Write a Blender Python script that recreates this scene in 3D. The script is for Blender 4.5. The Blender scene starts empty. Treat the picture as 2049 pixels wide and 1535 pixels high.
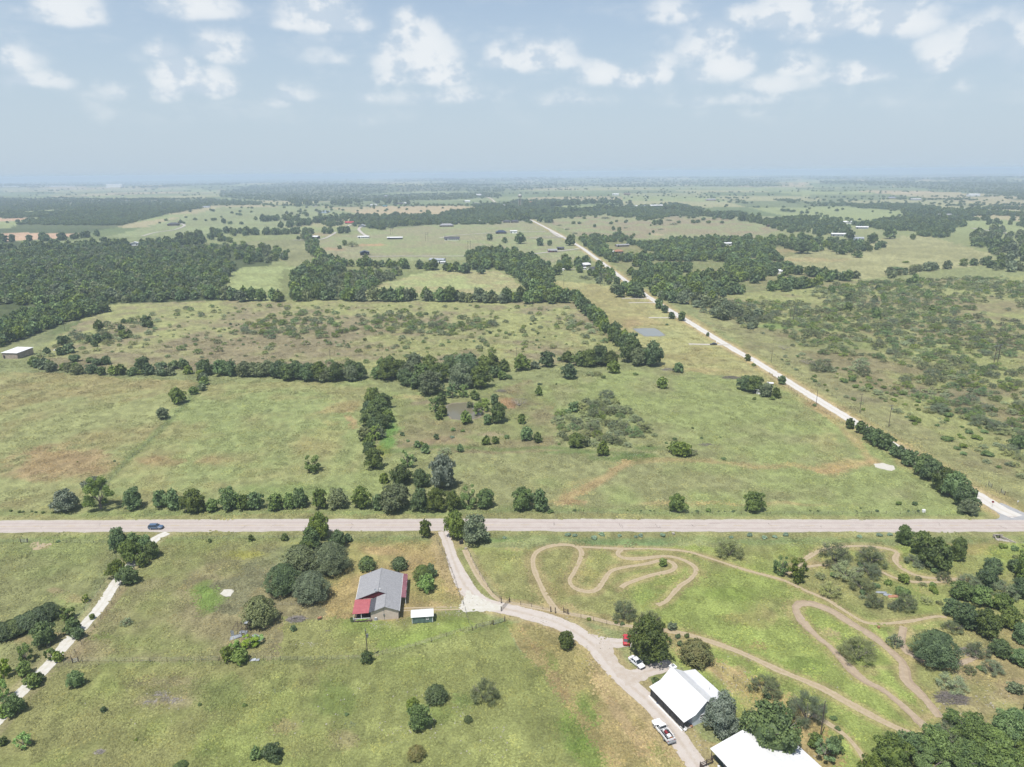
import bpy, math, random
import numpy as np
from mathutils import Vector, Matrix
R = math.radians
sc = bpy.context.scene

# ------------------------------------------------------------------ camera, world, sun, exposure
F = 1422.0; CX, CY = 1024.5, 767.5; H = 115.0
PITCH = R(16.53); ROLL = R(0.55)
SUN_EL, SUN_AZ = R(67), R(216)      # azimuth clockwise from +Y
EXPOSURE = 0.56
HAZE = 1.5e-4
K = 2.2                              # display white of a sunlit albedo-1 sheet (palette below is given as it looks in the sun)
fw = np.array([0, math.cos(PITCH), -math.sin(PITCH)]); r0 = np.array([1., 0, 0]); u0 = np.array([0, math.sin(PITCH), math.cos(PITCH)])
rt = math.cos(ROLL)*r0 - math.sin(ROLL)*u0
up = math.cos(ROLL)*u0 + math.sin(ROLL)*r0
cam_d = bpy.data.cameras.new('camera'); cam = bpy.data.objects.new('camera', cam_d); sc.collection.objects.link(cam)
cam_d.sensor_width = 36; cam_d.lens = 36*F/2049; cam_d.clip_end = 80000; cam_d.clip_start = 1
m = Matrix(((rt[0], up[0], -fw[0], 0), (rt[1], up[1], -fw[1], 0), (rt[2], up[2], -fw[2], H), (0, 0, 0, 1)))
cam.matrix_world = m
sc.camera = cam
sc.view_settings.view_transform = 'Standard'; sc.view_settings.look = 'None'
sc.view_settings.exposure = EXPOSURE; sc.view_settings.gamma = 1
sc.render.resolution_x, sc.render.resolution_y = 1024, 767
sc.render.engine = 'CYCLES'
cy = sc.cycles
cy.use_denoising = True; cy.max_bounces = 6; cy.diffuse_bounces = 3; cy.glossy_bounces = 2; cy.transparent_max_bounces = 6
cy.transmission_bounces = 3; cy.volume_bounces = 1; cy.sample_clamp_indirect = 6; cy.use_adaptive_sampling = True; cy.adaptive_threshold = 0.02

def lin(c):
    c = np.asarray(c, float)/255.0
    return np.where(c <= 0.04045, c/12.92, ((c+0.055)/1.055)**2.4)
def alb(c, k=None):
    """albedo of something that shows as sRGB colour c in full sun"""
    return np.clip(lin(c)/(k or K), 0, 0.85)

def N(nt, typ, **kw):
    n = nt.nodes.new(typ)
    for k, v in kw.items():
        if k.startswith('_'): setattr(n, k[1:], v)
        else: n.inputs[k.replace('__', ' ')].default_value = v
    return n
def M(nt, op, a, b=None, c=None):
    n = nt.nodes.new('ShaderNodeMath'); n.operation = op
    for i, v in enumerate((a, b, c)):
        if v is None: continue
        if hasattr(v, 'is_output') or isinstance(v, bpy.types.NodeSocket): nt.links.new(v, n.inputs[i])
        else: n.inputs[i].default_value = v
    return n.outputs[0]
def smooth(nt, v, lo, hi, a=0., b=1.):
    n = nt.nodes.new('ShaderNodeMapRange'); n.interpolation_type = 'SMOOTHSTEP'
    nt.links.new(v, n.inputs[0]); n.inputs[1].default_value = lo; n.inputs[2].default_value = hi
    n.inputs[3].default_value = a; n.inputs[4].default_value = b
    return n.outputs[0]

def pxdir(x, y):
    d = fw + (x-CX)/F*rt + (CY-y)/F*up
    return d/np.linalg.norm(d)
def azel(x, y):
    d = pxdir(x, y); return math.atan2(d[0], d[1]), math.asin(d[2])

world = bpy.data.worlds.new('World'); sc.world = world; world.use_nodes = True
nt = world.node_tree; nt.nodes.clear()
out = nt.nodes.new('ShaderNodeOutputWorld'); bg = nt.nodes.new('ShaderNodeBackground')
sky = nt.nodes.new('ShaderNodeTexSky'); sky.sky_type = 'NISHITA'; sky.sun_disc = False
sky.sun_elevation = SUN_EL; sky.sun_rotation = SUN_AZ; sky.altitude = 300; sky.air_density = 1.0; sky.dust_density = 2.0; sky.ozone_density = 2.0
SKY = 0.095
skys = nt.nodes.new('ShaderNodeMix'); skys.data_type = 'RGBA'; skys.blend_type = 'MULTIPLY'; skys.inputs[0].default_value = 1
nt.links.new(sky.outputs[0], skys.inputs[6]); skys.inputs[7].default_value = (1, 1, 1, 1)
# cumulus: puffs at given bearings and elevations, ragged by noise
tc = nt.nodes.new('ShaderNodeTexCoord'); sep = nt.nodes.new('ShaderNodeSeparateXYZ'); nt.links.new(tc.outputs['Generated'], sep.inputs[0])
az = M(nt, 'ARCTAN2', sep.outputs[0], sep.outputs[1]); el = M(nt, 'ARCSINE', sep.outputs[2])
comb = nt.nodes.new('ShaderNodeCombineXYZ'); nt.links.new(az, comb.inputs[0]); nt.links.new(el, comb.inputs[1])
n1 = N(nt, 'ShaderNodeTexNoise', Scale=17., Detail=8., Roughness=.5, _noise_dimensions='3D')
scl = nt.nodes.new('ShaderNodeVectorMath'); scl.operation = 'MULTIPLY'; nt.links.new(comb.outputs[0], scl.inputs[0]); scl.inputs[1].default_value = (1, 1.35, 1)
nt.links.new(scl.outputs[0], n1.inputs['Vector'])
shv = nt.nodes.new('ShaderNodeVectorMath'); shv.operation = 'ADD'; nt.links.new(scl.outputs[0], shv.inputs[0]); shv.inputs[1].default_value = (-.006, .016, 0)
n2 = N(nt, 'ShaderNodeTexNoise', Scale=21., Detail=12., Roughness=.57); nt.links.new(shv.outputs[0], n2.inputs['Vector'])
# (x, y, half width, half height, strength) of each puff, in photograph pixels, turned to bearings
PUFF = [(125,18,80,30,1),(90,30,55,20,.8),(385,8,100,28,.85),(430,20,60,20,.6),(585,45,40,16,.8),(640,25,80,38,1),(690,45,55,22,.8),(330,98,38,22,.75),
 (455,95,62,32,.9),(420,82,30,22,.8),(355,150,55,40,1),(425,165,50,30,1),(340,178,45,24,.8),(30,120,60,32,.7),(60,155,75,22,.7),(670,115,50,18,.4),
 (810,45,28,28,1),(835,70,50,38,1),(860,110,60,40,1),(800,110,55,40,.85),(870,145,60,26,.9),(780,150,50,24,.6),(1000,115,45,26,.8),(1080,95,60,30,.8),
 (1070,118,80,24,.8),(580,185,42,20,.7),(560,200,40,16,.5),(1210,145,48,28,.9),(1260,158,45,22,.8),(1320,140,45,28,.7),(1420,80,55,40,.85),(1450,120,75,42,.75),
 (1400,145,60,34,.6),(1590,130,50,26,.7),(1355,20,60,26,.55),(1490,25,50,25,.7),(1560,25,90,38,.95),(1680,25,100,42,1),(1780,35,90,38,1),(1620,60,110,24,.7),
 (1730,145,75,20,.8),(1890,105,60,30,.8),(1960,80,80,45,.8),(2030,90,60,50,.7),(1880,128,50,18,.7),(1920,165,40,22,.4),(740,190,60,20,.45),(240,180,60,24,.4),
 (900,190,140,18,.55),(190,225,60,24,.3),(680,235,100,16,.3),(1480,195,150,18,.5),(1130,195,120,16,.4),(1700,205,120,22,.35),(1090,205,50,12,.4),(1500,225,110,14,.3),
 (300,120,40,14,.3),(1550,165,90,24,.6),(2150,120,90,50,.7),(-120,60,90,40,.7)]
fld = None
for (x, y, w, h, s) in PUFF:
    y += h*.35; a, e = azel(x, y); a2, _ = azel(x+w, y); _, e2 = azel(x, y-h*1.3)
    sb = nt.nodes.new('ShaderNodeVectorMath'); sb.operation = 'SUBTRACT'; nt.links.new(comb.outputs[0], sb.inputs[0]); sb.inputs[1].default_value = (a, e, 0)
    mu = nt.nodes.new('ShaderNodeVectorMath'); mu.operation = 'MULTIPLY'; nt.links.new(sb.outputs[0], mu.inputs[0]); mu.inputs[1].default_value = (.85/abs(a2-a), .82/abs(e2-e), 0)
    sp = nt.nodes.new('ShaderNodeSeparateXYZ'); nt.links.new(mu.outputs[0], sp.inputs[0]); cb = nt.nodes.new('ShaderNodeCombineXYZ'); nt.links.new(sp.outputs[0], cb.inputs[0])
    nt.links.new(M(nt, 'MAXIMUM', sp.outputs[1], M(nt, 'MULTIPLY', sp.outputs[1], -2.0)), cb.inputs[1])      # flat bases
    ln = nt.nodes.new('ShaderNodeVectorMath'); ln.operation = 'LENGTH'; nt.links.new(cb.outputs[0], ln.inputs[0])
    v = M(nt, 'MULTIPLY_ADD', ln.outputs['Value'], -0.75*s, 1.0*s)
    fld = v if fld is None else M(nt, 'SMOOTH_MAX', fld, v, .12)
nz = M(nt, 'SUBTRACT', n1.outputs[0], .5)
dens = M(nt, 'MULTIPLY_ADD', nz, 1.15, fld)
mask = M(nt, 'MULTIPLY_ADD', smooth(nt, dens, .16, .52), .5, M(nt, 'MULTIPLY', smooth(nt, dens, -.1, .85), .5))
wisp = N(nt, 'ShaderNodeTexNoise', Scale=7., Detail=5., Roughness=.6)
wv = nt.nodes.new('ShaderNodeVectorMath'); wv.operation = 'MULTIPLY'; nt.links.new(comb.outputs[0], wv.inputs[0]); wv.inputs[1].default_value = (1, 3.2, 1)
nt.links.new(wv.outputs[0], wisp.inputs['Vector'])
wm = smooth(nt, wisp.outputs[0], .45, .8, 0, .3)
mask = M(nt, 'MAXIMUM', M(nt, 'MULTIPLY', mask, .85), wm)
fade = smooth(nt, el, R(1), R(7))
mask = M(nt, 'MULTIPLY', mask, fade)
lit = M(nt, 'SUBTRACT', n1.outputs[0], n2.outputs[0])  # lit tops and shaded undersides painted into the cloud colour by shifted noise
lit = smooth(nt, lit, -.10, .07)
cm = nt.nodes.new('ShaderNodeMix'); cm.data_type = 'RGBA'; nt.links.new(lit, cm.inputs[0])
CLW = 1/SKY
cm.inputs[6].default_value = (.41*CLW, .475*CLW, .545*CLW, 1); cm.inputs[7].default_value = (.60*CLW, .62*CLW, .635*CLW, 1)
# summer haze veil low in the sky
hz = nt.nodes.new('ShaderNodeMix'); hz.data_type = 'RGBA'
hzf = smooth(nt, el, R(-1), R(20), .9, .26)
nt.links.new(hzf, hz.inputs[0]); nt.links.new(skys.outputs[2], hz.inputs[6]); hz.inputs[7].default_value = (.372*CLW, .448*CLW, .520*CLW, 1)
sm = nt.nodes.new('ShaderNodeMix'); sm.data_type = 'RGBA'; nt.links.new(mask, sm.inputs[0]); nt.links.new(hz.outputs[2], sm.inputs[6]); nt.links.new(cm.outputs[2], sm.inputs[7])
nt.links.new(sm.outputs[2], bg.inputs[0]); bg.inputs[1].default_value = SKY
nt.links.new(bg.outputs[0], out.inputs[0])
world.cycles.sampling_method = 'MANUAL'; world.cycles.sample_map_resolution = 512

sun_d = bpy.data.lights.new('sun', 'SUN'); sun = bpy.data.objects.new('sun', sun_d); sc.collection.objects.link(sun)
sun_d.energy = 4.2; sun_d.angle = R(0.55); sun_d.color = (1, .965, .91)
sd = Vector((math.cos(SUN_EL)*math.sin(SUN_AZ), math.cos(SUN_EL)*math.cos(SUN_AZ), math.sin(SUN_EL)))
sun.rotation_euler = sd.to_track_quat('Z', 'Y').to_euler()

# ------------------------------------------------------------------ noise, terrain, pixel -> ground
def _hash(ix, iy, s):
    h = (ix.astype(np.int64)*374761393 + iy.astype(np.int64)*668265263 + s*1442695041) & 0xffffffff
    h = ((h ^ (h >> 13))*1274126177) & 0xffffffff
    h = (h ^ (h >> 16)) & 0xffffffff
    return h/4294967295.0
def vnoise(x, y, s=0):
    ix, iy = np.floor(x), np.floor(y); fx, fy = x-ix, y-iy
    fx = fx*fx*(3-2*fx); fy = fy*fy*(3-2*fy)
    a, b, c, d = _hash(ix, iy, s), _hash(ix+1, iy, s), _hash(ix, iy+1, s), _hash(ix+1, iy+1, s)
    return (a*(1-fx)+b*fx)*(1-fy)+(c*(1-fx)+d*fx)*fy
def fbm(x, y, s=0, o=4):
    t = 0; a = .5; n = 0
    for i in range(o):
        t = t+a*vnoise(x*2**i+17.3*i, y*2**i-9.1*i, s+i); n += a; a *= .5
    return t/n
def sst(v, a, b):
    t = np.clip((v-a)/(b-a), 0, 1); return t*t*(3-2*t)
def hgt(x, y):
    x = np.asarray(x, float); y = np.asarray(y, float)
    r = np.hypot(x, y)
    h = (fbm(x/900., y/1300., 5, 3)-.5)*26*sst(r, 900, 3000)
    h = h+(fbm(x/3000., y/3000., 9, 3)-.45)*70*sst(r, 4500, 11000)
    a = np.arctan2(x, y)
    h = h+26*np.exp(-((a+.16)/.13)**2)*np.exp(-((r-6900)/900)**2)     # wooded ridge
    return h - r*r/(2*6371000.)
def P(x, y, z=0.0):
    """ground point under photograph pixel (x, y), z metres above the ground"""
    d = pxdir(x, y)
    if d[2] > -1e-4: d[2] = -1e-4
    g = 0.0
    for _ in range(8):
        t = (g+z-H)/d[2]; g2 = float(hgt(d[0]*t, d[1]*t)); g = .5*g+.5*g2
    return Vector((d[0]*t, d[1]*t, g))
def proj(X, Y, Z=0):
    q = [np.asarray(X)-0, np.asarray(Y)-0, np.asarray(Z)-H]
    dp = q[0]*fw[0]+q[1]*fw[1]+q[2]*fw[2]; dx = q[0]*rt[0]+q[1]*rt[1]+q[2]*rt[2]; dy = q[0]*up[0]+q[1]*up[1]+q[2]*up[2]
    ok = dp > 5; dp = np.where(ok, dp, 5)
    return np.where(ok, CX+F*dx/dp, -9999), np.where(ok, CY-F*dy/dp, 9999), dp
def inpoly(px, py, poly):
    poly = np.asarray(poly, float); n = len(poly); r = np.zeros(px.shape, bool)
    bb = (px >= poly[:, 0].min()) & (px <= poly[:, 0].max()) & (py >= poly[:, 1].min()) & (py <= poly[:, 1].max())
    if not bb.any(): return r
    x, y = px[bb], py[bb]; c = np.zeros(x.shape, bool); j = n-1
    for i in range(n):
        xi, yi = poly[i]; xj, yj = poly[j]
        if yi != yj:
            c ^= ((yi > y) != (yj > y)) & (x < (xj-xi)*(y-yi)/(yj-yi)+xi)
        j = i
    r[bb] = c
    return r
def polydist(X, Y, pts, cut=60.):
    """distance of world points to a world polyline"""
    d = np.full(X.shape, 1e9); pts = [(p[0], p[1]) for p in pts]
    xs = [p[0] for p in pts]; ys = [p[1] for p in pts]
    bb = (X > min(xs)-cut) & (X < max(xs)+cut) & (Y > min(ys)-cut) & (Y < max(ys)+cut)
    if not bb.any(): return d
    x, y = X[bb], Y[bb]; dd = np.full(x.shape, 1e9)
    for (ax, ay), (bx, by) in zip(pts[:-1], pts[1:]):
        vx, vy = bx-ax, by-ay; L = vx*vx+vy*vy+1e-9
        t = np.clip(((x-ax)*vx+(y-ay)*vy)/L, 0, 1)
        dd = np.minimum(dd, np.hypot(x-ax-t*vx, y-ay-t*vy))
    d[bb] = dd
    return d

# ------------------------------------------------------------------ object helpers
COL = sc.collection
def link(o, parent=None):
    COL.objects.link(o)
    if parent is not None: o.parent = parent
    return o
def tag(o, label=None, cat=None, group=None, kind=None):
    if label: o['label'] = label
    if cat: o['category'] = cat
    if group: o['group'] = group
    if kind: o['kind'] = kind
    return o
def empty(name, loc, rz=0, scale=None):
    o = bpy.data.objects.new(name, None); o.empty_display_size = .5; o.location = loc; o.rotation_euler = (0, 0, rz)
    if scale: o.scale = scale
    return link(o)
class MB:
    """collects faces; build() makes one mesh object"""
    def __init__(s): s.v = []; s.f = []; s.m = []
    def quad(s, *p, m=0):
        b = len(s.v); s.v += [tuple(q) for q in p]; s.f.append(tuple(range(b, b+len(p)))); s.m.append(m)
    def box(s, x0, x1, y0, y1, z0, z1, m=0, taper=0):
        t = taper; b = len(s.v)
        s.v += [(x0, y0, z0), (x1, y0, z0), (x1, y1, z0), (x0, y1, z0), (x0+t, y0+t, z1), (x1-t, y0+t, z1), (x1-t, y1-t, z1), (x0+t, y1-t, z1)]
        for f in ((0, 3, 2, 1), (4, 5, 6, 7), (0, 1, 5, 4), (1, 2, 6, 5), (2, 3, 7, 6), (3, 0, 4, 7)):
            s.f.append(tuple(b+i for i in f)); s.m.append(m)
    def tube(s, a, b, r1, r2=None, n=6, m=0, cap=True):
        r2 = r1 if r2 is None else r2
        a, b = Vector(a), Vector(b); d = (b-a).normalized(); u = d.orthogonal().normalized(); w = d.cross(u); k = len(s.v)
        for c, r in ((a, r1), (b, r2)):
            for i in range(n):
                t = 2*math.pi*i/n; s.v.append(tuple(c+u*math.cos(t)*r+w*math.sin(t)*r))
        for i in range(n):
            j = (i+1) % n; s.f.append((k+i, k+j, k+n+j, k+n+i)); s.m.append(m)
        if cap: s.f += [tuple(k+n-1-i for i in range(n)), tuple(k+n+i for i in range(n))]; s.m += [m, m]
    def lathe(s, prof, n=16, m=0, c=(0, 0)):
        k = len(s.v)
        for (r, z) in prof:
            for i in range(n):
                t = 2*math.pi*i/n; s.v.append((c[0]+r*math.cos(t), c[1]+r*math.sin(t), z))
        for a in range(len(prof)-1):
            for i in range(n):
                j = (i+1) % n; s.f.append((k+a*n+i, k+a*n+j, k+(a+1)*n+j, k+(a+1)*n+i)); s.m.append(m)
    def slab(s, pts, t, m=0):
        """flat polygon pts thickened downward by t"""
        n = len(pts); b = len(s.v); s.v += [tuple(p) for p in pts]+[(p[0], p[1], p[2]-t) for p in pts]
        s.f.append(tuple(range(b, b+n))); s.f.append(tuple(b+n+i for i in reversed(range(n)))); s.m += [m, m]
        for i in range(n):
            j = (i+1) % n; s.f.append((b+j, b+i, b+n+i, b+n+j)); s.m.append(m)
    def mesh(s, name, mats, smooth=False):
        me = bpy.data.meshes.new(name); me.from_pydata(s.v, [], s.f); me.update()
        for mt in (mats if isinstance(mats, (list, tuple)) else [mats]): me.materials.append(mt)
        if len(me.materials) > 1: me.polygons.foreach_set('material_index', s.m)
        if smooth: me.polygons.foreach_set('use_smooth', [True]*len(me.polygons))
        return me
    def build(s, name, mats, parent=None, smooth=False, bevel=0):
        o = bpy.data.objects.new(name, s.mesh(name, mats, smooth)); link(o, parent)
        if bevel:
            b = o.modifiers.new('b', 'BEVEL'); b.width = bevel; b.segments = 2; b.limit_method = 'ANGLE'
        return o

def mat(name, col, rough=.7, spec=.3, var=.15, scale=1., metal=0., detail=4., col2=None, bump=0., wave=None, thr=(.35, .65)):
    """matt painted / worn surface; col is an albedo"""
    mt = bpy.data.materials.new(name); mt.use_nodes = True; t = mt.node_tree; b = t.nodes['Principled BSDF']
    b.inputs['Roughness'].default_value = rough; b.inputs['Specular IOR Level'].default_value = spec; b.inputs['Metallic'].default_value = metal
    g = t.nodes.new('ShaderNodeTexCoord'); n = N(t, 'ShaderNodeTexNoise', Scale=scale, Detail=detail, Roughness=.65); t.links.new(g.outputs['Object'], n.inputs['Vector'])
    cr = t.nodes.new('ShaderNodeMix'); cr.data_type = 'RGBA'
    col = np.asarray(col, float); c2 = np.asarray(col2, float) if col2 is not None else col*(1-2*var)
    c1 = col if col2 is not None else col*(1+var)
    cr.inputs[6].default_value = (*np.clip(c1, 0, .9), 1); cr.inputs[7].default_value = (*np.clip(c2, 0, .9), 1)
    f = smooth(t, n.outputs[0], *thr); t.links.new(f, cr.inputs[0]); o = cr.outputs[2]
    if wave:      # standing seams / boards: (axis, period in m, darkening)
        s3 = t.nodes.new('ShaderNodeSeparateXYZ'); t.links.new(g.outputs['Object'], s3.inputs[0])
        w = M(t, 'FRACT', M(t, 'DIVIDE', s3.outputs[wave[0]], wave[1])); w = M(t, 'LESS_THAN', w, .14)
        mx = t.nodes.new('ShaderNodeMix'); mx.data_type = 'RGBA'; mx.blend_type = 'MULTIPLY'; t.links.new(w, mx.inputs[0]); t.links.new(o, mx.inputs[6])
        mx.inputs[7].default_value = (1-wave[2],)*3+(1,); o = mx.outputs[2]
    t.links.new(o, b.inputs['Base Color'])
    if bump:
        bp = N(t, 'ShaderNodeBump', Strength=bump, Distance=.1); t.links.new(n.outputs[0], bp.inputs['Height']); t.links.new(bp.outputs[0], b.inputs['Normal'])
    return mt
# ------------------------------------------------------------------ roads and tracks as photograph polylines
def wpath(px, n=6):
    """smooth world polyline through photograph pixels (Catmull-Rom)"""
    p = [P(*q) for q in px]; p = [p[0]+(p[0]-p[1])]+p+[p[-1]+(p[-1]-p[-2])]; o = []
    for i in range(1, len(p)-2):
        for k in range(n):
            t = k/n; o.append(.5*((2*p[i])+(p[i+1]-p[i-1])*t+(2*p[i-1]-5*p[i]+4*p[i+1]-p[i+2])*t*t+(3*p[i]-p[i-1]-3*p[i+1]+p[i+2])*t**3))
    o.append(p[-2]); return o
def resample(p, step):
    o = [p[0]]; acc = 0
    for a, b in zip(p[:-1], p[1:]):
        L = (b-a).length
        while acc+L >= step:
            t = (step-acc)/L; a = a+(b-a)*t; o.append(a.copy()); L = (b-a).length; acc = 0
            if L < 1e-6: break
        acc += L
    o.append(p[-1]); return o
HW_T = [(-700,1047),(0,1042),(500,1039.5),(1000,1038.5),(1500,1041),(2049,1040.5),(2800,1036)]
HW_B = [(-700,1070),(0,1065),(500,1063),(1000,1062.4),(1500,1063),(2049,1062.5),(2800,1059)]
HIGHWAY = wpath([(a[0], (a[1]+b[1])/2) for a, b in zip(HW_T, HW_B)], 8)
GRAVEL = [(975,393),(984,399),(1010,418),(1030,428),(1065,442),(1147,486),(1188,513.5),(1254,563.5),(1306,600),(1360,633),(1468,699),(1508,721),(1608,783),(1722,852),(1835,920),(1905,962),(1958,992),(2000,1018),(2035,1034),(2070,1050)]
DRIVE = [(886,1063),(893,1078),(903,1108),(918,1148),(938,1183),(968,1207),(1010,1218),(1060,1230),(1110,1245),(1150,1264),(1190,1294),(1222,1332),(1258,1368),(1297,1404),(1333,1442),(1362,1485),(1397,1535),(1440,1600)]
LANE = [(335,1066),(312,1078),(280,1108),(262,1130),(243,1152),(225,1176),(200,1215),(170,1250),(140,1280),(108,1318),(72,1357),(38,1390),(3,1432),(-60,1500)]
TRACKS = {
 'a': (2.6, [(930,1100),(942,1125),(957,1152),(985,1190),(1010,1204),(1060,1213),(1115,1224),(1180,1236),(1240,1250),(1340,1263),(1400,1277),(1480,1305),(1560,1342),(1640,1375),(1700,1408),(1780,1450),(1835,1472)]),
 'b': (2.5, [(1115,1223),(1095,1196),(1077,1160),(1067,1132),(1069,1111),(1085,1098),(1110,1091),(1135,1090),(1156,1095),(1164,1107),(1158,1126),(1148,1146),(1140,1160),(1144,1172),(1157,1180),(1178,1184),(1195,1179),(1207,1164),(1221,1144),(1245,1136),(1290,1129),(1320,1122),(1342,1124),(1351,1134),(1340,1143),(1300,1152),(1270,1162),(1252,1169),(1243,1176)]),
 'c': (1.7, [(1158,1094),(1240,1098),(1300,1098),(1370,1103),(1420,1117),(1480,1137),(1520,1148),(1570,1162),(1610,1181),(1655,1200),(1688,1221),(1730,1245),(1768,1248),(1821,1243),(1870,1234),(1894,1235)]),
 'd': (2.4, [(1243,1099),(1236,1109),(1250,1117),(1280,1118),(1330,1113),(1360,1118),(1385,1130),(1393,1143),(1380,1160),(1360,1173),(1345,1190),(1333,1203),(1315,1211)]),
 'e': (2.3, [(1572,1146),(1599,1130),(1618,1114),(1647,1100),(1688,1094),(1728,1093),(1768,1097),(1795,1105),(1791,1118),(1800,1133),(1822,1147),(1856,1156),(1934,1160)]),
 'f': (1.9, [(1575,1146),(1607,1136),(1661,1128)]),
 'g': (1.9, [(1763,1144),(1795,1158),(1835,1165),(1897,1164)]),
 'h': (3.0, [(1851,1455),(1816,1422),(1768,1382),(1728,1361),(1693,1329),(1661,1294),(1639,1278),(1607,1246),(1592,1217),(1607,1207),(1634,1211),(1666,1224),(1709,1251),(1741,1270),(1781,1302),(1808,1331),(1814,1361),(1843,1390),(1870,1422),(1880,1436)]),
 'i': (2.2, [(1808,1254),(1806,1291),(1830,1315),(1875,1331),(1913,1329),(1956,1315)]),
 'j': (1.8, [(1615,1425),(1660,1450),(1700,1480),(1730,1520)]),
}
TRW = {k: (w, wpath(p, 5)) for k, (w, p) in TRACKS.items()}
# ------------------------------------------------------------------ ground colours (as they look in full sun)
FIELDS = [  # polygon in photograph pixels, colour, second colour, patchiness
 ([(-900,606),(140,612),(180,640),(60,700),(-900,700)], (150,158,120), (120,135,95), .5),
 ([(-200,598),(150,600),(150,612),(-200,616)], (165,178,132), (160,170,125), .5),
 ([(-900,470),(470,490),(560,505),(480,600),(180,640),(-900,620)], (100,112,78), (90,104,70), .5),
 ([(480,485),(640,475),(700,520),(640,560),(560,520)], (165,170,130), (150,155,118), .5),
 ([(195,610),(480,600),(1180,605),(1260,690),(1225,730),(760,742),(90,738),(60,715),(150,655)], (170,177,126), (164,158,130), .45),
 ([(440,572),(480,534),(620,535),(600,580),(550,602),(480,600)], (172,186,134), (165,176,126), .5),
 ([(560,540),(740,530),(850,545),(730,600),(560,600)], (140,152,105), (150,158,112), .5),
 ([(735,577),(860,541),(1005,543),(1048,580),(1010,592),(700,592)], (178,190,138), (186,184,142), .4),
 ([(630,478),(940,440),(1090,443),(1185,512),(1110,530),(960,505),(930,520),(640,522)], (164,176,132), (172,172,140), .5),
 ([(1100,560),(1230,572),(1400,640),(1560,770),(1330,735),(1240,680),(1185,608),(1110,590)], (182,184,134), (176,172,126), .5),
 ([(1090,440),(1130,425),(1350,418),(1560,460),(1500,478),(1200,484),(1150,470)], (164,174,132), (172,164,138), .5),
 ([(1180,480),(1560,478),(1700,560),(1560,590),(1400,610),(1260,560)], (140,150,105), (160,160,120), .5),
 ([(1370,600),(1700,562),(2700,535),(2700,1030),(2049,1020),(1700,830),(1520,716)], (166,174,122), (162,158,124), .4),
 ([(1390,628),(1520,640),(1600,700),(1760,800),(2049,960),(2400,1030),(2049,1022),(1700,826),(1520,712)], (165,170,124), (158,158,122), .5),
 ([(210,476),(440,414),(640,413),(720,428),(620,442),(540,460),(360,472)], (166,180,136), (160,170,130), .5),
 ([(-300,489),(200,486),(420,470),(200,480),(-300,500)], (160,172,130), (150,162,122), .5),
 ([(-300,467),(60,466),(158,468),(120,478),(40,481),(-300,487)], (226,196,172), (214,184,160), .4),
 ([(-300,434),(80,437),(20,443),(-300,450)], (220,192,168), (214,184,160), .4),
 ([(1740,480),(1850,470),(1990,508),(1975,530),(1700,562),(1560,520),(1640,500)], (184,186,142), (170,172,130), .5),
 ([(-900,745),(0,742),(385,762),(395,770),(180,992),(160,1040),(-900,1045)], (164,172,124), (172,168,124), .45),
 ([(395,768),(735,760),(790,800),(715,850),(720,1000),(800,1038),(160,1040),(180,992)], (158,172,120), (172,174,126), .5),
 ([(735,760),(800,790),(1330,735),(1560,775),(1700,850),(1985,1040),(800,1038),(720,1000),(715,850)], (158,172,118), (164,170,126), .5),
 ([(790,800),(930,790),(1060,760),(1120,830),(1100,900),(1280,900),(1100,905),(860,905),(800,900)], (150,160,112), (160,156,122), .55),
 ([(-900,1071),(240,1071),(150,1250),(0,1412),(-900,1700)], (150,162,110), (158,164,118), .5),
 ([(330,1075),(880,1070),(935,1210),(1005,1242),(740,1312),(120,1332),(150,1275),(260,1140)], (150,161,106), (160,156,122), .45),
 ([(395,1180),(470,1150),(520,1100),(620,1085),(560,1140),(470,1230),(400,1230)], (148,158,112), (146,148,118), .5),
 ([(690,1082),(870,1082),(925,1195),(925,1215),(820,1240),(660,1248),(650,1190)], (166,170,114), (184,170,124), .45),
 ([(560,1235),(930,1235),(960,1250),(740,1310),(560,1320)], (148,168,96), (160,166,112), .5),
 ([(-900,1420),(120,1333),(740,1313),(1005,1245),(1100,1380),(1240,1700),(-900,1700)], (148,162,100), (158,162,112), .4),
 ([(640,1340),(1010,1250),(1100,1380),(1200,1540),(900,1700),(700,1700)], (160,170,112), (150,160,104), .5),
 ([(1010,1245),(1060,1240),(1130,1255),(1235,1340),(1400,1540),(1460,1700),(1240,1700),(1110,1390)], (166,162,114), (176,166,122), .5),
 ([(935,1095),(2700,1085),(2700,1700),(1500,1700),(1450,1400),(1250,1255),(1010,1205)], (156,173,104), (166,170,118), .5),
 ([(1350,1290),(1440,1320),(1560,1380),(1640,1450),(1700,1535),(1640,1535),(1500,1400)], (176,168,118), (190,172,134), .6),
 ([(1780,1260),(2049,1250),(2049,1500),(1900,1420),(1800,1330)], (160,167,112), (178,170,128), .42),
]
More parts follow.
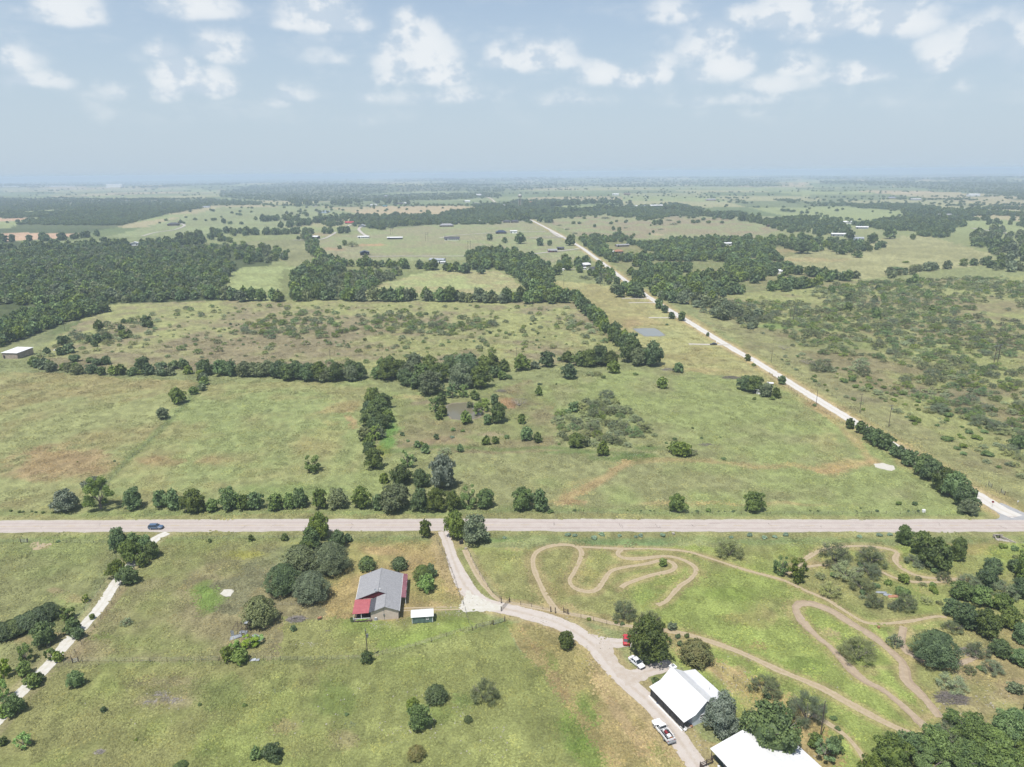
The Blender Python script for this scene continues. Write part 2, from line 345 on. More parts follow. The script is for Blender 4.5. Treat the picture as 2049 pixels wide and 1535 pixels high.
SPOTS = [  # soft patch: x, y, half width, half height (photograph px), colour, strength
 (120,925,150,34,(186,162,130),.7),(60,945,80,18,(180,164,130),.4),(340,922,90,12,(184,160,124),.5),(210,780,160,22,(176,168,126),.4),
 (670,815,50,14,(188,172,130),.6),(650,880,60,40,(182,178,128),.5),(705,842,14,20,(196,170,134),.7),(762,905,26,16,(168,172,72),.6),(775,860,22,34,(124,166,92),.9),
 (820,795,60,8,(190,176,138),.6),(850,805,50,8,(158,146,128),.7),(985,870,40,6,(200,184,160),.6),(905,885,60,10,(170,152,128),.6),(1010,805,18,10,(190,152,122),.7),
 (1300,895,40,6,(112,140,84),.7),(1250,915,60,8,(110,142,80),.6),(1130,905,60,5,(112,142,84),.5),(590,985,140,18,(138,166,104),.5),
 (1140,1007,32,5,(206,184,144),.8),(1440,1007,180,4,(200,182,136),.55),(1600,1007,60,4,(196,180,134),.5),(1400,740,60,8,(196,182,138),.5),
 (1290,640,40,12,(196,184,140),.5),(1260,650,20,10,(190,168,134),.5),(1650,880,40,30,(186,176,130),.35),(1700,850,16,20,(196,172,134),.4),
 (1335,668,46,10,(170,178,130),.6),(84,1094,28,7,(206,186,150),.8),(110,1180,16,5,(196,178,144),.6),(150,1200,36,10,(196,178,138),.5),(70,1275,60,10,(192,172,134),.5),
 (760,1105,50,10,(200,178,138),.7),(720,1165,20,22,(190,172,130),.5),(800,1122,50,12,(190,172,132),.5),(700,1232,20,8,(198,174,132),.6),(770,1238,40,5,(196,178,136),.7),
 (880,1210,50,5,(206,184,146),.6),(500,1110,60,14,(170,172,84),.55),(410,1195,26,28,(136,172,86),.75),(250,1300,140,20,(160,152,120),.5),(310,1365,80,14,(158,150,126),.5),
 (330,1405,60,14,(172,162,140),.5),(200,1275,40,6,(140,166,86),.5),(660,1400,70,40,(128,150,86),.6),(560,1450,50,16,(166,158,122),.6),(690,1480,40,20,(172,162,130),.6),
 (450,1400,60,50,(128,150,88),.5),(830,1330,80,16,(140,156,94),.5),(860,1430,70,30,(132,154,88),.55),(930,1400,30,16,(120,144,84),.6),(420,1500,60,30,(126,148,84),.4),
 (1010,1240,30,30,(140,168,84),.6),(1160,1440,30,60,(126,160,80),.7),(1190,1520,30,40,(124,156,78),.7),(1100,1330,20,30,(136,164,88),.5),
 (1200,1300,60,10,(186,172,126),.5),(1250,1420,30,40,(196,180,140),.55),(1310,1500,20,40,(150,158,100),.7),(1300,1470,20,20,(198,180,140),.6),(1190,1385,30,30,(150,150,100),.4),
 (1020,1097,40,5,(206,186,156),.75),(1180,1150,30,8,(176,168,110),.5),(1120,1180,30,16,(168,164,112),.5),(1330,1175,30,6,(180,168,124),.5),(1290,1190,30,20,(140,166,92),.5),
 (1480,1240,60,20,(178,166,122),.45),(1450,1190,60,20,(140,166,84),.5),(1600,1330,70,20,(132,158,86),.5),(1520,1290,50,10,(184,164,124),.6),(1660,1265,20,12,(196,176,150),.6),
 (1250,1085,200,5,(126,160,112),.7),(1180,1080,60,4,(132,158,130),.7),(1300,1078,60,4,(128,156,128),.6),(1560,1078,100,5,(128,158,114),.6),(1000,1080,80,6,(122,158,92),.6),
 (770,1072,100,5,(132,162,110),.7),(1930,1095,60,14,(184,168,118),.55),(2000,1085,60,10,(184,166,122),.5),(1820,1110,30,8,(186,170,124),.4),
 (1480,1340,30,20,(196,176,140),.6),(1560,1400,30,10,(190,168,130),.5),(1640,1460,30,20,(180,164,124),.5),(1550,1365,40,14,(178,164,120),.4),
 (1900,1315,26,10,(204,178,146),.8),(1905,1370,60,20,(186,180,140),.5),(2005,1395,30,14,(196,182,150),.5),(1960,1420,60,16,(190,180,146),.4),(1935,1460,20,8,(214,196,164),.6),
 (1290,1345,60,20,(150,162,100),.6),(1395,1290,40,10,(186,172,132),.5),(1420,1330,50,14,(172,162,118),.5),(1430,1490,40,10,(196,172,132),.6),(1390,1480,30,14,(150,164,100),.5),
 (1640,1130,50,8,(196,178,144),.5),(1800,1290,16,20,(204,186,152),.6),(1830,1270,16,12,(200,184,150),.5),(1690,1290,20,16,(196,180,142),.5),(1740,1345,30,12,(196,180,144),.5),(1860,1440,30,14,(208,190,156),.6),(1930,1345,26,12,(202,182,150),.6),(1850,1185,30,10,(186,172,130),.4),(1990,1240,20,14,(190,172,134),.5),(2030,1370,30,12,(196,180,146),.6),(1120,1215,40,5,(206,186,150),.6),(1360,1270,40,6,(200,180,146),.5),
 (1900,790,200,14,(146,142,122),.35),(1700,690,140,14,(136,160,100),.4),(1560,650,50,8,(132,168,92),.6),(1640,660,40,8,(130,166,92),.5),(1850,700,60,8,(134,164,90),.4),
 (1720,600,120,6,(186,180,140),.4),(1900,655,80,6,(178,170,136),.4),
 (745,490,40,3,(220,176,144),.7),(660,499,26,3,(216,176,146),.5),(640,470,40,5,(196,172,150),.6),(1310,470,14,3,(214,196,170),.7),(1560,500,60,6,(196,176,136),.5),
 (1610,520,80,5,(206,178,140),.4),(1500,1010,300,3,(190,178,136),.3),
]
GREENSTRIP = []
def ground_colour(X, Y):
    jx = (fbm(X/9, Y/9, 31, 3)-.5)*7; jy = (fbm(X/9, Y/9, 41, 3)-.5)*7
    r = np.hypot(X, Y); s = np.clip(r/350, .35, 4)
    Z = hgt(X, Y)
    px, py, _ = proj(X+jx*s, Y+jy*s, Z)
    big = fbm(X/70, Y/70, 3, 4); mid = fbm(X/14, Y/14, 7, 4); far = fbm(X/420, Y/650, 13, 3)
    c = np.empty(X.shape+(3,)); c[...] = (156, 166, 120)
    # distant patchwork of pastures
    cell = vnoise(np.floor(X/430+.35*np.sin(Y/900)), np.floor(Y/520+.3*np.sin(X/700)), 77)
    pal = np.array([(158,172,130),(184,186,146),(140,158,116),(170,178,140),(206,192,160),(136,150,112),(168,182,132),(192,186,152),(128,146,104)])
    cf = pal[(cell*8.99).astype(int)]
    w = sst(r, 1300, 1900)[..., None]; c = c*(1-w)+cf*w
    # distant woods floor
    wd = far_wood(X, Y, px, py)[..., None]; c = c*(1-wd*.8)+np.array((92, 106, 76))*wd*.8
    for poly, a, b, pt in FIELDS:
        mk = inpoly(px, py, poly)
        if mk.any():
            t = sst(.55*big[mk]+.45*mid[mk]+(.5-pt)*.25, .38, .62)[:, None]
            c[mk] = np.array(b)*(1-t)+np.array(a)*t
    nn = fbm(X/5, Y/5, 19, 3)
    for x, y, w_, h_, col, st in SPOTS:
        bb = (abs(px-x) < w_*1.5) & (abs(py-y) < h_*1.5)
        if bb.any():
            d = np.hypot((px[bb]-x)/w_, (py[bb]-y)/h_)+(mid[bb]-.5)*1.5+(nn[bb]-.5)*.8
            t = (sst(1.15-d, 0, .8)*st)[:, None]; c[bb] = c[bb]*(1-t)+np.array(col)*t
    # verges, worn edges and dry strips along roads and tracks
    def edge(path, lo, hi, col, st, cut=40):
        d = polydist(X, Y, path, cut); bb = d < hi*1.6
        if bb.any():
            t = (sst(hi*1.3-d[bb]-(mid[bb]-.5)*(hi-lo)*1.6, 0, (hi-lo))*st)[:, None]
            t = t*(d[bb][:, None] > lo*.0); c[bb] = c[bb]*(1-t)+np.array(col)*t
    edge(HIGHWAY, 4, 11, (140,160,106), .7); edge(HIGHWAY, 4, 7.5, (182,174,130), .55)
    edge(GR_W, 3.5, 9, (184,176,128), .75); edge(GR_W, 3.2, 4.8, (206,190,154), .8)
    edge(DR_W, 2.6, 4.6, (196,180,142), .7); edge(LN_W, 1.8, 3, (186,180,146), .6)
    for k, (w_, pth) in TRW.items(): edge(pth, w_*.35, w_*1.0, (190,172,134), .5, 12)
    for pts, w_, col, st in TRAILS:
        edge(pts, 0, w_, col, st, 20)
    # tussocks
    fine = fbm(X/2.2, Y/3.0, 23, 3); f = 1+((fine-.5)*.36+(mid-.5)*.12+(big-.5)*.06)*(1-.55*sst(r, 500, 1800))
    return c*f[..., None]*np.array((1.045, 1.02, .975))
def far_wood(X, Y, px, py):
    """0..1 tree cover of the country beyond ~1.5 km"""
    r = np.hypot(X, Y)
    n = fbm(X/520, Y/1500, 101, 4); n2 = fbm(X/170, Y/330, 131, 3)
    v = sst(n*.7+n2*.3+.05*sst(r, 2600, 6000), .53, .575)
    for poly, o in FARW:
        v = np.where(inpoly(px, py, poly), o, v)
    hx = np.abs((Y+220*np.sin(X/1400)+60*(fbm(X/300, Y/300, 151, 2)-.5)) % 760-380) < 18+np.clip(r/500, 0, 12)
    v = np.maximum(v, np.where(hx & (fbm(X/240, Y/500, 141, 2) > .46), .8, 0)*sst(r, 2300, 2600))
    return v*sst(r, 1500, 1800)
FARW = [  # explicit woods (1) and open land (0) beyond the near fields
 ([(-300,395),(-300,380),(2300,370),(2300,395),(1500,400),(700,400)], .0),
 ([(-50,403),(90,396),(250,398),(400,396),(520,404),(540,411),(420,408),(300,414),(170,421),(60,419),(-50,417)], .9),
 ([(-50,428),(120,424),(300,412),(420,405),(420,414),(330,430),(200,462),(120,480),(-50,482),(-50,465),(20,455),(60,440),(130,434),(-50,436)], .95),
 ([(440,384),(520,370),(660,366),(780,372),(900,368),(1000,370),(1010,384),(830,382),(700,392),(560,398),(440,396)], .85),
 ([(440,396),(700,392),(930,386),(990,386),(1010,394),(900,400),(700,403),(540,402)], .9),
 ([(940,372),(1140,364),(1560,362),(1560,368),(1140,374),(1000,384)], .55),
 ([(1640,362),(2300,366),(2300,392),(2049,390),(1900,380),(1760,371),(1640,368)], .95),
 ([(1900,376),(2300,380),(2300,400),(2049,395),(1960,388),(1850,378)], .8),
 ([(1580,398),(2049,402),(2300,405),(2300,414),(1900,410),(1600,408)], .08),
 ([(1160,394),(1320,388),(1560,388),(1560,394),(1320,398),(1160,404)], .08),
 ([(520,408),(720,404),(980,404),(940,416),(760,424),(600,430),(520,426)], .03),
 ([(1095,414),(1330,396),(1340,411),(1140,419)], .0),
]
def L2(px): return [P(*q) for q in px]
TRAILS = [(wpath(p, 4), w, c, s) for p, w, c, s in [
 ([(1252,925),(1225,945),(1195,965),(1165,982),(1140,990),(1135,1003)], 2.6, (198,176,136), .75),
 ([(1250,925),(1330,920),(1440,925),(1530,936),(1580,930),(1650,942),(1700,935),(1745,925)], 2.6, (192,174,132), .6),
 ([(1745,925),(1720,890),(1690,862),(1655,830),(1625,808)], 3.0, (198,176,136), .6),
 ([(1650,942),(1690,930),(1745,924)], 5, (196,172,132), .6),
 ([(1040,1012),(1110,1000),(1140,970),(1200,955)], 1.6, (186,178,128), .4),
 ([(400,768),(360,820),(310,870),(250,925),(205,975),(185,1010)], 2.2, (116,134,88), .55),
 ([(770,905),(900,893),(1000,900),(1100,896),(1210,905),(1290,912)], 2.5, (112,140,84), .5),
 ([(0,762),(60,790),(130,760),(160,748)], 3, (178,180,134), .5),
 ([(200,700),(420,690),(520,640),(540,610)], 2.5, (182,180,138), .55),
 ([(360,650),(540,635),(800,622)], 2.0, (184,182,142), .45),
 ([(560,704),(800,697),(1100,700),(1200,690)], 2.0, (180,172,136), .4),
 ([(1130,645),(1160,690)], 2.0, (190,188,140), .5),
 ([(120,1331),(300,1327),(470,1323),(735,1319),(860,1288),(1000,1248)], 1.3, (128,142,94), .35),
 ([(925,1100),(945,1150),(985,1200)], 2.2, (146,160,104), .7),
 ([(1040,1250),(1090,1330),(1150,1420),(1240,1540)], .9, (186,168,128), .7),
 ([(1190,1350),(1240,1430),(1290,1500),(1330,1560)], 1.5, (202,184,146), .8),
 ([(1370,1310),(1430,1345),(1500,1410),(1560,1450)], 2.0, (204,184,146), .55),
 ([(1727,1334),(1770,1336),(1808,1334)], 1.5, (186,174,136), .5),
 ([(875,1085),(895,1120),(915,1165),(925,1205)], .9, (176,166,130), .6),
 ([(245,1180),(200,1240),(150,1310)], 1.2, (166,154,124), .6),
 ([(1560,645),(1640,655),(1760,640)], 3, (182,178,136), .5),
]]
GR_W = wpath(GRAVEL, 6); DR_W = wpath(DRIVE, 6); LN_W = wpath(LANE, 6)

def grass_mat():
    mt = bpy.data.materials.new('grassland'); mt.use_nodes = True; t = mt.node_tree; b = t.nodes['Principled BSDF']
    b.inputs['Roughness'].default_value = .95; b.inputs['Specular IOR Level'].default_value = .1
    at = N(t, 'ShaderNodeAttribute', _attribute_name='tint'); g = t.nodes.new('ShaderNodeNewGeometry')
    n1 = N(t, 'ShaderNodeTexNoise', Scale=1.7, Detail=6., Roughness=.8); t.links.new(g.outputs['Position'], n1.inputs['Vector'])
    st = t.nodes.new('ShaderNodeVectorMath'); st.operation = 'MULTIPLY'; st.inputs[1].default_value = (.35, .12, .3); t.links.new(g.outputs['Position'], st.inputs[0])
    n2 = N(t, 'ShaderNodeTexNoise', Scale=1.0, Detail=5., Roughness=.7, Distortion=1.2); t.links.new(st.outputs[0], n2.inputs['Vector'])
    v1 = smooth(t, n1.outputs[0], .3, .7, .6, 1.36); v2 = smooth(t, n2.outputs[0], .3, .7, .92, 1.07)
    v = M(t, 'MULTIPLY', v1, v2)
    mu = t.nodes.new('ShaderNodeVectorMath'); mu.operation = 'SCALE'; t.links.new(at.outputs['Color'], mu.inputs[0]); t.links.new(v, mu.inputs['Scale'])
    # straw flecks among green blades
    n3 = N(t, 'ShaderNodeTexNoise', Scale=.55, Detail=7., Roughness=.8); t.links.new(g.outputs['Position'], n3.inputs['Vector'])
    f3 = smooth(t, n3.outputs[0], .52, .72, 0, .45)
    mx = t.nodes.new('ShaderNodeMix'); mx.data_type = 'RGBA'; t.links.new(f3, mx.inputs[0]); t.links.new(mu.outputs[0], mx.inputs[6])
    sw = t.nodes.new('ShaderNodeVectorMath'); sw.operation = 'MULTIPLY'; sw.inputs[1].default_value = (1.28, 1.16, 1.12); t.links.new(mu.outputs[0], sw.inputs[0]); t.links.new(sw.outputs[0], mx.inputs[7])
    t.links.new(mx.outputs[2], b.inputs['Base Color'])
    bp = N(t, 'ShaderNodeBump', Strength=.55, Distance=.35); t.links.new(n1.outputs[0], bp.inputs['Height']); t.links.new(bp.outputs[0], b.inputs['Normal'])
    return mt
GRASS = grass_mat()

def make_ground():
    th = np.concatenate([np.linspace(-math.pi, -R(41.5), 40)[:-1], np.linspace(-R(41.5), R(41.5), 1250), np.linspace(R(41.5), math.pi, 40)[1:-1]])
    a0, a1 = math.atan2(H, 92.), math.atan2(H, 21000.)
    rr = H/np.tan(np.linspace(a0, a1, 680)); rr = np.concatenate([[1., 30., 60.], rr, [25000, 31000, 38000, 45000]])
    T, Rr = np.meshgrid(th, rr); X = np.sin(T)*Rr; Y = np.cos(T)*Rr
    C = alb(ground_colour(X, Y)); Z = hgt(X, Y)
    nr, na = X.shape; v = np.stack([X, Y, Z], -1).reshape(-1, 3)
    i = np.arange(nr-1)[:, None]*na; j = np.arange(na)[None]; j2 = (j+1) % na
    q = np.stack([i+j, i+j2, i+na+j2, i+na+j], -1).reshape(-1, 4)[:, ::-1]
    me = bpy.data.meshes.new('ground'); me.vertices.add(len(v)); me.vertices.foreach_set('co', v.ravel().astype(np.float32))
    me.loops.add(q.size); me.loops.foreach_set('vertex_index', q.ravel().astype(np.int32)); me.polygons.add(len(q))
    me.polygons.foreach_set('loop_start', np.arange(0, q.size, 4, dtype=np.int32)); me.polygons.foreach_set('use_smooth', np.ones(len(q), bool))
    me.update(calc_edges=True)
    ca = me.color_attributes.new('tint', 'FLOAT_COLOR', 'POINT'); ca.data.foreach_set('color', np.concatenate([C.reshape(-1, 3), np.ones((len(v), 1))], 1).ravel().astype(np.float32))
    me.materials.append(GRASS); o = bpy.data.objects.new('ground', me); link(o); tag(o, kind='structure')
make_ground()

# ------------------------------------------------------------------ road sheets
rng = random.Random(4)
def strip(name, path, width, m, z=.03, step=None, rag=0., label=None, u_mat=False, kind='structure', seed=0):
    p = resample(path, step or (1.4 if callable(width) else max(1.2, width*.35))); me = bpy.data.meshes.new(name); v = []; uv = []; na = 7; L = 0
    for i, q in enumerate(p):
        a = p[max(i-1, 0)]; b = p[min(i+1, len(p)-1)]; d = (b-a); d.z = 0; d.normalize(); n = Vector((-d.y, d.x, 0))
        if i: L += (q-p[i-1]).length
        w = width(i/(len(p)-1)) if callable(width) else width
        if rag and name == 'dirt_track': w *= .7+.65*float(vnoise(np.array([L/5.]), np.array([seed*3.3]), 12)[0])
        r = math.hypot(q.x, q.y); zo = z+max(0, r-700)*.00035
        for k in range(na):
            t = k/(na-1)*2-1; e = 0
            if k in (0, na-1) and rag: e = rag*(float(vnoise(np.array([L/1.3]), np.array([k*3.1+seed*7]), 5)[0])-.5)*2+rag*.8*(float(vnoise(np.array([L/6.]), np.array([k*5.1+seed*7]), 8)[0])-.5)
            c = q+n*(t*(w/2+e)); v.append((c.x, c.y, float(hgt(c.x, c.y))+zo)); uv.append((t, L))
    f = []
    for i in range(len(p)-1):
        for k in range(na-1): f.append((i*na+k, i*na+k+1, (i+1)*na+k+1, (i+1)*na+k))
    me.from_pydata(v, [], f); me.update()
    if me.polygons and me.polygons[0].normal.z < 0: me.flip_normals()
    l = me.uv_layers.new(name='uv'); idx = np.zeros(len(me.loops), np.int32); me.loops.foreach_get('vertex_index', idx)
    l.data.foreach_set('uv', np.array(uv)[idx].ravel()); me.materials.append(m)
    o = bpy.data.objects.new(name, me); link(o); tag(o, label, kind=kind); return o
def road_mat(name, col, col2, bands, scale=.6, rough=.9, edge=0.):
    """surface coloured across its width: bands = [(centre, half width, colour, strength)] with u from -1 to 1"""
    mt = bpy.data.materials.new(name); mt.use_nodes = True; t = mt.node_tree; b = t.nodes['Principled BSDF']; b.inputs['Roughness'].default_value = rough; b.inputs['Specular IOR Level'].default_value = .15
    g = t.nodes.new('ShaderNodeNewGeometry'); uv = t.nodes.new('ShaderNodeUVMap'); uv.uv_map = 'uv'; s = t.nodes.new('ShaderNodeSeparateXYZ'); t.links.new(uv.outputs[0], s.inputs[0])
    n = N(t, 'ShaderNodeTexNoise', Scale=scale, Detail=7., Roughness=.7); t.links.new(g.outputs['Position'], n.inputs['Vector'])
    mx = t.nodes.new('ShaderNodeMix'); mx.data_type = 'RGBA'; t.links.new(smooth(t, n.outputs[0], .35, .65), mx.inputs[0])
    mx.inputs[6].default_value = (*alb(col), 1); mx.inputs[7].default_value = (*alb(col2), 1); o = mx.outputs[2]
    n2 = N(t, 'ShaderNodeTexNoise', Scale=.25, Detail=4., Roughness=.6); t.links.new(g.outputs['Position'], n2.inputs['Vector'])
    wob = M(t, 'MULTIPLY_ADD', M(t, 'SUBTRACT', n2.outputs[0], .5), .22, s.outputs[0])
    for c, hw, col3, st in bands:
        d = M(t, 'ABSOLUTE', M(t, 'SUBTRACT', wob, c)); f = smooth(t, d, hw*.5, hw, st, 0)
        f = M(t, 'MULTIPLY', f, smooth(t, n.outputs[0], .2, .6, .6, 1.))
        m2 = t.nodes.new('ShaderNodeMix'); m2.data_type = 'RGBA'; t.links.new(f, m2.inputs[0]); t.links.new(o, m2.inputs[6]); m2.inputs[7].default_value = (*alb(col3), 1); o = m2.outputs[2]
    t.links.new(o, b.inputs['Base Color'])
    bp = N(t, 'ShaderNodeBump', Strength=.3, Distance=.08); t.links.new(n.outputs[0], bp.inputs['Height']); t.links.new(bp.outputs[0], b.inputs['Normal'])
    if edge:     # grass grows in from the sides: cover thins out in clumps
        ne = N(t, 'ShaderNodeTexNoise', Scale=1.6, Detail=6., Roughness=.8); t.links.new(g.outputs['Position'], ne.inputs['Vector'])
        au = M(t, 'ABSOLUTE', s.outputs[0]); cov = M(t, 'SUBTRACT', smooth(t, au, 1-edge, 1.02, 1.15, .15), M(t, 'MULTIPLY', ne.outputs[0], 1.25))
        al = smooth(t, cov, -.12, .06)
        if edge > .5:   # grown-over middle
            al = M(t, 'MINIMUM', al, smooth(t, M(t, 'ADD', au, M(t, 'MULTIPLY_ADD', ne.outputs[0], -1.5, 1.12)), .0, .3, .25, 1))
        tp = t.nodes.new('ShaderNodeBsdfTransparent'); ms = t.nodes.new('ShaderNodeMixShader'); t.links.new(al, ms.inputs[0]); t.links.new(tp.outputs[0], ms.inputs[1]); t.links.new(b.outputs[0], ms.inputs[2])
        t.links.new(ms.outputs[0], t.nodes['Material Output'].inputs[0])
    return mt
ASPH = road_mat('worn_asphalt', (232,220,211), (222,209,200), [(-.5,.16,(206,188,182),.5),(.5,.16,(208,190,184),.5),(-.02,.1,(214,200,184),.3)], .35)
SHLD = road_mat('gravel_shoulder', (232,224,214), (214,204,190), [], .8)
GRVL = road_mat('crushed_limestone', (255,252,246), (248,240,228), [(-.38,.18,(250,246,240),.6),(.38,.18,(250,246,240),.6),(0,.2,(226,216,198),.4),(-1,.15,(206,192,162),.5),(1,.15,(206,192,162),.5)], .5, edge=.3)
DRVM = road_mat('packed_caliche', (238,228,218), (226,212,198), [(-.4,.22,(236,226,218),.55),(.4,.22,(236,226,218),.55),(0,.16,(206,190,170),.35),(-1,.2,(200,184,152),.5),(1,.2,(200,184,152),.5)], .6, edge=.35)
LANM = road_mat('white_rock', (255,252,244), (242,236,222), [(0,.2,(226,220,200),.35)], .9, edge=.4)
DIRT = road_mat('bare_dirt', (226,208,176), (208,188,152), [(-.4,.25,(210,192,164),.4),(.4,.25,(206,186,156),.4),(0,.25,(178,162,120),.3)], 1.1, edge=.7)
DIRT2 = road_mat('packed_track_dirt', (216,196,168), (198,178,150), [(-.3,.25,(204,186,164),.4),(.6,.3,(172,150,130),.4)], .8, edge=.45)
STONE = road_mat('pale_pad_gravel', (238,232,222), (222,212,198), [], 1.2)
APRON = road_mat('grey_asphalt', (208,208,208), (192,192,194), [(-.3,.12,(176,178,182),.4),(.35,.1,(178,180,184),.4)], .5)

strip('highway', HIGHWAY, 8.9, SHLD, z=.02, rag=.45, step=3)
strip('highway_pavement', HIGHWAY, 7.7, ASPH, z=.035, step=3)
def offs(path, d):
    o = []
    for i, q in enumerate(path):
        a = path[max(i-1, 0)]; b = path[min(i+1, len(path)-1)]; t = (b-a); t.z = 0; t.normalize(); o.append(q+Vector((-t.y, t.x, 0))*d)
    return o
PAINTW = mat('worn_white_paint', alb((240,232,226)), rough=.7, scale=2, col2=alb((216,204,196)))
PAINTY = mat('worn_yellow_paint', alb((232,206,150)), rough=.7, scale=1.5, col2=alb((214,196,170)))
TAR = mat('crack_tar', alb((120,108,104)), rough=.6, scale=3)
for s in (-1, 1):
    strip('road_edge_line', offs(HIGHWAY, s*3.35), .13, PAINTW, z=.042, step=4)
hp = resample(HIGHWAY, 1.0)
mb = MB(); i = 0
while i < len(hp)-6:
    a, b = hp[i], hp[i+3]; d = (b-a).normalized(); n = Vector((-d.y, d.x, 0))*.08
    mb.quad(*(Vector((q.x, q.y, .043)) for q in (a-n, b-n, b+n, a+n))); i += 12
tag(mb.build('road_centre_dashes', PAINTY), kind='structure')
strip('road_centre_line', offs([p for p in hp if p.x < -1], -.22), .12, PAINTY, z=.042, step=4)
mb = MB()
for (x, off, ln_) in [(1107,.9,1.6),(1110,1.2,2),(1240,.5,3),(1243,-.7,2.4),(1316,-.3,3),(1318,-1.2,2),(1390,0,2),(1545,1,2),(1640,-.5,1.6),(545,0,1.5),(487,-1,2),(705,1,1.4),(707,-1.6,1.6),(1880,1,2.5),(2005,-1,2.6),(200,1,2),(90,-1,2)]:
    c = P(x, 1052); y0 = c.y+off-ln_/2; q = Vector((c.x, y0, .044)); r_ = random.Random(int(x))
    for k in range(5):
        q2 = q+Vector((r_.uniform(-.5, .5), ln_/5, 0)); w = Vector((.05, 0, 0)); mb.quad(q-w, q+w, q2+w, q2-w); q = q2
for (x, dx, off) in [(1370,40,.2),(1420,24,1.2),(1290,30,-1.3),(1560,60,-1.0),(1100,60,-2.2),(900,50,1.6),(1700,50,.4)]:
    c = P(x, 1052); d = P(x+dx, 1052); nseg = 12; q = Vector((c.x, c.y+off, .044)); r_ = random.Random(dx)
    for k in range(nseg):
        q2 = Vector((c.x+(d.x-c.x)*(k+1)/nseg, q.y+r_.uniform(-.12, .12), .044)); w = Vector((0, .04, 0)); mb.quad(q-w, q2-w, q2+w, q+w); q = q2
tag(mb.build('pavement_crack', TAR), kind='structure')

strip('gravel_road', GR_W[:-6], 6.4, GRVL, z=.03, rag=.5, step=2.5, seed=2)
def patch(name, px, m, z=.03, rag=.35, kind='structure', label=None):
    """flat irregular sheet, outline from pixels, edges roughened"""
    w = [P(*q) for q in px]; o = []; n = len(w); r_ = random.Random(len(px)+int(px[0][0]))
    for i in range(n):
        a, b = w[i], w[(i+1) % n]; k = max(1, int((b-a).length/.8))
        for j in range(k):
            t = j/k; q = a.lerp(b, t); d = (b-a).normalized(); q = q+Vector((-d.y, d.x, 0))*r_.uniform(-rag, rag); q.z = float(hgt(q.x, q.y))+z+max(0, math.hypot(q.x, q.y)-700)*.0004; o.append(q)
    mb_ = MB(); mb_.quad(*o); ob = mb_.build(name, m); tag(ob, label, kind=kind)
    if ob.data.polygons[0].normal.z < 0: ob.data.flip_normals()
    l = ob.data.uv_layers.new(name='uv')
    for d_ in l.data: d_.uv = (.1, 0)
    return ob
patch('intersection_apron', [(1979,1016),(2003,1006),(2049,1026),(2120,1046),(2100,1049),(2010,1041.5),(1985,1041.5),(1999,1037),(2001,1031),(1993,1024)], APRON, .026, .1)
patch('intersection_stop_line', [(2016,1033.2),(2034,1033.2),(2034,1034.8),(2016,1034.8)], PAINTW, .05, .01)
strip('driveway', DR_W, lambda t: 3.8 if t < .12 else (3.8+min(1, (t-.12)/.12)*2.2 if t < .62 else 6.0-.9*min(1, (t-.62)/.2)), DRVM, z=.03, rag=.4, seed=3)
strip('driveway_branch', wpath([(1165,1272),(1205,1283),(1240,1287),(1262,1284)]), 4.2, DRVM, z=.026, rag=.4, seed=4)
strip('driveway_branch', wpath([(1228,1340),(1262,1352),(1300,1342),(1345,1328)]), 4.6, DRVM, z=.022, rag=.5, seed=5)
patch('driveway_turnout', [(1190,1290),(1222,1280),(1226,1300),(1240,1330),(1262,1345),(1300,1350),(1290,1362),(1268,1372),(1250,1372)], DRVM, .034, .4)
patch('driveway_turnout', [(935,1180),(950,1192),(985,1207),(1008,1214),(1000,1222),(960,1224),(930,1224),(918,1215),(926,1200)], LANM, .034, .5)
strip('white_rock_lane', LN_W, 3.9, LANM, z=.03, rag=.45, seed=6)
strip('yard_path', wpath([(930,1214),(870,1215.5),(806,1217)]), .9, DIRT, z=.026, rag=.2, seed=7)
strip('yard_path', wpath([(930,1219),(870,1220.5),(806,1222)]), .9, DIRT, z=.026, rag=.2, seed=8)
for i, (k, (w, pth)) in enumerate(TRW.items()):
    strip('dirt_track', pth, w*.92, DIRT2 if k in 'hi' else DIRT, z=.012+.0045*i, rag=.42, seed=10+i)
# pale caliche pads on the gravel road and drives far off
for q, w in [([(1378,688.5),(1420,689.5),(1462,690)],3.6),([(1298,635.5),(1330,636),(1358,635)],3.4),([(1244,597),(1275,597),(1300,598)],3.2),([(1258,606),(1290,605.5),(1308,606)],3.2),
             ([(722,514),(800,513),(930,513)],4),([(585,481),(640,480),(665,470),(672,465)],4),([(735,475),(718,460),(727,452)],5),([(690,461),(720,461)],3),
             ([(1030,512),(1100,505),(1160,498)],5),([(880,477),(905,472),(960,468),(1020,465),(1090,464)],4),([(1060,477),(1100,475),(1122,476)],4),([(1100,462),(1118,474),(1140,477)],4),
             ([(880,453),(930,447),(1000,444),(1062,443)],4),([(285,473),(310,466),(350,460),(369,452),(362,448)],5),([(612,408),(632,412),(627,414)],6),([(690,455),(702,450)],5),
             ([(1944,457),(2000,465),(2060,472),(2300,490)],6),([(1690,468),(1712,472)],8),([(1080,541),(1140,539),(1165,538)],3)]:
    far = math.hypot(*P(*q[0])[:2]) > 900
    strip('gravel_drive', wpath(q, 5), w*(1.25 if far else 1), STONE, z=.06 if not far else .35, rag=.25, step=3 if not far else 8)
patch('limestone_pad', [(1748,929),(1765,926),(1790,933),(1791,939),(1785,943),(1765,939),(1752,935)], LANM, .05, .25)
patch('limestone_slab', [(440,1189),(448,1180),(469,1181),(462,1193),(452,1194)], LANM, .08, .2)
patch('rock_heap_ground', [(60,1086),(72,1085),(80,1087),(105,1088),(96,1093),(76,1100),(66,1102),(58,1096)], DIRT, .04, .6)

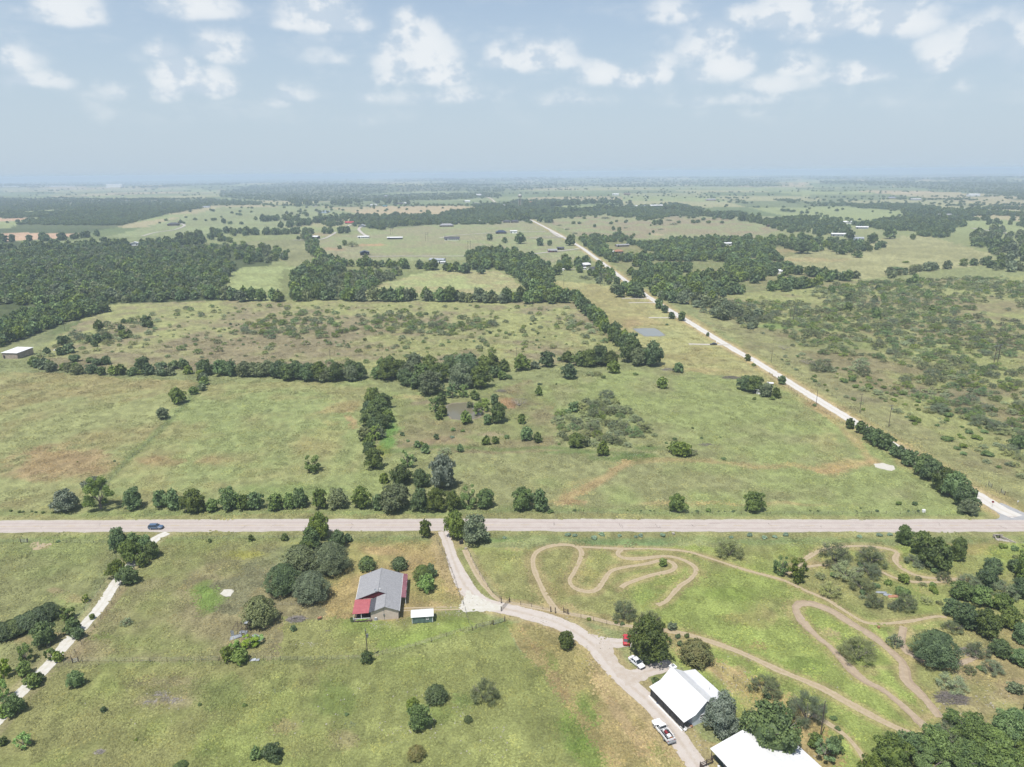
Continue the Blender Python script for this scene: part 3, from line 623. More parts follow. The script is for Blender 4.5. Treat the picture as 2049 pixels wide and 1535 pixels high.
# ------------------------------------------------------------------ water
def water_mat(name, col):
    mt = bpy.data.materials.new(name); mt.use_nodes = True; t = mt.node_tree; b = t.nodes['Principled BSDF']
    b.inputs['Base Color'].default_value = (*alb(col), 1); b.inputs['Roughness'].default_value = .12; b.inputs['IOR'].default_value = 1.33
    g = t.nodes.new('ShaderNodeNewGeometry'); n = N(t, 'ShaderNodeTexNoise', Scale=1.5, Detail=4.); t.links.new(g.outputs['Position'], n.inputs['Vector'])
    bp = N(t, 'ShaderNodeBump', Strength=.12, Distance=.1); t.links.new(n.outputs[0], bp.inputs['Height']); t.links.new(bp.outputs[0], b.inputs['Normal']); return mt
MUD = mat('wet_mud', alb((150,138,118)), scale=.6, col2=alb((172,160,136)))
def pond(px, shore, col):
    cx = sum(p[0] for p in px)/len(px); cy_ = sum(p[1] for p in px)/len(px)
    patch('pond_shore', [(cx+(x-cx)*shore, cy_+(y-cy_)*shore) for x, y in px], MUD, .02, .6)
    patch('pond', px, water_mat('pond_water', col), .045, .3)
pond([(893,813),(905,808),(935,806),(955,810),(966,822),(960,834),(948,838),(930,840),(905,838),(890,826)], 1.09, (146,140,116))
pond([(1266,658),(1290,657),(1310,657),(1322,664),(1331,671),(1320,673),(1290,673),(1278,666)], 1.07, (168,170,162))
pond([(634,424),(650,421),(662,423),(655,427),(640,427)], 1.05, (150,164,170))
# ------------------------------------------------------------------ foliage
def leaf_mat(name, c1, c2, trans=.3, k=1.85):
    mt = bpy.data.materials.new(name); mt.use_nodes = True; t = mt.node_tree; b = t.nodes['Principled BSDF']
    b.inputs['Roughness'].default_value = .6; b.inputs['Specular IOR Level'].default_value = .25
    g = t.nodes.new('ShaderNodeTexCoord'); oi = t.nodes.new('ShaderNodeObjectInfo')
    ad = t.nodes.new('ShaderNodeVectorMath'); ad.operation = 'ADD'; t.links.new(g.outputs['Object'], ad.inputs[0])
    rv = t.nodes.new('ShaderNodeCombineXYZ'); t.links.new(M(t, 'MULTIPLY', oi.outputs['Random'], 37.), rv.inputs[0]); t.links.new(rv.outputs[0], ad.inputs[1])
    n = N(t, 'ShaderNodeTexNoise', Scale=2.6, Detail=5., Roughness=.75); t.links.new(ad.outputs[0], n.inputs['Vector'])
    mx = t.nodes.new('ShaderNodeMix'); mx.data_type = 'RGBA'; t.links.new(smooth(t, n.outputs[0], .36, .64), mx.inputs[0])
    mx.inputs[6].default_value = (*(np.array(c1)*k), 1); mx.inputs[7].default_value = (*(np.array(c2)*k), 1)
    hsv = t.nodes.new('ShaderNodeHueSaturation'); t.links.new(mx.outputs[2], hsv.inputs['Color'])
    t.links.new(M(t, 'MULTIPLY_ADD', oi.outputs['Random'], .44, .78), hsv.inputs['Value'])
    r2 = M(t, 'FRACT', M(t, 'MULTIPLY', oi.outputs['Random'], 7.31))
    t.links.new(M(t, 'MULTIPLY_ADD', r2, .05, .472), hsv.inputs['Hue']); t.links.new(M(t, 'MULTIPLY_ADD', r2, -.35, 1.12), hsv.inputs['Saturation'])
    t.links.new(hsv.outputs[0], b.inputs['Base Color'])
    tr = t.nodes.new('ShaderNodeBsdfTranslucent'); t.links.new(hsv.outputs[0], tr.inputs[0]); ms = t.nodes.new('ShaderNodeMixShader'); ms.inputs[0].default_value = trans
    t.links.new(b.outputs[0], ms.inputs[1]); t.links.new(tr.outputs[0], ms.inputs[2]); t.links.new(ms.outputs[0], t.nodes['Material Output'].inputs[0])
    return mt
LEAF = {
 'oak':    leaf_mat('oak_leaves', (.080, .112, .033), (.036, .056, .022)),
 'elm':    leaf_mat('elm_leaves', (.104, .148, .036), (.050, .080, .025)),
 'grey':   leaf_mat('grey_green_leaves', (.105, .128, .060), (.062, .076, .038)),
 'silver': leaf_mat('silvery_leaves', (.125, .145, .105), (.064, .084, .052)),
 'bright': leaf_mat('bright_leaves', (.150, .225, .035), (.090, .150, .026)),
 'lime':   leaf_mat('lime_leaves', (.120, .175, .055), (.085, .125, .040)),
 'cedar':  leaf_mat('cedar_foliage', (.066, .090, .030), (.034, .048, .020), .15),
 'rust':   leaf_mat('rusty_foliage', (.105, .100, .036), (.070, .080, .030), .2),
 'mesq':   leaf_mat('mesquite_leaves', (.165, .195, .080), (.120, .138, .070), .3),
 'sage':   leaf_mat('sage_foliage', (.130, .180, .125), (.090, .135, .085), .3),
}
BARK = mat('grey_bark', (.16, .14, .12), rough=.9, var=.3, scale=3)
TWIG = mat('bleached_twigs', (.26, .235, .215), rough=.9, var=.25, scale=4)
TWIGD = mat('mesquite_twigs', (.15, .135, .125), rough=.9, var=.25, scale=4)

def fast_mesh(name, V, Q, mats, mi=None):
    me = bpy.data.meshes.new(name); me.vertices.add(len(V)); me.vertices.foreach_set('co', V.ravel().astype(np.float32))
    me.loops.add(Q.size); me.loops.foreach_set('vertex_index', Q.ravel().astype(np.int32)); me.polygons.add(len(Q))
    me.polygons.foreach_set('loop_start', np.arange(0, Q.size, 4, dtype=np.int32))
    if mi is not None: me.polygons.foreach_set('material_index', mi.astype(np.int32))
    me.update(calc_edges=True)
    for m_ in mats: me.materials.append(m_)
    return me
def leaves_at(c, n, size, g, up=.5, asp=1.0):
    """one quad per centre c, facing roughly n"""
    k = len(c); n = n+g.normal(0, .75, (k, 3)); n[:, 2] += up; n /= np.linalg.norm(n, axis=1)[:, None]
    a = g.normal(0, 1, (k, 3)); u = np.cross(n, a); u /= np.linalg.norm(u, axis=1)[:, None]; w = np.cross(n, u)
    s = size*g.uniform(.6, 1.35, (k, 1)); u = u*s*asp; w = w*s
    V = np.stack([c-u-w, c+u-w*.6, c+u*.8+w, c-u*.7+w*.9], 1).reshape(-1, 3)
    return V, np.arange(4*k).reshape(-1, 4)
def crown_geo(kind, seed, n):
    """unit crown: radius about 1 in x and y, foot at z=0; returns leaf quads"""
    g = np.random.default_rng(seed); C, Nn = [], []
    if kind == 'oak':       # rounded, billowing, lobed
        nb = 20; lob = []
        for i in range(nb):
            a = i*2.39996+g.uniform(-.4, .4); t = (i+.5)/nb; z = .20+1.12*t; rad = .68*math.sqrt(max(.05, 1-((z-.55)/.9)**2))*g.uniform(.55, 1.22)
            rr_ = g.uniform(.2, .46)*(1.06-.3*t); lob.append((math.cos(a)*rad, math.sin(a)*rad, z*.95, rr_))
        lob += [(g.uniform(-.15, .15), g.uniform(-.15, .15), .75, .55), (0, 0, 1.2, .34)]
        w = np.array([l[3]**2 for l in lob]); cnt = np.maximum(4, (n*w/w.sum()).astype(int))
        for (x, y, z, r_), k in zip(lob, cnt):
            d = g.normal(0, 1, (k, 3)); d[:, 2] = np.where(d[:, 2] < -.2, -d[:, 2]*.7, d[:, 2]); d /= np.linalg.norm(d, axis=1)[:, None]
            rr2 = r_*g.uniform(.72, 1.08, (k, 1))*(1+.18*np.sin(d[:, :1]*7+x*9)*np.cos(d[:, 1:2]*8+z*5))
            C.append(np.array((x, y, z))+d*rr2*np.array((1, 1, .82))); Nn.append(d)
        size = .098*math.sqrt(1500/max(n, 60))*.72
    elif kind == 'loose':   # airy, separate sprays
        nb = 22; lob = []
        for i in range(nb):
            a = g.uniform(0, 6.28); z = g.uniform(.12, 1.45); rad = .8*math.sqrt(max(.04, 1-((z-.75)/.85)**2))*math.sqrt(g.uniform(.15, 1)); lob.append((math.cos(a)*rad, math.sin(a)*rad, z, g.uniform(.14, .3)))
        k = max(3, n//nb)
        for (x, y, z, r_) in lob:
            d = g.normal(0, 1, (k, 3)); d /= np.linalg.norm(d, axis=1)[:, None]; C.append(np.array((x, y, z))+d*r_*g.uniform(.3, 1.1, (k, 1))*np.array((1, 1, .7))); Nn.append(d)
        size = .075*math.sqrt(1500/max(n, 60))*.72
    elif kind == 'mesq':    # low, wide, flat-topped, see-through, many small sprays on spreading limbs
        nb = 46; k = max(2, n//nb)
        for i in range(nb):
            a = g.uniform(0, 6.28); q = math.sqrt(g.uniform(.02, 1)); rad = .92*q; z = .10+.9*math.sqrt(max(0, 1-q*q*.92))*g.uniform(.35, 1.06)
            d = g.normal(0, 1, (k, 3)); d /= np.linalg.norm(d, axis=1)[:, None]
            C.append(np.array((math.cos(a)*rad, math.sin(a)*rad, z))+d*g.uniform(.05, .21, (k, 1))*np.array((1.2, 1.2, .6))); Nn.append(d)
        size = .046*math.sqrt(1500/max(n, 60))*.72
    elif kind == 'cedar':   # dense ovoid of upright tips
        k = n; d = g.normal(0, 1, (k, 3)); d /= np.linalg.norm(d, axis=1)[:, None]; z = (d[:, 2]+1)/2
        prof = np.sin(np.clip(z, 0, 1)**.62*math.pi)**.6; a = np.arctan2(d[:, 1], d[:, 0]); lumps = 1+.13*np.sin(a*5+z*9+seed)+.1*np.sin(a*9-z*13+2*seed)
        r_ = prof*lumps*g.uniform(.8, 1.06, k); C.append(np.stack([np.cos(a)*r_, np.sin(a)*r_, .08+z*1.75], 1)); Nn.append(np.stack([np.cos(a), np.sin(a), .6+0*a], 1))
        size = .088*math.sqrt(1500/max(n, 60))*.72
    elif kind == 'bush':
        nb = 7; k = max(4, n//nb)
        for i in range(nb):
            a = g.uniform(0, 6.28); rad = .5*math.sqrt(g.uniform(0, 1)) if i else 0; r_ = g.uniform(.36, .55)
            d = g.normal(0, 1, (k, 3)); d[:, 2] = abs(d[:, 2]); d /= np.linalg.norm(d, axis=1)[:, None]
            C.append(np.array((math.cos(a)*rad, math.sin(a)*rad, g.uniform(.2, .5)))+d*r_*g.uniform(.7, 1.1, (k, 1))); Nn.append(d)
        size = .1*math.sqrt(1500/max(n, 60))*.72
    C = np.concatenate(C); Nn = np.concatenate(Nn); C[:, 2] = np.maximum(C[:, 2], .04)
    return leaves_at(C, Nn, size, g, up={'mesq': 1.3, 'cedar': .4, 'loose': .7}.get(kind, .55), asp=1.1 if kind != 'cedar' else .8)
def core_geo(kind, seed):
    """solid inner mass so that dense crowns are opaque"""
    g = np.random.default_rng(seed+99); nu, nv = 10, 6; V = []
    for i in range(nv+1):
        ph = math.pi*i/nv
        for j in range(nu):
            a = 6.2832*j/nu; k = g.uniform(.78, 1.1)
            V.append((math.cos(a)*math.sin(ph)*k, math.sin(a)*math.sin(ph)*k, -math.cos(ph)*k))
    V = np.array(V); s = {'oak': ((.68, .68, .52), .66), 'cedar': ((.72, .72, .72), .88), 'bush': ((.6, .6, .34), .42)}[kind]
    V = V*np.array(s[0])+np.array((0, 0, s[1])); Q = []
    for i in range(nv):
        for j in range(nu): Q.append((i*nu+j, i*nu+(j+1) % nu, (i+1)*nu+(j+1) % nu, (i+1)*nu+j))
    return V, np.array(Q)
def wood_geo(kind, seed, fine=True):
    g = random.Random(seed); b = MB()
    if kind in ('oak', 'loose'):
        b.tube((0, 0, -.05), (0, 0, .42), .075, .055, 7)
        for i in range(5):
            a = i*1.257+g.uniform(-.3, .3); e = Vector((math.cos(a)*.42, math.sin(a)*.42, .85)); b.tube((0, 0, .36), e, .04, .02, 5)
            if fine:
                for s in (-.5, .5): b.tube(e, e+Vector((math.cos(a+s)*.32, math.sin(a+s)*.32, .28)), .018, .006, 4)
    elif kind == 'mesq':
        for i in range(6 if fine else 4):
            a = i*1.05+g.uniform(-.4, .4); e = Vector((math.cos(a)*.33, math.sin(a)*.33, .42)); b.tube((0, 0, -.04), e, .03, .02, 4)
            for s in ((-.6, .1, .6) if fine else (0,)):
                e2 = e+Vector((math.cos(a+s)*.36, math.sin(a+s)*.36, g.uniform(.2, .4))); b.tube(e, e2, .014, .007, 3)
                if fine:
                    for q in (-.5, .5): b.tube(e2, e2+Vector((math.cos(a+s+q)*.24, math.sin(a+s+q)*.24, .12)), .007, .003, 3)
    elif kind == 'bare':
        for i in range(7):
            a = i*.9+g.uniform(-.3, .3); e = Vector((math.cos(a)*.4, math.sin(a)*.4, .5)); b.tube((0, 0, 0), e, .035, .02, 4)
            for s in (-.8, -.3, .2, .7):
                e2 = e+Vector((math.cos(a+s)*.4, math.sin(a+s)*.4, g.uniform(.15, .5))); b.tube(e, e2, .018, .009, 3)
                for q in (-.6, 0, .6): b.tube(e2, e2+Vector((math.cos(a+s+q)*.3, math.sin(a+s+q)*.3, g.uniform(0, .25))), .009, .003, 3)
    else:
        b.tube((0, 0, -.05), (0, 0, .8), .06, .03, 6)
    return b
def wood_np(kind, seed, fine=False):
    b = wood_geo(kind, seed, fine); V = np.array(b.v); Q = []
    for f in b.f:
        if len(f) == 4: Q.append(f)
    return V, np.array(Q)

# form, leaf colour, wood material, height of the crown over its radius (unit mesh is about 1.5 tall)
SPEC = {
 'oak': ('oak', 'oak', 1.0), 'elm': ('oak', 'elm', 1.05), 'loose': ('loose', 'elm', 1.05), 'grey': ('oak', 'grey', .95), 'silver': ('oak', 'silver', 1.35), 'bright': ('loose', 'bright', 1.1), 'rbright': ('oak', 'bright', 1.05),
 'lime': ('loose', 'lime', 1.1), 'round': ('cedar', 'grey', .86), 'roundd': ('cedar', 'oak', .86), 'rounds': ('oak', 'silver', .95), 'cedar': ('cedar', 'cedar', 1.0), 'rust': ('cedar', 'rust', .72), 'mesq': ('mesq', 'mesq', .85), 'mesqg': ('mesq', 'grey', 1.0), 'mesqe': ('mesq', 'elm', .95),
 'bush': ('bush', 'elm', 1.0), 'dbush': ('bush', 'oak', 1.1), 'sage': ('bush', 'sage', .8), 'bare': ('bare', None, .8)}
NAMES = {'oak': ('tree', 'tree', 'dark green tree'), 'elm': ('tree', 'tree', 'mid green tree'), 'loose': ('tree', 'tree', 'airy green tree'), 'grey': ('tree', 'tree', 'grey-green tree'),
 'silver': ('tree', 'tree', 'silvery green tree'), 'bright': ('tree', 'tree', 'bright green tree'), 'rbright': ('tree', 'tree', 'bright green tree'), 'lime': ('tree', 'tree', 'light green tree'), 'round': ('tree', 'tree', 'round olive green tree'),
 'roundd': ('tree', 'tree', 'round dark green tree'), 'rounds': ('tree', 'tree', 'round grey-green tree'), 'cedar': ('cedar_tree', 'cedar', 'dark green cedar'), 'rust': ('tree', 'tree', 'rusty green tree'),
 'mesq': ('mesquite_tree', 'mesquite', 'feathery mesquite'), 'mesqg': ('mesquite_tree', 'mesquite', 'greyish mesquite'), 'mesqe': ('mesquite_tree', 'mesquite', 'bright leafy mesquite'), 'bush': ('bush', 'bush', 'green bush'), 'dbush': ('bush', 'bush', 'dark green bush'),
 'sage': ('bush', 'bush', 'blue-green bush'), 'bare': ('bare_tree', 'bare tree', 'bare grey tree')}
NLEAF = {'xhi': 11000, 'hi': 4200, 'mid': 1100, 'lo': 300}
_mc = {}
def crown_mesh(kind, lod, var):
    key = ('c', kind, lod, var)
    if key not in _mc:
        form, leaf, _ = SPEC[kind]; V, Q = crown_geo(form, var*7+3, NLEAF[lod])
        if form in ('oak', 'cedar', 'bush'):
            V2, Q2 = core_geo(form, var); Q = np.concatenate([Q, Q2+len(V)]); V = np.concatenate([V, V2])
        _mc[key] = fast_mesh('crown', V, Q, [LEAF[leaf]])
    return _mc[key]
def trunk_mesh(kind, var):
    form = SPEC[kind][0]; key = ('t', form, var)
    if key not in _mc:
        _mc[key] = wood_geo(form, var).mesh('trunk', TWIG if form == 'bare' else (TWIGD if form == 'mesq' else BARK))
    return _mc[key]
def whole_mesh(kind, lod, var):
    key = ('w', kind, lod, var)
    if key not in _mc:
        form, leaf, _ = SPEC[kind]; W, WQ = wood_np(form, var, form == 'bare'); wm_ = TWIG if form == 'bare' else (TWIGD if form == 'mesq' else BARK)
        if form == 'bare': _mc[key] = fast_mesh('bare_tree', W, WQ, [wm_])
        else:
            V, Q = crown_geo(form, var*7+3, NLEAF[lod]); 
            if form in ('oak', 'cedar', 'bush'):
                V2, Q2 = core_geo(form, var); Q = np.concatenate([Q, Q2+len(V)]); V = np.concatenate([V, V2])
            mi = np.concatenate([np.zeros(len(Q)), np.ones(len(WQ))]); Q = np.concatenate([Q, WQ+len(V)]); V = np.concatenate([V, W])
            _mc[key] = fast_mesh('tree', V, Q, [LEAF[leaf], wm_], mi)
    return _mc[key]

TREES = []     # dict(kind, x, y, r, h, g=group phrase, n=label noun, own label)
def T(kind, px, py, w, group=None, hf=1.0, label=None, wld=None, r=None):
    """tree with its foot under pixel (px, py) and a crown w pixels wide"""
    form = SPEC[kind][0]
    if wld is None and form in ('oak', 'cedar', 'loose'): py -= .14*w
    hf *= {'oak': 1.3, 'loose': 1.25, 'cedar': 1.12, 'mesq': 1.1}.get(form, 1)
    p = P(px, py) if wld is None else Vector((wld[0], wld[1], float(hgt(*wld))))
    _, _, dep = proj(p.x, p.y, p.z); rad = r if r is not None else w*.5*float(dep)/F
    TREES.append(dict(k=kind, p=p, r=rad, h=rad*SPEC[kind][2]*hf, d=float(dep), g=group, l=label))
def TS(group, items):
    for it in items:
        T(it[0], it[1], it[2], it[3], group, *(it[4:]))

# --- trees one by one, photograph pixels (kind, foot x, foot y, crown width, [height factor])
TS('in the row along the far side of the highway', [
 ('rounds',132,1029,50),('loose',202,1028,68),('elm',268,1023,40,1.1),('elm',322,1019,31,1.2),('elm',348,1024,33,1.35),('oak',389,1030,50),('elm',425,1027,27),('elm',461,1024,42,1.1),
 ('elm',488,1023,27,1.2),('elm',512,1023,34,1.1),('elm',553,1025,33,1.1),('elm',580,1021,27,1.2),('elm',602,1019,32,1.25),('elm',641,1021,31,1.35),('grey',677,1021,44),('elm',724,1022,44,1.05),
 ('oak',756,1023,22,1.6),('grey',790,1028,66,.9),('oak',842,1027,42,1.15),('oak',874,1027,40,1.25),('oak',906,1024,36,1.15),('lime',938,1022,42,1.1),('elm',972,1021,38,1.1),
 ('elm',1046,1026,42,1.2),('elm',1080,1026,34,1.35),('bush',1101,1026,13),('elm',1354,1028,38,1.0),('elm',1508,1028,40,1.05)])
TS('in the creek clump behind the roadside row', [
 ('oak',750,942,40,1.1),('oak',738,911,26),('lime',626,951,42,.9),('elm',769,969,21),('oak',803,975,44,1.0),('lime',815,940,34),('oak',842,979,36,1.1),('silver',886,985,58,.95)])
TS('over the farm drive mouth by the highway', [('elm',912,1082,44,1.35),('grey',950,1092,56,1.15),('oak',852,1078,25,1.6)])
TS('beside the white rock lane', [
 ('elm',240,1106,40,1.2),('elm',268,1098,30),('elm',294,1112,32,1.2),('elm',262,1130,44,1.1),('oak',305,1120,36,1.0),('oak',285,1136,30),('elm',236,1160,38),('oak',258,1173,44,.9),
 ('loose',172,1207,16),('cedar',9,1283,48,.7),('cedar',27,1276,46,.7),('cedar',46,1268,46,.72),('cedar',64,1260,44,.75),('cedar',82,1252,44,.78),('cedar',100,1243,42,.8),
 ('oak',90,1296,50,1.05),('loose',136,1244,32,.9),('elm',146,1270,32),('oak',158,1280,26),('loose',102,1322,26,.9),('elm',118,1326,22),('loose',52,1330,36,1.1),('elm',50,1355,30),('elm',68,1378,32,.9),('oak',80,1366,20),
 ('bright',8,1360,34,1.2),('bright',6,1405,36,1.2),('elm',30,1432,44,.9),('bright',14,1440,34,.8),('oak',185,1240,12),('oak',8,1492,18)])
TS('in the meadow below the wire fence', [('elm',153,1377,34,1.0),('bright',48,1500,32,1.0),('lime',208,1426,12),('bush',272,1482,8),('bush',490,1413,11),('bush',116,1085,9),('bush',694,1431,9),
 ('cedar',873,1408,44,.8),('mesqg',970,1400,56,1.35),('elm',840,1462,46,1.15),('elm',826,1430,34,.9),('cedar',937,1446,17,.75),('rust',833,1520,36,.95),('oak',545,1524,42,.85),('elm',513,1520,22,1.2),('dbush',400,1412,8),
 ('dbush',360,1538,40,.5)])
TS('west of the grey-roofed house', [
 ('elm',640,1082,44,1.25),('elm',622,1104,42,1.1),('oak',677,1100,36,1.1),('oak',696,1086,17),('round',664,1152,72,1.0),('oak',612,1120,34,1.1),('round',600,1146,64,.9),('roundd',568,1192,68,1.0),('round',625,1208,68,1.05),
 ('round',522,1255,62,1.1),('oak',570,1083,15),('oak',503,1084,12,1.2),('mesq',253,1249,24,1.1),('oak',420,1086,8)])
TS('around the grey-roofed house', [('roundd',735,1144,34,.95),('roundd',800,1142,32,.9),('roundd',846,1166,38,1.0),('oak',862,1158,26,1.1),('rbright',855,1187,34,1.1),('dbush',706,1243,12,1.2),('bright',587,1264,13,.9),('oak',735,1328,26,1.0)])
TS('at the fallen tin shed', [('elm',456,1322,30,.9),('elm',482,1330,34,.9),('bright',470,1308,28,.8),('bright',500,1300,44,.55),('bright',515,1290,30,.5)])
TS('around the white-roofed farmhouse', [('oak',1132,1300,37,1.0),('oak',1296,1330,96,1.0),('rust',1392,1330,64,.95),('dbush',1360,1292,15,1.2),('dbush',1356,1276,13,1.2),('dbush',1374,1275,12,1.3),('dbush',1420,1312,14,1.1),('dbush',1310,1369,22,1.1),
 ('rounds',1443,1474,74,1.25),('oak',1541,1520,124,.9),('elm',1668,1510,30,1.3),('elm',1630,1500,28,1.3),('lime',1650,1525,50,.8),('bush',1245,1250,10),('bush',1178,1240,10),('bush',1232,1247,9)])
TS('along the grassy track field', [('mesqg',1248,1236,56,1.1),('mesqg',1300,1258,52,1.3),('elm',1327,1134,19,.8),('mesqg',1459,1111,56,1.0),('grey',1345,1262,20,.8),('mesqg',1530,1386,66,.95),('mesqg',1614,1440,78,1.3),('mesqg',1715,1318,74,1.0),('mesqg',1790,1291,34,1.2),
 ('roundd',1870,1335,82,.95),('mesq',1905,1376,58,.9),('loose',1562,1154,36,1.1),('loose',1596,1168,48,1.0),('mesqg',1670,1122,60,1.1),('mesqg',1742,1128,62,.95),('mesq',1692,1154,66,.9),('mesqg',1740,1152,46,.9),('mesq',1660,1190,46,1.1),('mesqg',1725,1180,52,.8),
 ('mesqg',1748,1212,38,1.1),('mesqg',1812,1218,46,1.2),('elm',1808,1094,38,1.1),('oak',1844,1118,50,1.1),('oak',1870,1145,62,1.1),('loose',1884,1118,26),('oak',1915,1124,38,1.35),('mesqg',1830,1128,40,.8)])
TS('in the thicket by the right edge', [('oak',1985,1150,40,.8),('oak',2030,1148,34,.8),('oak',1975,1178,45,.9),('mesqg',1940,1170,46,.8),('mesqg',2010,1190,54,.8),('oak',2040,1200,43,1.0),('elm',1925,1205,48,.8),('elm',1962,1215,46,.85),('elm',2005,1228,43,.9),('oak',1905,1235,39,.9),
 ('oak',1932,1262,54,1.0),('oak',1970,1278,59,1.0),('oak',2018,1262,46,1.0),('elm',2045,1290,43,1.0),('mesqg',1905,1262,39,.9),('mesqg',1955,1310,46,.9),('oak',2000,1318,42,.9),('elm',2040,1335,39,.9),('mesqg',1985,1345,43,1.0),('mesqg',1940,1345,28,.8),
 ('bush',1960,1340,15),('grey',2030,1390,31,.8)])
TS('in the lower right wood', [('elm',1945,1500,80,.8),('elm',1980,1520,74,.8),('elm',2020,1490,80,.85),('elm',1905,1455,40,.8),('mesqg',1895,1480,60,.9),('elm',1870,1530,80,.8),('elm',1820,1520,60,.9),('elm',1780,1540,76,.9),('elm',1745,1560,50,.9),('elm',1930,1560,90,.8),('elm',2000,1570,90,.9),('elm',2055,1560,80,.8),('elm',1870,1480,34,.8),('lime',1860,1560,80,.6)])
TS('lining the gravel road', [('oak',1700,860,20,1.1),('oak',1722,870,24,1.1),('oak',1738,884,28,1.05),('elm',1752,895,32,1.1),('oak',1772,905,34,1.1),('elm',1790,914,20),('oak',1800,921,26,1.1),('oak',1818,936,32,1.1),('oak',1846,955,42,1.1),('oak',1862,966,44,1.05),('oak',1888,990,48,1.1),('elm',1908,1002,50,1.1),
 ('oak',1930,1020,46,1.1),('grey',1935,1033,38,.9),('oak',1564,771,17,1.1),('dbush',1508,733,10),('cedar',1416,674,7,1.2),('oak',1496,724,12,1.2),('dbush',1629,813,9),('oak',1364,644,18,1.1),('oak',1344,640,14),('oak',1330,628,16),('elm',1318,620,20),('bush',1335,651,7)])
TS('standing alone in the middle pasture', [('elm',1325,780,24,.95),('elm',1357,748,22,.9),('oak',1492,786,36,.9),('oak',1510,790,36,1.0),('grey',1532,797,30,1.0),('oak',1553,799,18,1.2),('dbush',1545,800,12),('dbush',1509,800,8,1.3),('elm',1206,914,23,1.2),('oak',1153,899,36,.85),('grey',1165,897,30,.9),
 ('elm',1352,912,30,.9),('elm',1366,918,32,1.0),('mesqg',1385,910,24,.9),('bush',1350,880,10),('bush',1448,920,13,.9),('dbush',1386,858,7),('bush',1404,878,7),('bush',1441,876,6),('elm',1053,884,26,1.1),('oak',1076,888,18,1.2),('elm',1044,850,17,1.2),('elm',1078,793,14,1.3),('dbush',1113,770,5,1.3),('dbush',1080,770,12,.6),
 ('oak',1139,762,33,1.0),('bush',1272,750,12,.7),('bush',1333,888,8),('bush',1119,890,8),('elm',356,812,33,1.0),('dbush',350,796,24,.9),('grey',326,842,27,.95),('bush',385,786,15,.8),('rounds',187,984,40,.7),('dbush',204,966,19,.9),('dbush',229,924,6),('dbush',155,925,4),('dbush',281,775,4),('bush',500,1084,8),
 ('elm',1380,1176,0.1),])
TREES.pop()
TS('in the tall clump between the two hayfields', [('oak',748,815,40,.9),('oak',768,822,36,.9),('oak',738,832,34,.8),('oak',758,840,46,.9),('elm',776,848,28,.9),('oak',742,856,42,.9),('oak',765,862,38,.8),('oak',750,874,40,.9),('grey',728,884,30,1.0),('lime',750,884,30,1.0),('elm',738,898,24,1.0),('grey',760,880,24)])
TS('around the brown pond', [('lime',870,828,26,1.2),('lime',886,835,20,1.1),('lime',884,812,22,1.1),('lime',905,800,28,1.0),('lime',928,798,26,1.0),('lime',950,802,20,.9),('lime',878,842,18,1.0),('lime',956,834,26,1.0),('lime',972,826,26,1.0),('elm',932,850,24,1.0),('lime',990,812,20,1.1),('oak',998,850,38,1.15),('elm',976,852,20,1.1),('grey',940,818,14),
 ('grey',830,925,10),('bare',1039,812,34,.8),('mesqg',966,808,20,1.0),('dbush',806,872,11,1.2),('dbush',874,879,12,1.6),('bush',816,884,9),('elm',835,897,14),('bush',844,890,12),('elm',852,909,18,1.1),('mesq',890,908,30,.9),('elm',921,906,14,1.1),('bush',906,862,14),('elm',973,892,18,1.0),('elm',992,890,15,1.0),('bush',1014,877,14),('bush',926,864,10),('sage',905,876,10)])
TS('in the hedgerow tree belt beyond the pond', [('oak',775,766,42,1.0),('oak',800,758,36),('grey',820,762,40,.95),('grey',830,746,36,1.1),('elm',845,765,34,1.0),('oak',860,750,34,1.1),('oak',812,776,36,1.0),('oak',834,782,34,.9),('grey',862,796,54,1.0),('oak',880,770,40,1.05),('oak',902,756,36,1.1),('oak',922,750,34,1.1),
 ('grey',922,784,58,1.0),('oak',945,758,38,1.1),('oak',962,782,48,1.0),('oak',940,742,34),('oak',968,748,34),('oak',992,758,24),('elm',1004,762,18),('oak',780,744,26,1.2),('elm',765,750,24,1.3),('oak',898,738,26),('oak',985,740,30),('oak',1008,746,24),('dbush',1018,758,18),
 ('elm',1043,745,34,.95),('oak',1095,738,32,1.05),('grey',1070,740,20,.8),('oak',1136,728,26,.9),('oak',1160,736,34,.9),('oak',1178,738,38,.95),('oak',1200,736,42,1.0),('oak',1222,738,34,1.0),('oak',1262,730,44,1.25),('grey',1275,736,36,1.1),('oak',1305,738,46,1.15),('oak',1288,732,24),('elm',1228,750,26,1.0),('mesq',1180,752,20,1.0),('mesq',1196,752,22,.9),('dbush',1208,757,11),('dbush',1120,722,12),
 ('oak',1242,690,24,.9),('oak',1264,700,24,1.4)])

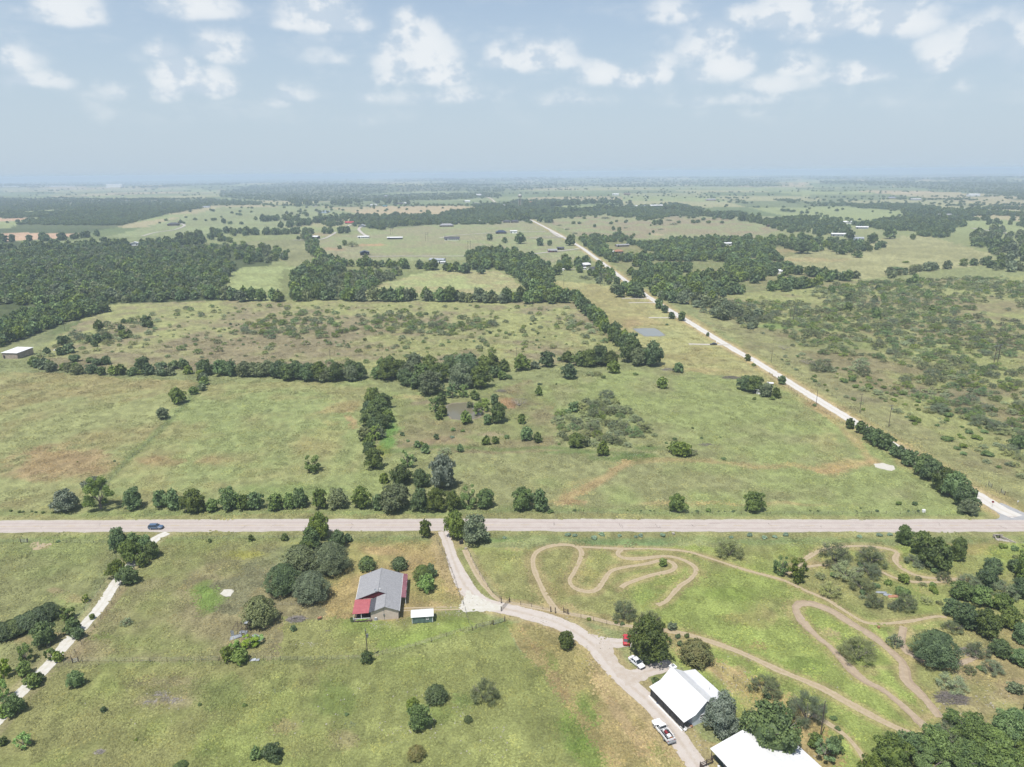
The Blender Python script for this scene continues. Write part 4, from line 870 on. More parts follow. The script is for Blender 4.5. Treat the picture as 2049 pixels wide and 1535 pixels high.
# --- lines and areas of trees, filled in between pixels
NPX = np.random.default_rng(11)
def line(kinds, px, spacing, rmin, rmax, group, jit=2., hf=1.0, skip=0.):
    p = resample([P(*q) for q in px], spacing)
    for q in p[:-1]:
        if NPX.random() < skip: continue
        x, y = q.x+NPX.normal(0, jit), q.y+NPX.normal(0, jit)
        T(kinds[NPX.integers(len(kinds))], 0, 0, 0, group, hf*NPX.uniform(.85, 1.2), None, (x, y), NPX.uniform(rmin, rmax))
def area(kinds, poly, n, rmin, rmax, group, clump=0., cs=40., thr=.5, hf=1.0, mind=.8, avoid=()):
    """n trees thrown over the world area under a pixel polygon; clump>0 keeps them to noise patches"""
    w = [P(*q) for q in poly]; x0, x1 = min(a.x for a in w), max(a.x for a in w); y0, y1 = min(a.y for a in w), max(a.y for a in w)
    wp = [(a.x, a.y) for a in w]; m_ = 0; tries = 0; cell = {}; R_ = rmax*2*mind
    while m_ < n and tries < 60:
        tries += 1; k = 4*n; X = NPX.uniform(x0, x1, k); Y = NPX.uniform(y0, y1, k); ok = inpoly(X, Y, wp)
        if clump: ok &= (fbm(X/cs, Y/cs, 61, 3)+NPX.normal(0, .03, k)) > thr
        for av in avoid: ok &= ~inpoly(X, Y, [tuple(P(*q)[:2]) for q in av])
        for x, y in zip(X[ok], Y[ok]):
            if m_ >= n: break
            r_ = rmin+(rmax-rmin)*NPX.random()**1.6; ci = (int(x//R_), int(y//R_)); bad = False
            for a in (-1, 0, 1):
                for b in (-1, 0, 1):
                    for (qx, qy, qr) in cell.get((ci[0]+a, ci[1]+b), ()):
                        if (qx-x)**2+(qy-y)**2 < ((qr+r_)*mind)**2: bad = True; break
            if bad: continue
            cell.setdefault(ci, []).append((x, y, r_)); m_ += 1
            T(kinds[NPX.integers(len(kinds))], 0, 0, 0, group, hf*NPX.uniform(.85, 1.2), None, (x, y), r_)
# near hedgerow north of the left hayfield
line(['oak','dbush','elm','grey'], [(60,735),(130,742),(200,750),(300,752),(400,748)], 5.5, 2.6, 4.4, 'in the hedgerow behind the left hayfield', 1.6, .85)
line(['oak','elm','oak','grey'], [(418,750),(500,752),(560,757),(650,762),(755,757)], 6.5, 4.2, 6.2, 'in the hedgerow behind the left hayfield', 1.8, .95)
line(['oak','dbush'], [(120,728),(150,722),(250,735),(400,740),(520,745),(640,748),(740,748)], 8, 3, 5, 'in the hedgerow behind the left hayfield', 2.5, .9, .25)
line(['grey','elm'], [(400,756),(408,775),(385,790)], 6, 2, 3, 'in the hedgerow behind the left hayfield', 1, .9)
# belt on the far side of the brush pasture
line(['oak','elm','grey'], [(400,598),(480,602),(560,603),(640,600),(720,603),(860,602),(960,605),(1060,606),(1150,605)], 7.5, 4.5, 6.5, 'in the belt behind the brush pasture', 3, 1.05)
line(['oak'], [(860,600),(1000,603),(1150,600)], 10, 4.5, 6, 'in the belt behind the brush pasture', 3, 1.05, .2)
line(['oak','elm'], [(1150,600),(1165,620),(1190,645),(1215,665),(1240,688),(1252,704)], 7, 4.2, 5.6, 'in the belt east of the brush pasture', 1.6, 1.1)
line(['oak','elm','grey'], [(612,478),(625,497),(640,515),(655,532),(672,545)], 8, 5, 6.5, 'in the dark belt beside the far pasture', 3, 1.1)
area(['oak','oak','elm'], [(585,560),(610,535),(660,532),(690,545),(660,580),(620,600),(588,600)], 90, 4, 6.5, 'in the wood beside the far pasture')
area(['elm','grey','mesqg'], [(600,600),(640,560),(720,545),(810,548),(745,582),(700,600)], 170, 2.8, 5, 'in the wood beside the far pasture')
line(['oak','elm'], [(640,535),(720,532),(800,537),(880,540),(960,548)], 8, 4.5, 6.5, 'in the belt before the far houses', 4, 1.0)
area(['oak','oak','elm'], [(935,515),(960,505),(1010,508),(1060,520),(1100,545),(1105,565),(1110,590),(1150,605),(1100,608),(1060,585),(1040,560),(1000,540),(945,540)], 190, 4.5, 7, 'in the wood behind the pale hayfield')
# left woods
area(['oak','oak','elm','grey'], [(-420,520),(0,512),(150,495),(300,490),(420,505),(470,535),(455,560),(440,590),(380,602),(180,608),(60,612),(-420,600)], 3000, 3.4, 5.6, 'in the big wood on the left', mind=.62, hf=.95)
area(['oak','elm'], [(-420,672),(0,652),(60,636),(100,622),(200,613),(215,625),(130,645),(40,680),(-20,702),(-420,700)], 420, 3.6, 6.0, 'in the left wood below the clearing', mind=.65, hf=.95)
area(['oak','elm','grey'], [(400,500),(470,492),(560,500),(580,525),(480,530),(450,520)], 70, 4, 6, 'scattered before the far fields', mind=.9)
area(['oak'], [(-300,500),(60,498),(180,488),(300,487),(440,478),(470,488),(300,496),(100,510),(-300,515)], 160, 5, 7, 'in the big wood on the left', mind=.7)
line(['oak'], [(360,480),(430,474),(520,470),(640,468),(700,466)], 11, 5.5, 8, 'in the far tree lines', 7)
line(['oak'], [(0,484),(40,484)], 11, 5.5, 8, 'in the far tree lines', 5); line(['oak'], [(52,484),(130,481),(200,472)], 11, 5.5, 8, 'in the far tree lines', 7)
line(['oak'], [(440,466),(520,470),(600,468)], 11, 5, 7, 'in the far tree lines', 6, 1, .2)
# wood east of the gravel road
area(['oak','oak','elm'], [(1160,480),(1230,477),(1420,480),(1520,478),(1560,520),(1650,552),(1690,560),(1600,580),(1500,592),(1400,595),(1330,590),(1270,570),(1220,530),(1175,500)], 1150, 3.4, 5.8, 'in the wood right of the gravel road', clump=1, cs=60, thr=.45, mind=.62, hf=.95)
line(['oak'], [(1690,562),(1640,556),(1590,548),(1545,540)], 7, 4.5, 6, 'in the wood right of the gravel road', 4)
area(['oak','elm'], [(1190,545),(1240,540),(1290,585),(1330,610),(1300,612),(1260,590)], 10, 3.5, 5.5, 'beside the bend of the gravel road')
area(['oak','elm','grey'], [(1270,575),(1420,592),(1430,610),(1370,612),(1320,600)], 26, 4, 6.5, 'beside the bend of the gravel road')
area(['oak','elm'], [(1085,535),(1200,525),(1230,545),(1180,560),(1100,548)], 22, 4, 6.5, 'around the roadside homestead')
area(['mesqg','grey','elm'], [(1150,560),(1200,548),(1240,558),(1240,575),(1180,570)], 16, 2.5, 4.5, 'around the roadside homestead')
for q in [('oak',1240,598,26),('oak',1275,600,34),('elm',1262,596,30),('oak',1104,554,15),('oak',1130,527,18),('oak',1172,533,20),('oak',1041,491,22),('oak',1080,494,17),('oak',1100,493,12),('oak',1140,494,20),('grey',1228,588,18),('oak',1010,488,12),('oak',980,483,14),('oak',1066,577,18),
          ('oak',1185,552,18),('oak',1160,548,16),('elm',1216,566,14),('oak',1196,566,12)]:
    T(*q, 'around the roadside homestead')
# big pasture with scattered trees on the hill
for q in [('oak',1192,437,8),('oak',1190,456,7),('oak',1227,462,8),('oak',1239,464,9),('oak',1240,471,9),('oak',1268,474,7),('oak',1267,433,8),('oak',1273,432,7),('oak',1282,440,6),('oak',1303,441,5),('oak',1309,452,11),('oak',1321,452,12),('oak',1300,471,5),('oak',1307,467,6),('oak',1302,453,4),('oak',1147,479,9),('oak',1140,476,6),
          ('mesqg',1110,433,14,.5),('mesqg',1158,434,16,.4),('mesqg',1212,438,18,.4),('mesqg',1250,430,16,.4),('mesqg',1328,425,15,.4),('mesqg',1338,442,14,.4),('mesqg',1348,450,16,.4),('mesqg',1119,452,12,.4),('mesqg',1135,460,12,.4),('mesqg',1150,468,12,.4),('mesqg',1188,469,12,.4),('mesqg',1322,460,12,.4),('mesqg',1372,433,12,.4),('mesqg',1252,457,10,.4),('mesqg',1165,475,12,.5),
          ('oak',448,449,11),('oak',362,449,8),('oak',512,442,8),('oak',614,435,9),('oak',574,430,7),('oak',597,481,8),('oak',626,508,9),('oak',577,506,7),('oak',690,493,12),('mesqg',705,494,24,.8),('oak',680,500,10,.8)]:
    T(*q[:4], 'dotted over the far pastures', *q[4:])
line(['oak'], [(1020,425),(1035,438),(1060,443),(1095,447)], 14, 7, 10, 'in the far tree lines', 9); line(['oak'], [(1005,415),(1020,425),(1040,432)], 14, 7, 10, 'in the far tree lines', 8)
line(['oak'], [(1058,430),(1120,428),(1180,424),(1225,420)], 12, 7, 9, 'in the far tree lines', 9)
line(['oak'], [(1225,420),(1195,417)], 10, 7, 9, 'in the far tree lines', 9)
line(['oak'], [(1045,414),(1110,413),(1180,408),(1260,408)], 14, 7, 10, 'in the far tree lines', 14)
line(['oak'], [(1325,418),(1370,425),(1430,435),(1500,443),(1560,452)], 12, 6, 9, 'in the far tree lines', 10)
area(['oak'], [(1510,446),(1600,436),(1680,442),(1700,462),(1690,474),(1600,470),(1540,458)], 300, 4, 6.5, 'in the far woods on the right', mind=.6)
area(['oak'], [(1700,452),(1800,440),(1950,440),(2300,450),(2300,478),(2050,460),(1940,450),(1900,470),(1915,482),(1800,468)], 900, 4, 6.5, 'in the far woods on the right', clump=1, cs=110, thr=.40, mind=.6)
area(['oak'], [(1800,424),(2000,418),(2300,424),(2300,445),(2000,440),(1820,440)], 800, 4.5, 7, 'in the far woods on the right', clump=1, cs=120, thr=.47, mind=.6)
area(['oak','grey'], [(1930,470),(1990,462),(2049,480),(2300,490),(2300,525),(2049,515),(1990,508),(1940,490)], 120, 5, 8, 'in the far woods on the right', mind=.7)
area(['oak','grey','mesqg'], [(1985,505),(2049,500),(2200,520),(2200,560),(2049,545),(1980,545)], 60, 4, 7, 'in the far woods on the right', mind=.8)
line(['oak','grey'], [(1770,556),(1830,545),(1900,535),(1980,530),(2060,545)], 8, 3, 5.5, 'in the far woods on the right', 4, 1, .2)
area(['oak','elm'], [(1480,478),(1560,478),(1700,488),(1760,500),(1700,510),(1560,500)], 85, 4, 7, 'around the far white barns', mind=.9)
for q in [('oak',1605,512,36,.8),('oak',1683,512,22,.7),('oak',1716,518,20,.7),('oak',1780,481,24),('oak',1826,481,12),('oak',1745,490,26,.8),('oak',1764,498,18,.8),('bush',1812,526,14,.6),('bush',1795,540,26,.5),('grey',1710,560,22,.7),('oak',1786,553,14,.9),('oak',1700,482,20)]:
    T(*q[:4], 'in the rough pasture on the right', *q[4:])
area(['oak'], [(645,446),(700,434),(800,432),(850,436),(880,448),(800,452),(770,462),(700,452),(645,456)], 300, 4, 6.5, 'in the wood around the red-roofed house', mind=.6)
area(['oak'], [(885,430),(1000,412),(1030,420),(990,427),(900,437)], 240, 4.5, 7, 'in the wood around the red-roofed house', mind=.6)
line(['oak'], [(905,448),(960,445),(1030,441),(1050,442)], 11, 5, 7, 'in the far tree lines', 6); line(['oak'], [(770,455),(850,450),(870,446)], 11, 5, 7, 'in the far tree lines', 6)
line(['oak'], [(860,430),(800,452)], 14, 5, 7, 'in the far tree lines', 6)
line(['oak'], [(525,444),(560,441),(600,443)], 11, 6, 9, 'in the far tree lines', 8); line(['oak'], [(575,456),(600,452),(625,448)], 10, 6, 8, 'in the far tree lines', 6)
line(['oak'], [(620,450),(650,440),(700,437)], 10, 6, 8, 'in the far tree lines', 8)
area(['oak'], [(570,404),(620,402),(650,408),(600,414)], 22, 7, 10, 'in the far tree lines'); area(['oak'], [(655,410),(700,404),(720,406),(690,412)], 22, 7, 10, 'in the far tree lines'); area(['oak'], [(740,402),(815,398),(820,410),(750,408)], 26, 7, 10, 'in the far tree lines')
# brush pasture in the middle
area(['mesqe','mesqe','mesqg'], [(480,655),(560,630),(760,620),(960,640),(1000,655),(900,672),(760,665),(640,680),(560,672),(500,675)], 150, 2.2, 5.0, 'in the brush pasture', clump=1, cs=45, thr=.45, hf=.85)
area(['mesqe','mesq','mesqg','mesqe'], [(110,700),(220,640),(420,612),(1150,612),(1235,690),(1100,705),(600,735),(430,735),(120,712)], 420, 1.0, 3.4, 'in the brush pasture', hf=.9, mind=1.3)
area(['mesqg','mesq','oak'], [(60,712),(110,690),(250,640),(330,640),(300,690),(200,705),(120,722)], 50, 2.2, 5, 'in the brush pasture', hf=.95)
area(['dbush','bush'], [(300,700),(480,640),(1100,640),(1180,700),(700,735)], 60, .8, 1.8, 'in the brush pasture', mind=1.5)
area(['mesq'], [(1120,625),(1190,660),(1225,690),(1190,690),(1130,650)], 14, 2.5, 4.5, 'in the brush pasture')
# knoll of mesquite in the middle field
area(['mesqe','mesq','mesqg'], [(1105,835),(1150,815),(1175,800),(1220,795),(1250,820),(1280,845),(1300,860),(1260,885),(1200,890),(1150,895),(1110,870)], 62, 2.0, 4.8, 'on the mesquite knoll in the middle field', hf=.85, mind=.85)
for q in [('mesqg',1248,868,22,.8),('mesqg',1277,845,24,.8),('mesqg',1290,862,24,.8),('mesqg',1232,888,30,.9),('mesq',1256,893,22,.8),('mesqg',1285,875,16,.8),('mesqg',1310,873,14,.8),('mesq',1300,893,14,.9),('mesqg',1186,835,34,.9),('elm',1148,826,22,.9),('mesq',1228,825,32,1.0),('mesqg',1195,812,20),('mesqg',1215,808,20,.9)]:
    T(*q[:4], 'on the mesquite knoll in the middle field', *q[4:])
# right-hand brush country
area(['mesqe','mesqg','mesq','mesqg','mesqe'], [(1440,610),(1560,590),(1720,565),(2250,545),(2250,860),(2049,880),(1960,870),(1830,800),(1700,745),(1620,700),(1540,660)], 1700, 1.8, 5.2, 'in the brush country right of the gravel road', clump=1, cs=85, thr=.43, hf=.78, mind=.72)
area(['mesq','mesqg'], [(1400,615),(1700,565),(2250,545),(2250,980),(2049,960),(1760,800),(1560,690)], 260, 1.4, 3.6, 'in the brush country right of the gravel road', hf=.8, mind=1.1)
area(['mesq','bush'], [(1560,700),(1640,740),(1760,800),(1900,900),(2049,960),(2200,1000),(2200,900),(1960,850),(1760,760)], 130, 1.0, 3.0, 'in the verge brush right of the gravel road', mind=1.1, hf=.8)
area(['mesqg','grey'], [(1370,600),(1440,600),(1540,640),(1500,660),(1400,625)], 50, 3, 5.5, 'beside the bend of the gravel road', hf=.85)
line(['bush','mesq'], [(1560,716),(1600,740),(1650,775),(1700,800),(1740,825)], 5, .9, 1.8, 'in the verge brush right of the gravel road', 1.8, 1, .2)
area(['oak','elm'], [(1560,600),(1760,565),(2049,555),(2049,640),(1700,650)], 14, 2.5, 4, 'in the brush country right of the gravel road', mind=2)
for q in [('bare',1615,729,26,.7),('bare',1568,700,22,.8),('mesqg',1995,862,40,.9),('mesqg',1960,850,40,.9),('mesqg',2020,905,36,.8),('elm',2035,900,30,.9),('mesqg',1640,742,44,.9),('mesqg',1726,752,30,1.2),('mesq',1722,735,34,1.2)]:
    T(*q[:4], 'in the brush country right of the gravel road', *q[4:])
# verge bushes
for x in (22,40,46,64,72,86,105): T('dbush', x, 1025+NPX.uniform(-2, 2), NPX.uniform(5, 12), 'on the far verge of the highway')
for x, y, w in [(1150,1023,8),(1158,1023,4),(1168,1023,4),(1256,1023,5),(1283,1023,6),(1301,1023,6),(1309,1023,4),(1395,1025,8),(1417,1024,14),(1438,1024,5),(1450,1024,4),(1467,1025,8),(1621,1023,5),(1637,1024,6),(1714,1024,5),(1755,1024,9),(1818,1024,6),(1838,1024,7),(1722,1018,5),(1798,1010,14),(1830,1010,12)]:
    T('dbush' if w < 13 else 'bush', x, y, w, 'on the far verge of the highway')
for x, w in [(1150,12),(1190,16),(1204,14),(1240,10),(1272,10),(1282,12),(1326,14),(1136,14),(1010,10),(1530,12),(1550,12),(1572,14),(1500,14),(1462,10),(1720,12),(1760,14),(1780,12)]:
    T('sage', x, 1073+NPX.uniform(-2, 6), w, 'among the weeds on the near verge')
area(['sage','mesqg','bush'], [(1980,1075),(2049,1080),(2200,1120),(2049,1140),(1990,1110)], 18, .8, 2, 'among the weeds on the near verge')
area(['mesq','bush','mesqg'], [(1640,1130),(1900,1130),(1900,1210),(1760,1230),(1640,1180)], 26, 1.0, 2.4, 'along the grassy track field', mind=1.0)
area(['bush','dbush'], [(1500,1330),(1700,1450),(1700,1500),(1540,1420)], 10, .6, 1.4, 'along the grassy track field', mind=1.5)
area(['elm','oak','mesqg'], [(2060,1100),(2500,1090),(2700,1600),(2070,1620)], 70, 3, 6, 'in the thicket by the right edge')

# far country: trees over the distant woods
k = 120000; fx = NPX.uniform(-500, 2550, k); fy = 355+NPX.random(k)**.9*95
FX = []
for x, y in zip(fx, fy):
    d = pxdir(x, y)
    if d[2] > -.0035: continue
    t_ = -H/d[2]; FX.append((d[0]*t_, d[1]*t_))
FX = np.array(FX); fz = hgt(FX[:, 0], FX[:, 1]); px_, py_, dep_ = proj(FX[:, 0], FX[:, 1], fz)
cov = far_wood(FX[:, 0], FX[:, 1], px_, py_); keep = (NPX.random(len(FX)) < cov*.55+.006) & (dep_ > 1500)
FARPTS = FX[keep]; FARZ = fz[keep]; FARD = dep_[keep]

# ------------------------------------------------------------------ keep roads, yards and buildings clear
CLEAR = [(GR_W, 4.6), (HIGHWAY, 5.5), (DR_W, 2.0), (LN_W, .6)]
CLEARPX = [(270,492,10,5),(1457,492,10,4),(1560,547,10,6),(1240,508,14,6),(1175,538,14,5),(1225,497,12,4),(35,712,36,10),(698,449,9,5),(722,456,10,8),(629,479,8,5),(1675,473,16,5),(1695,447,8,4),(1720,480,14,5),(1747,415,8,3),(1315,415,14,5),(1000,394,14,8),
           (1175,540,12,5),(1225,488,16,3),(1065,444,8,4),(995,402,8,4)]
def blocked(t):
    if t['g'] and any(s in t['g'] for s in ('row along', 'farm drive mouth', 'white rock', 'lining', 'around the white-roofed', 'west of', 'around the grey')): return False
    X = np.array([t['p'].x]); Y = np.array([t['p'].y])
    for pth, w in CLEAR:
        if polydist(X, Y, pth, w+t['r']+5)[0] < w+t['r']*.75: return True
    x, y, _ = proj(t['p'].x, t['p'].y, t['p'].z)
    for a, b, w, h in CLEARPX:
        if abs(x-a) < w and -2 < y-b < h*1.9 or (abs(x-a) < w and abs(y-b) < h): return True
    return False
TREES = [t for t in TREES if not blocked(t)]

# ------------------------------------------------------------------ which are objects of their own
ORD = ['first','second','third','fourth','fifth','sixth','seventh','eighth','ninth','tenth','eleventh','twelfth','thirteenth','fourteenth','fifteenth','sixteenth','seventeenth','eighteenth','nineteenth','twentieth']
def ordinal(i):
    if i < 20: return ORD[i]
    n = i+1; return '%d%s' % (n, 'th' if 10 <= n % 100 <= 20 else {1: 'st', 2: 'nd', 3: 'rd'}.get(n % 10, 'th'))
for t in TREES:
    x, y, _ = proj(t['p'].x, t['p'].y, t['p'].z); t['px'], t['py'] = float(x), float(y); t['w'] = 2*t['r']*F/t['d']
    t['vis'] = -t['w']*.3 < t['px'] < 2049+t['w']*.3 and t['py'] < 1535+t['w']*1.2
byk = {}
for t in TREES: byk.setdefault(NAMES[t['k']][1], []).append(t)
IND, REST = [], []
for c, l in byk.items():
    l.sort(key=lambda t: (not t['vis'], -t['w'])); nv = 290
    IND += [t for t in l[:nv] if t['vis'] and t['w'] > 2.0]; REST += [t for t in l if not any(t is q for q in l[:nv]) or not (t['vis'] and t['w'] > 2.0)]
lab = {}
for t in IND: lab.setdefault((t['g'], t['k']), []).append(t)
for (g_, k_), l in lab.items():
    l.sort(key=lambda t: t['px']); n_ = len(l); noun = NAMES[k_][2]
    med = sorted(t['r'] for t in l)[n_//2]
    for i, t in enumerate(l):
        if n_ == 1: s = noun+' '+g_
        elif n_ <= 40: s = (ordinal(i)+' '+noun+' from left '+g_)
        else: s = ('small ' if t['r'] < med*.8 else 'broad ' if t['r'] > med*1.25 else '')+noun+' '+g_
        t['lab'] = s
SRC = []; IDX = {}
for kd in ('oak', 'elm', 'grey', 'mesq', 'mesqg', 'mesqe', 'bush', 'loose', 'dbush'):
    for v_, t in enumerate(sorted([t for t in IND if t['k'] == kd], key=lambda t: t['w'])[:3]): t['src'] = v_
for t in IND:
    key = NAMES[t['k']][0]; lod = 'xhi' if t['w'] > 66 else 'hi' if t['w'] > 34 else 'mid' if t['w'] > 13 else 'lo'; nv_ = {'xhi': 2, 'hi': 3, 'mid': 3, 'lo': 3}[lod]; var = int(NPX.integers(nv_))
    if 'src' in t: lod, var = 'lo', t['src']
    rz = NPX.uniform(0, 6.28); s = (t['r']*NPX.uniform(.95, 1.05), t['r']*NPX.uniform(.95, 1.05), t['h'])
    if t['w'] >= 20 and 'src' not in t and SPEC[t['k']][0] != 'bare' and SPEC[t['k']][0] != 'bush':
        o = empty(key, t['p'], rz, s)
        c_ = bpy.data.objects.new('crown', crown_mesh(t['k'], lod, var)); link(c_, o)
        w_ = bpy.data.objects.new('trunk', trunk_mesh(t['k'], var)); link(w_, o)
    else:
        o = bpy.data.objects.new(key, whole_mesh(t['k'], lod, var)); o.location = t['p']; o.rotation_euler = (0, 0, rz); o.scale = s; link(o)
        if 'src' in t: IDX.setdefault(t['k'], []).append(len(SRC)); SRC.append(o)
    n_ = NAMES[t['k']]; tag(o, t['lab'], n_[1], {'tree': 'trees ', 'mesquite': 'mesquites ', 'bush': 'bushes ', 'cedar': 'cedars ', 'bare tree': 'bare trees '}[n_[1]]+t['g'])

# the rest, past 300 of a kind: one object each, instanced on points (geometry nodes)
def scatter(name, items, kinds):
    """items: (x, y, z, r, h, kind index); source meshes are those of real single trees at the end of the list"""
    me = bpy.data.meshes.new(name); A = np.array(items, float); me.vertices.add(len(A)); me.vertices.foreach_set('co', A[:, :3].ravel().astype(np.float32))
    sc_ = me.attributes.new('size', 'FLOAT_VECTOR', 'POINT'); sc_.data.foreach_set('vector', np.stack([A[:, 3], A[:, 3], A[:, 4]], 1).ravel().astype(np.float32))
    rt_ = me.attributes.new('turn', 'FLOAT_VECTOR', 'POINT'); z = np.zeros((len(A), 3)); z[:, 2] = NPX.uniform(0, 6.28, len(A)); rt_.data.foreach_set('vector', z.ravel().astype(np.float32))
    kk = me.attributes.new('pick', 'INT', 'POINT'); kk.data.foreach_set('value', A[:, 5].astype(np.int32))
    o = bpy.data.objects.new(name, me); link(o); tag(o, kind='stuff')
    ng = bpy.data.node_groups.new(name, 'GeometryNodeTree'); ng.interface.new_socket('Geometry', in_out='INPUT', socket_type='NodeSocketGeometry'); ng.interface.new_socket('Geometry', in_out='OUTPUT', socket_type='NodeSocketGeometry')
    gi = ng.nodes.new('NodeGroupInput'); go = ng.nodes.new('NodeGroupOutput'); jn = ng.nodes.new('GeometryNodeJoinGeometry'); ng.links.new(jn.outputs[0], go.inputs[0])
    def att(nm, ty):
        a = ng.nodes.new('GeometryNodeInputNamedAttribute'); a.data_type = ty; a.inputs[0].default_value = nm; return [s for s in a.outputs if s.enabled and s.name == 'Attribute'][0]
    S, Tn, Pk = att('size', 'FLOAT_VECTOR'), att('turn', 'FLOAT_VECTOR'), att('pick', 'INT')
    for i, src in enumerate(kinds):
        cp = ng.nodes.new('FunctionNodeCompare'); cp.data_type = 'INT'; cp.operation = 'EQUAL'
        ia = [s for s in cp.inputs if s.type == 'INT']; ng.links.new(Pk, ia[0]); ia[1].default_value = i
        oi = ng.nodes.new('GeometryNodeObjectInfo'); oi.inputs['Object'].default_value = src; oi.transform_space = 'ORIGINAL'; oi.inputs['As Instance'].default_value = True
        ip = ng.nodes.new('GeometryNodeInstanceOnPoints'); ng.links.new(gi.outputs[0], ip.inputs['Points']); ng.links.new(cp.outputs[0], ip.inputs['Selection'])
        ng.links.new(oi.outputs['Geometry'], ip.inputs['Instance']); ng.links.new(Tn, ip.inputs['Rotation']); ng.links.new(S, ip.inputs['Scale']); ng.links.new(ip.outputs[0], jn.inputs[0])
    md = o.modifiers.new('scatter', 'NODES'); md.node_group = ng
    return o
print('SRC', {k: len(v) for k, v in IDX.items()}, 'IND', len(IND), 'REST', len(REST), 'FAR', len(FARPTS), {k: len(v) for k, v in byk.items()})
def pick(kd):
    l = IDX.get(kd) or IDX.get({'mesqg': 'mesq', 'mesq': 'mesqg', 'mesqe': 'mesq'}.get(kd, 'oak')) or IDX['oak']; return l[int(NPX.integers(len(l)))]
wood = [(t['p'].x, t['p'].y, t['p'].z, t['r'], t['h'], pick(t['k'])) for t in REST if NAMES[t['k']][1] == 'tree']
brush = [(t['p'].x, t['p'].y, t['p'].z, t['r'], t['h'], pick(t['k'])) for t in REST if NAMES[t['k']][1] != 'tree']
far = [(x, y, z, r_*q, r_*q*.8, pick('oak')) for (x, y), z, d_ in zip(FARPTS, FARZ, FARD) for r_ in (min(20., 5.*max(1, d_/4000)),) for q in (NPX.uniform(.75, 1.3),)]
scatter('woodland', wood, SRC); scatter('brush', brush, SRC); scatter('distant_woods', far, SRC)
# ------------------------------------------------------------------ materials for built things
MT = {
 'shingle': mat('grey_shingles', alb((198,198,200)), rough=.95, scale=2.5, col2=alb((176,176,180)), detail=8),
 'shingled': mat('dark_shingles', alb((112,112,118)), rough=.95, scale=2.5, col2=alb((90,90,98)), detail=8),
 'rpanel': mat('faded_red_metal', alb((222,130,134)), rough=.5, scale=.7, col2=alb((206,114,120)), wave=(0, .6, .10)),
 'rpanel2': mat('dusty_red_metal', alb((176,120,128)), rough=.5, scale=.7, col2=alb((160,104,114)), wave=(1, .6, .10)),
 'maroon': mat('maroon_siding', alb((124,48,58)), rough=.7, scale=1.5),
 'tan': mat('tan_siding', (.52, .44, .37), rough=.8, scale=.8, col2=(.46, .385, .32), wave=(2, .2, .10)),
 'white': mat('white_paint', (.74, .74, .73), rough=.5, scale=1, var=.04),
 'wmetal': mat('white_metal_roof', (.56, .56, .56), rough=.45, scale=.5, var=.035, wave=(0, .45, .05)),
 'wmetaly': mat('white_metal_roof_seams', (.54, .54, .545), rough=.45, scale=.5, var=.035, wave=(1, .6, .05)),
 'green': mat('green_siding', alb((136,162,154)), rough=.75, scale=1, wave=(2, .2, .12)),
 'teal': mat('dark_green_siding', alb((84,108,112)), rough=.7, scale=1),
 'bluew': mat('pale_blue_siding', (.58, .64, .72), rough=.7, scale=.8, col2=(.52, .58, .66), wave=(2, .2, .08)),
 'cream': mat('cream_metal_wall', alb((224,206,190)), rough=.6, scale=.6, wave=(0, .9, .08)),
 'dark': mat('dark_void', (.02, .02, .022), rough=.9), 'glass': mat('window_glass', (.03, .04, .05), rough=.12, spec=.6, var=.02),
 'timber': mat('weathered_timber', alb((128,112,102)), rough=.9, scale=4, col2=alb((98,84,76)), detail=6),
 'pole': mat('pole_timber', alb((120,108,98)), rough=.9, scale=4), 'steel': mat('galvanised_steel', alb((190,194,196)), rough=.45, metal=.3, scale=3),
 'tin': mat('weathered_tin', alb((206,212,218)), rough=.5, metal=.2, scale=1.5, col2=alb((168,174,182))), 'concrete': mat('pale_concrete', alb((214,206,194)), rough=.9, scale=2),
 'brown': mat('brown_brick', alb((150,126,112)), rough=.85, scale=2), 'orange': mat('orange_tile', alb((204,150,120)), rough=.85, scale=1), 'red': mat('bright_red_metal', alb((216,70,84)), rough=.5, scale=.6),
 'dkred': mat('barn_red', alb((168,62,70)), rough=.7, scale=1), 'navy': mat('dark_blue_metal', alb((70,82,112)), rough=.4, scale=.6), 'pale': mat('pale_grey_metal', alb((206,212,220)), rough=.5, scale=.6), 'aqua': mat('aqua_metal', alb((110,176,190)), rough=.5),
 'rubber': mat('tyre_rubber', (.02, .02, .02), rough=.9), 'rim': mat('wheel_rim', (.55, .55, .56), rough=.35, metal=.6), 'plastic': mat('black_plastic', (.03, .03, .032), rough=.6), 'twig': TWIG,
 'lamp': mat('lamp_glass', (.7, .7, .68), rough=.15, spec=.6), 'tail': mat('tail_lamp_red', (.45, .03, .03), rough=.25), 'wcon': mat('tower_white', alb((236,232,224)), rough=.6, scale=.3), 'lime': mat('green_plastic', alb((120,200,120)), rough=.5), 'purple': mat('grey_ash', alb((150,142,140)), rough=.95, scale=3, col2=alb((180,170,160))),
}
def paint(name, c, rough=.25):
    mt = mat(name, c, rough=rough, spec=.5, var=.03, scale=1); b = mt.node_tree.nodes['Principled BSDF']; b.inputs['Coat Weight'].default_value = .6; b.inputs['Coat Roughness'].default_value = .08; return mt
def part(mb, name, m, parent, **k): return mb.build(name, m, parent, **k)
def slope(mb, a, b, c, d, t=.09, m=0): mb.slab([a, b, c, d], t, m)
def gable_end(mb, pts, y, t, m=0):
    """wall polygon in the xz plane at y, thickness t"""
    n = len(pts); b = len(mb.v); mb.v += [(x, y, z) for x, z in pts]+[(x, y+t, z) for x, z in pts]
    mb.f.append(tuple(range(b, b+n))); mb.f.append(tuple(b+n+i for i in reversed(range(n)))); mb.m += [m, m]
    for i in range(n):
        j = (i+1) % n; mb.f.append((b+j, b+i, b+n+i, b+n+j)); mb.m.append(m)
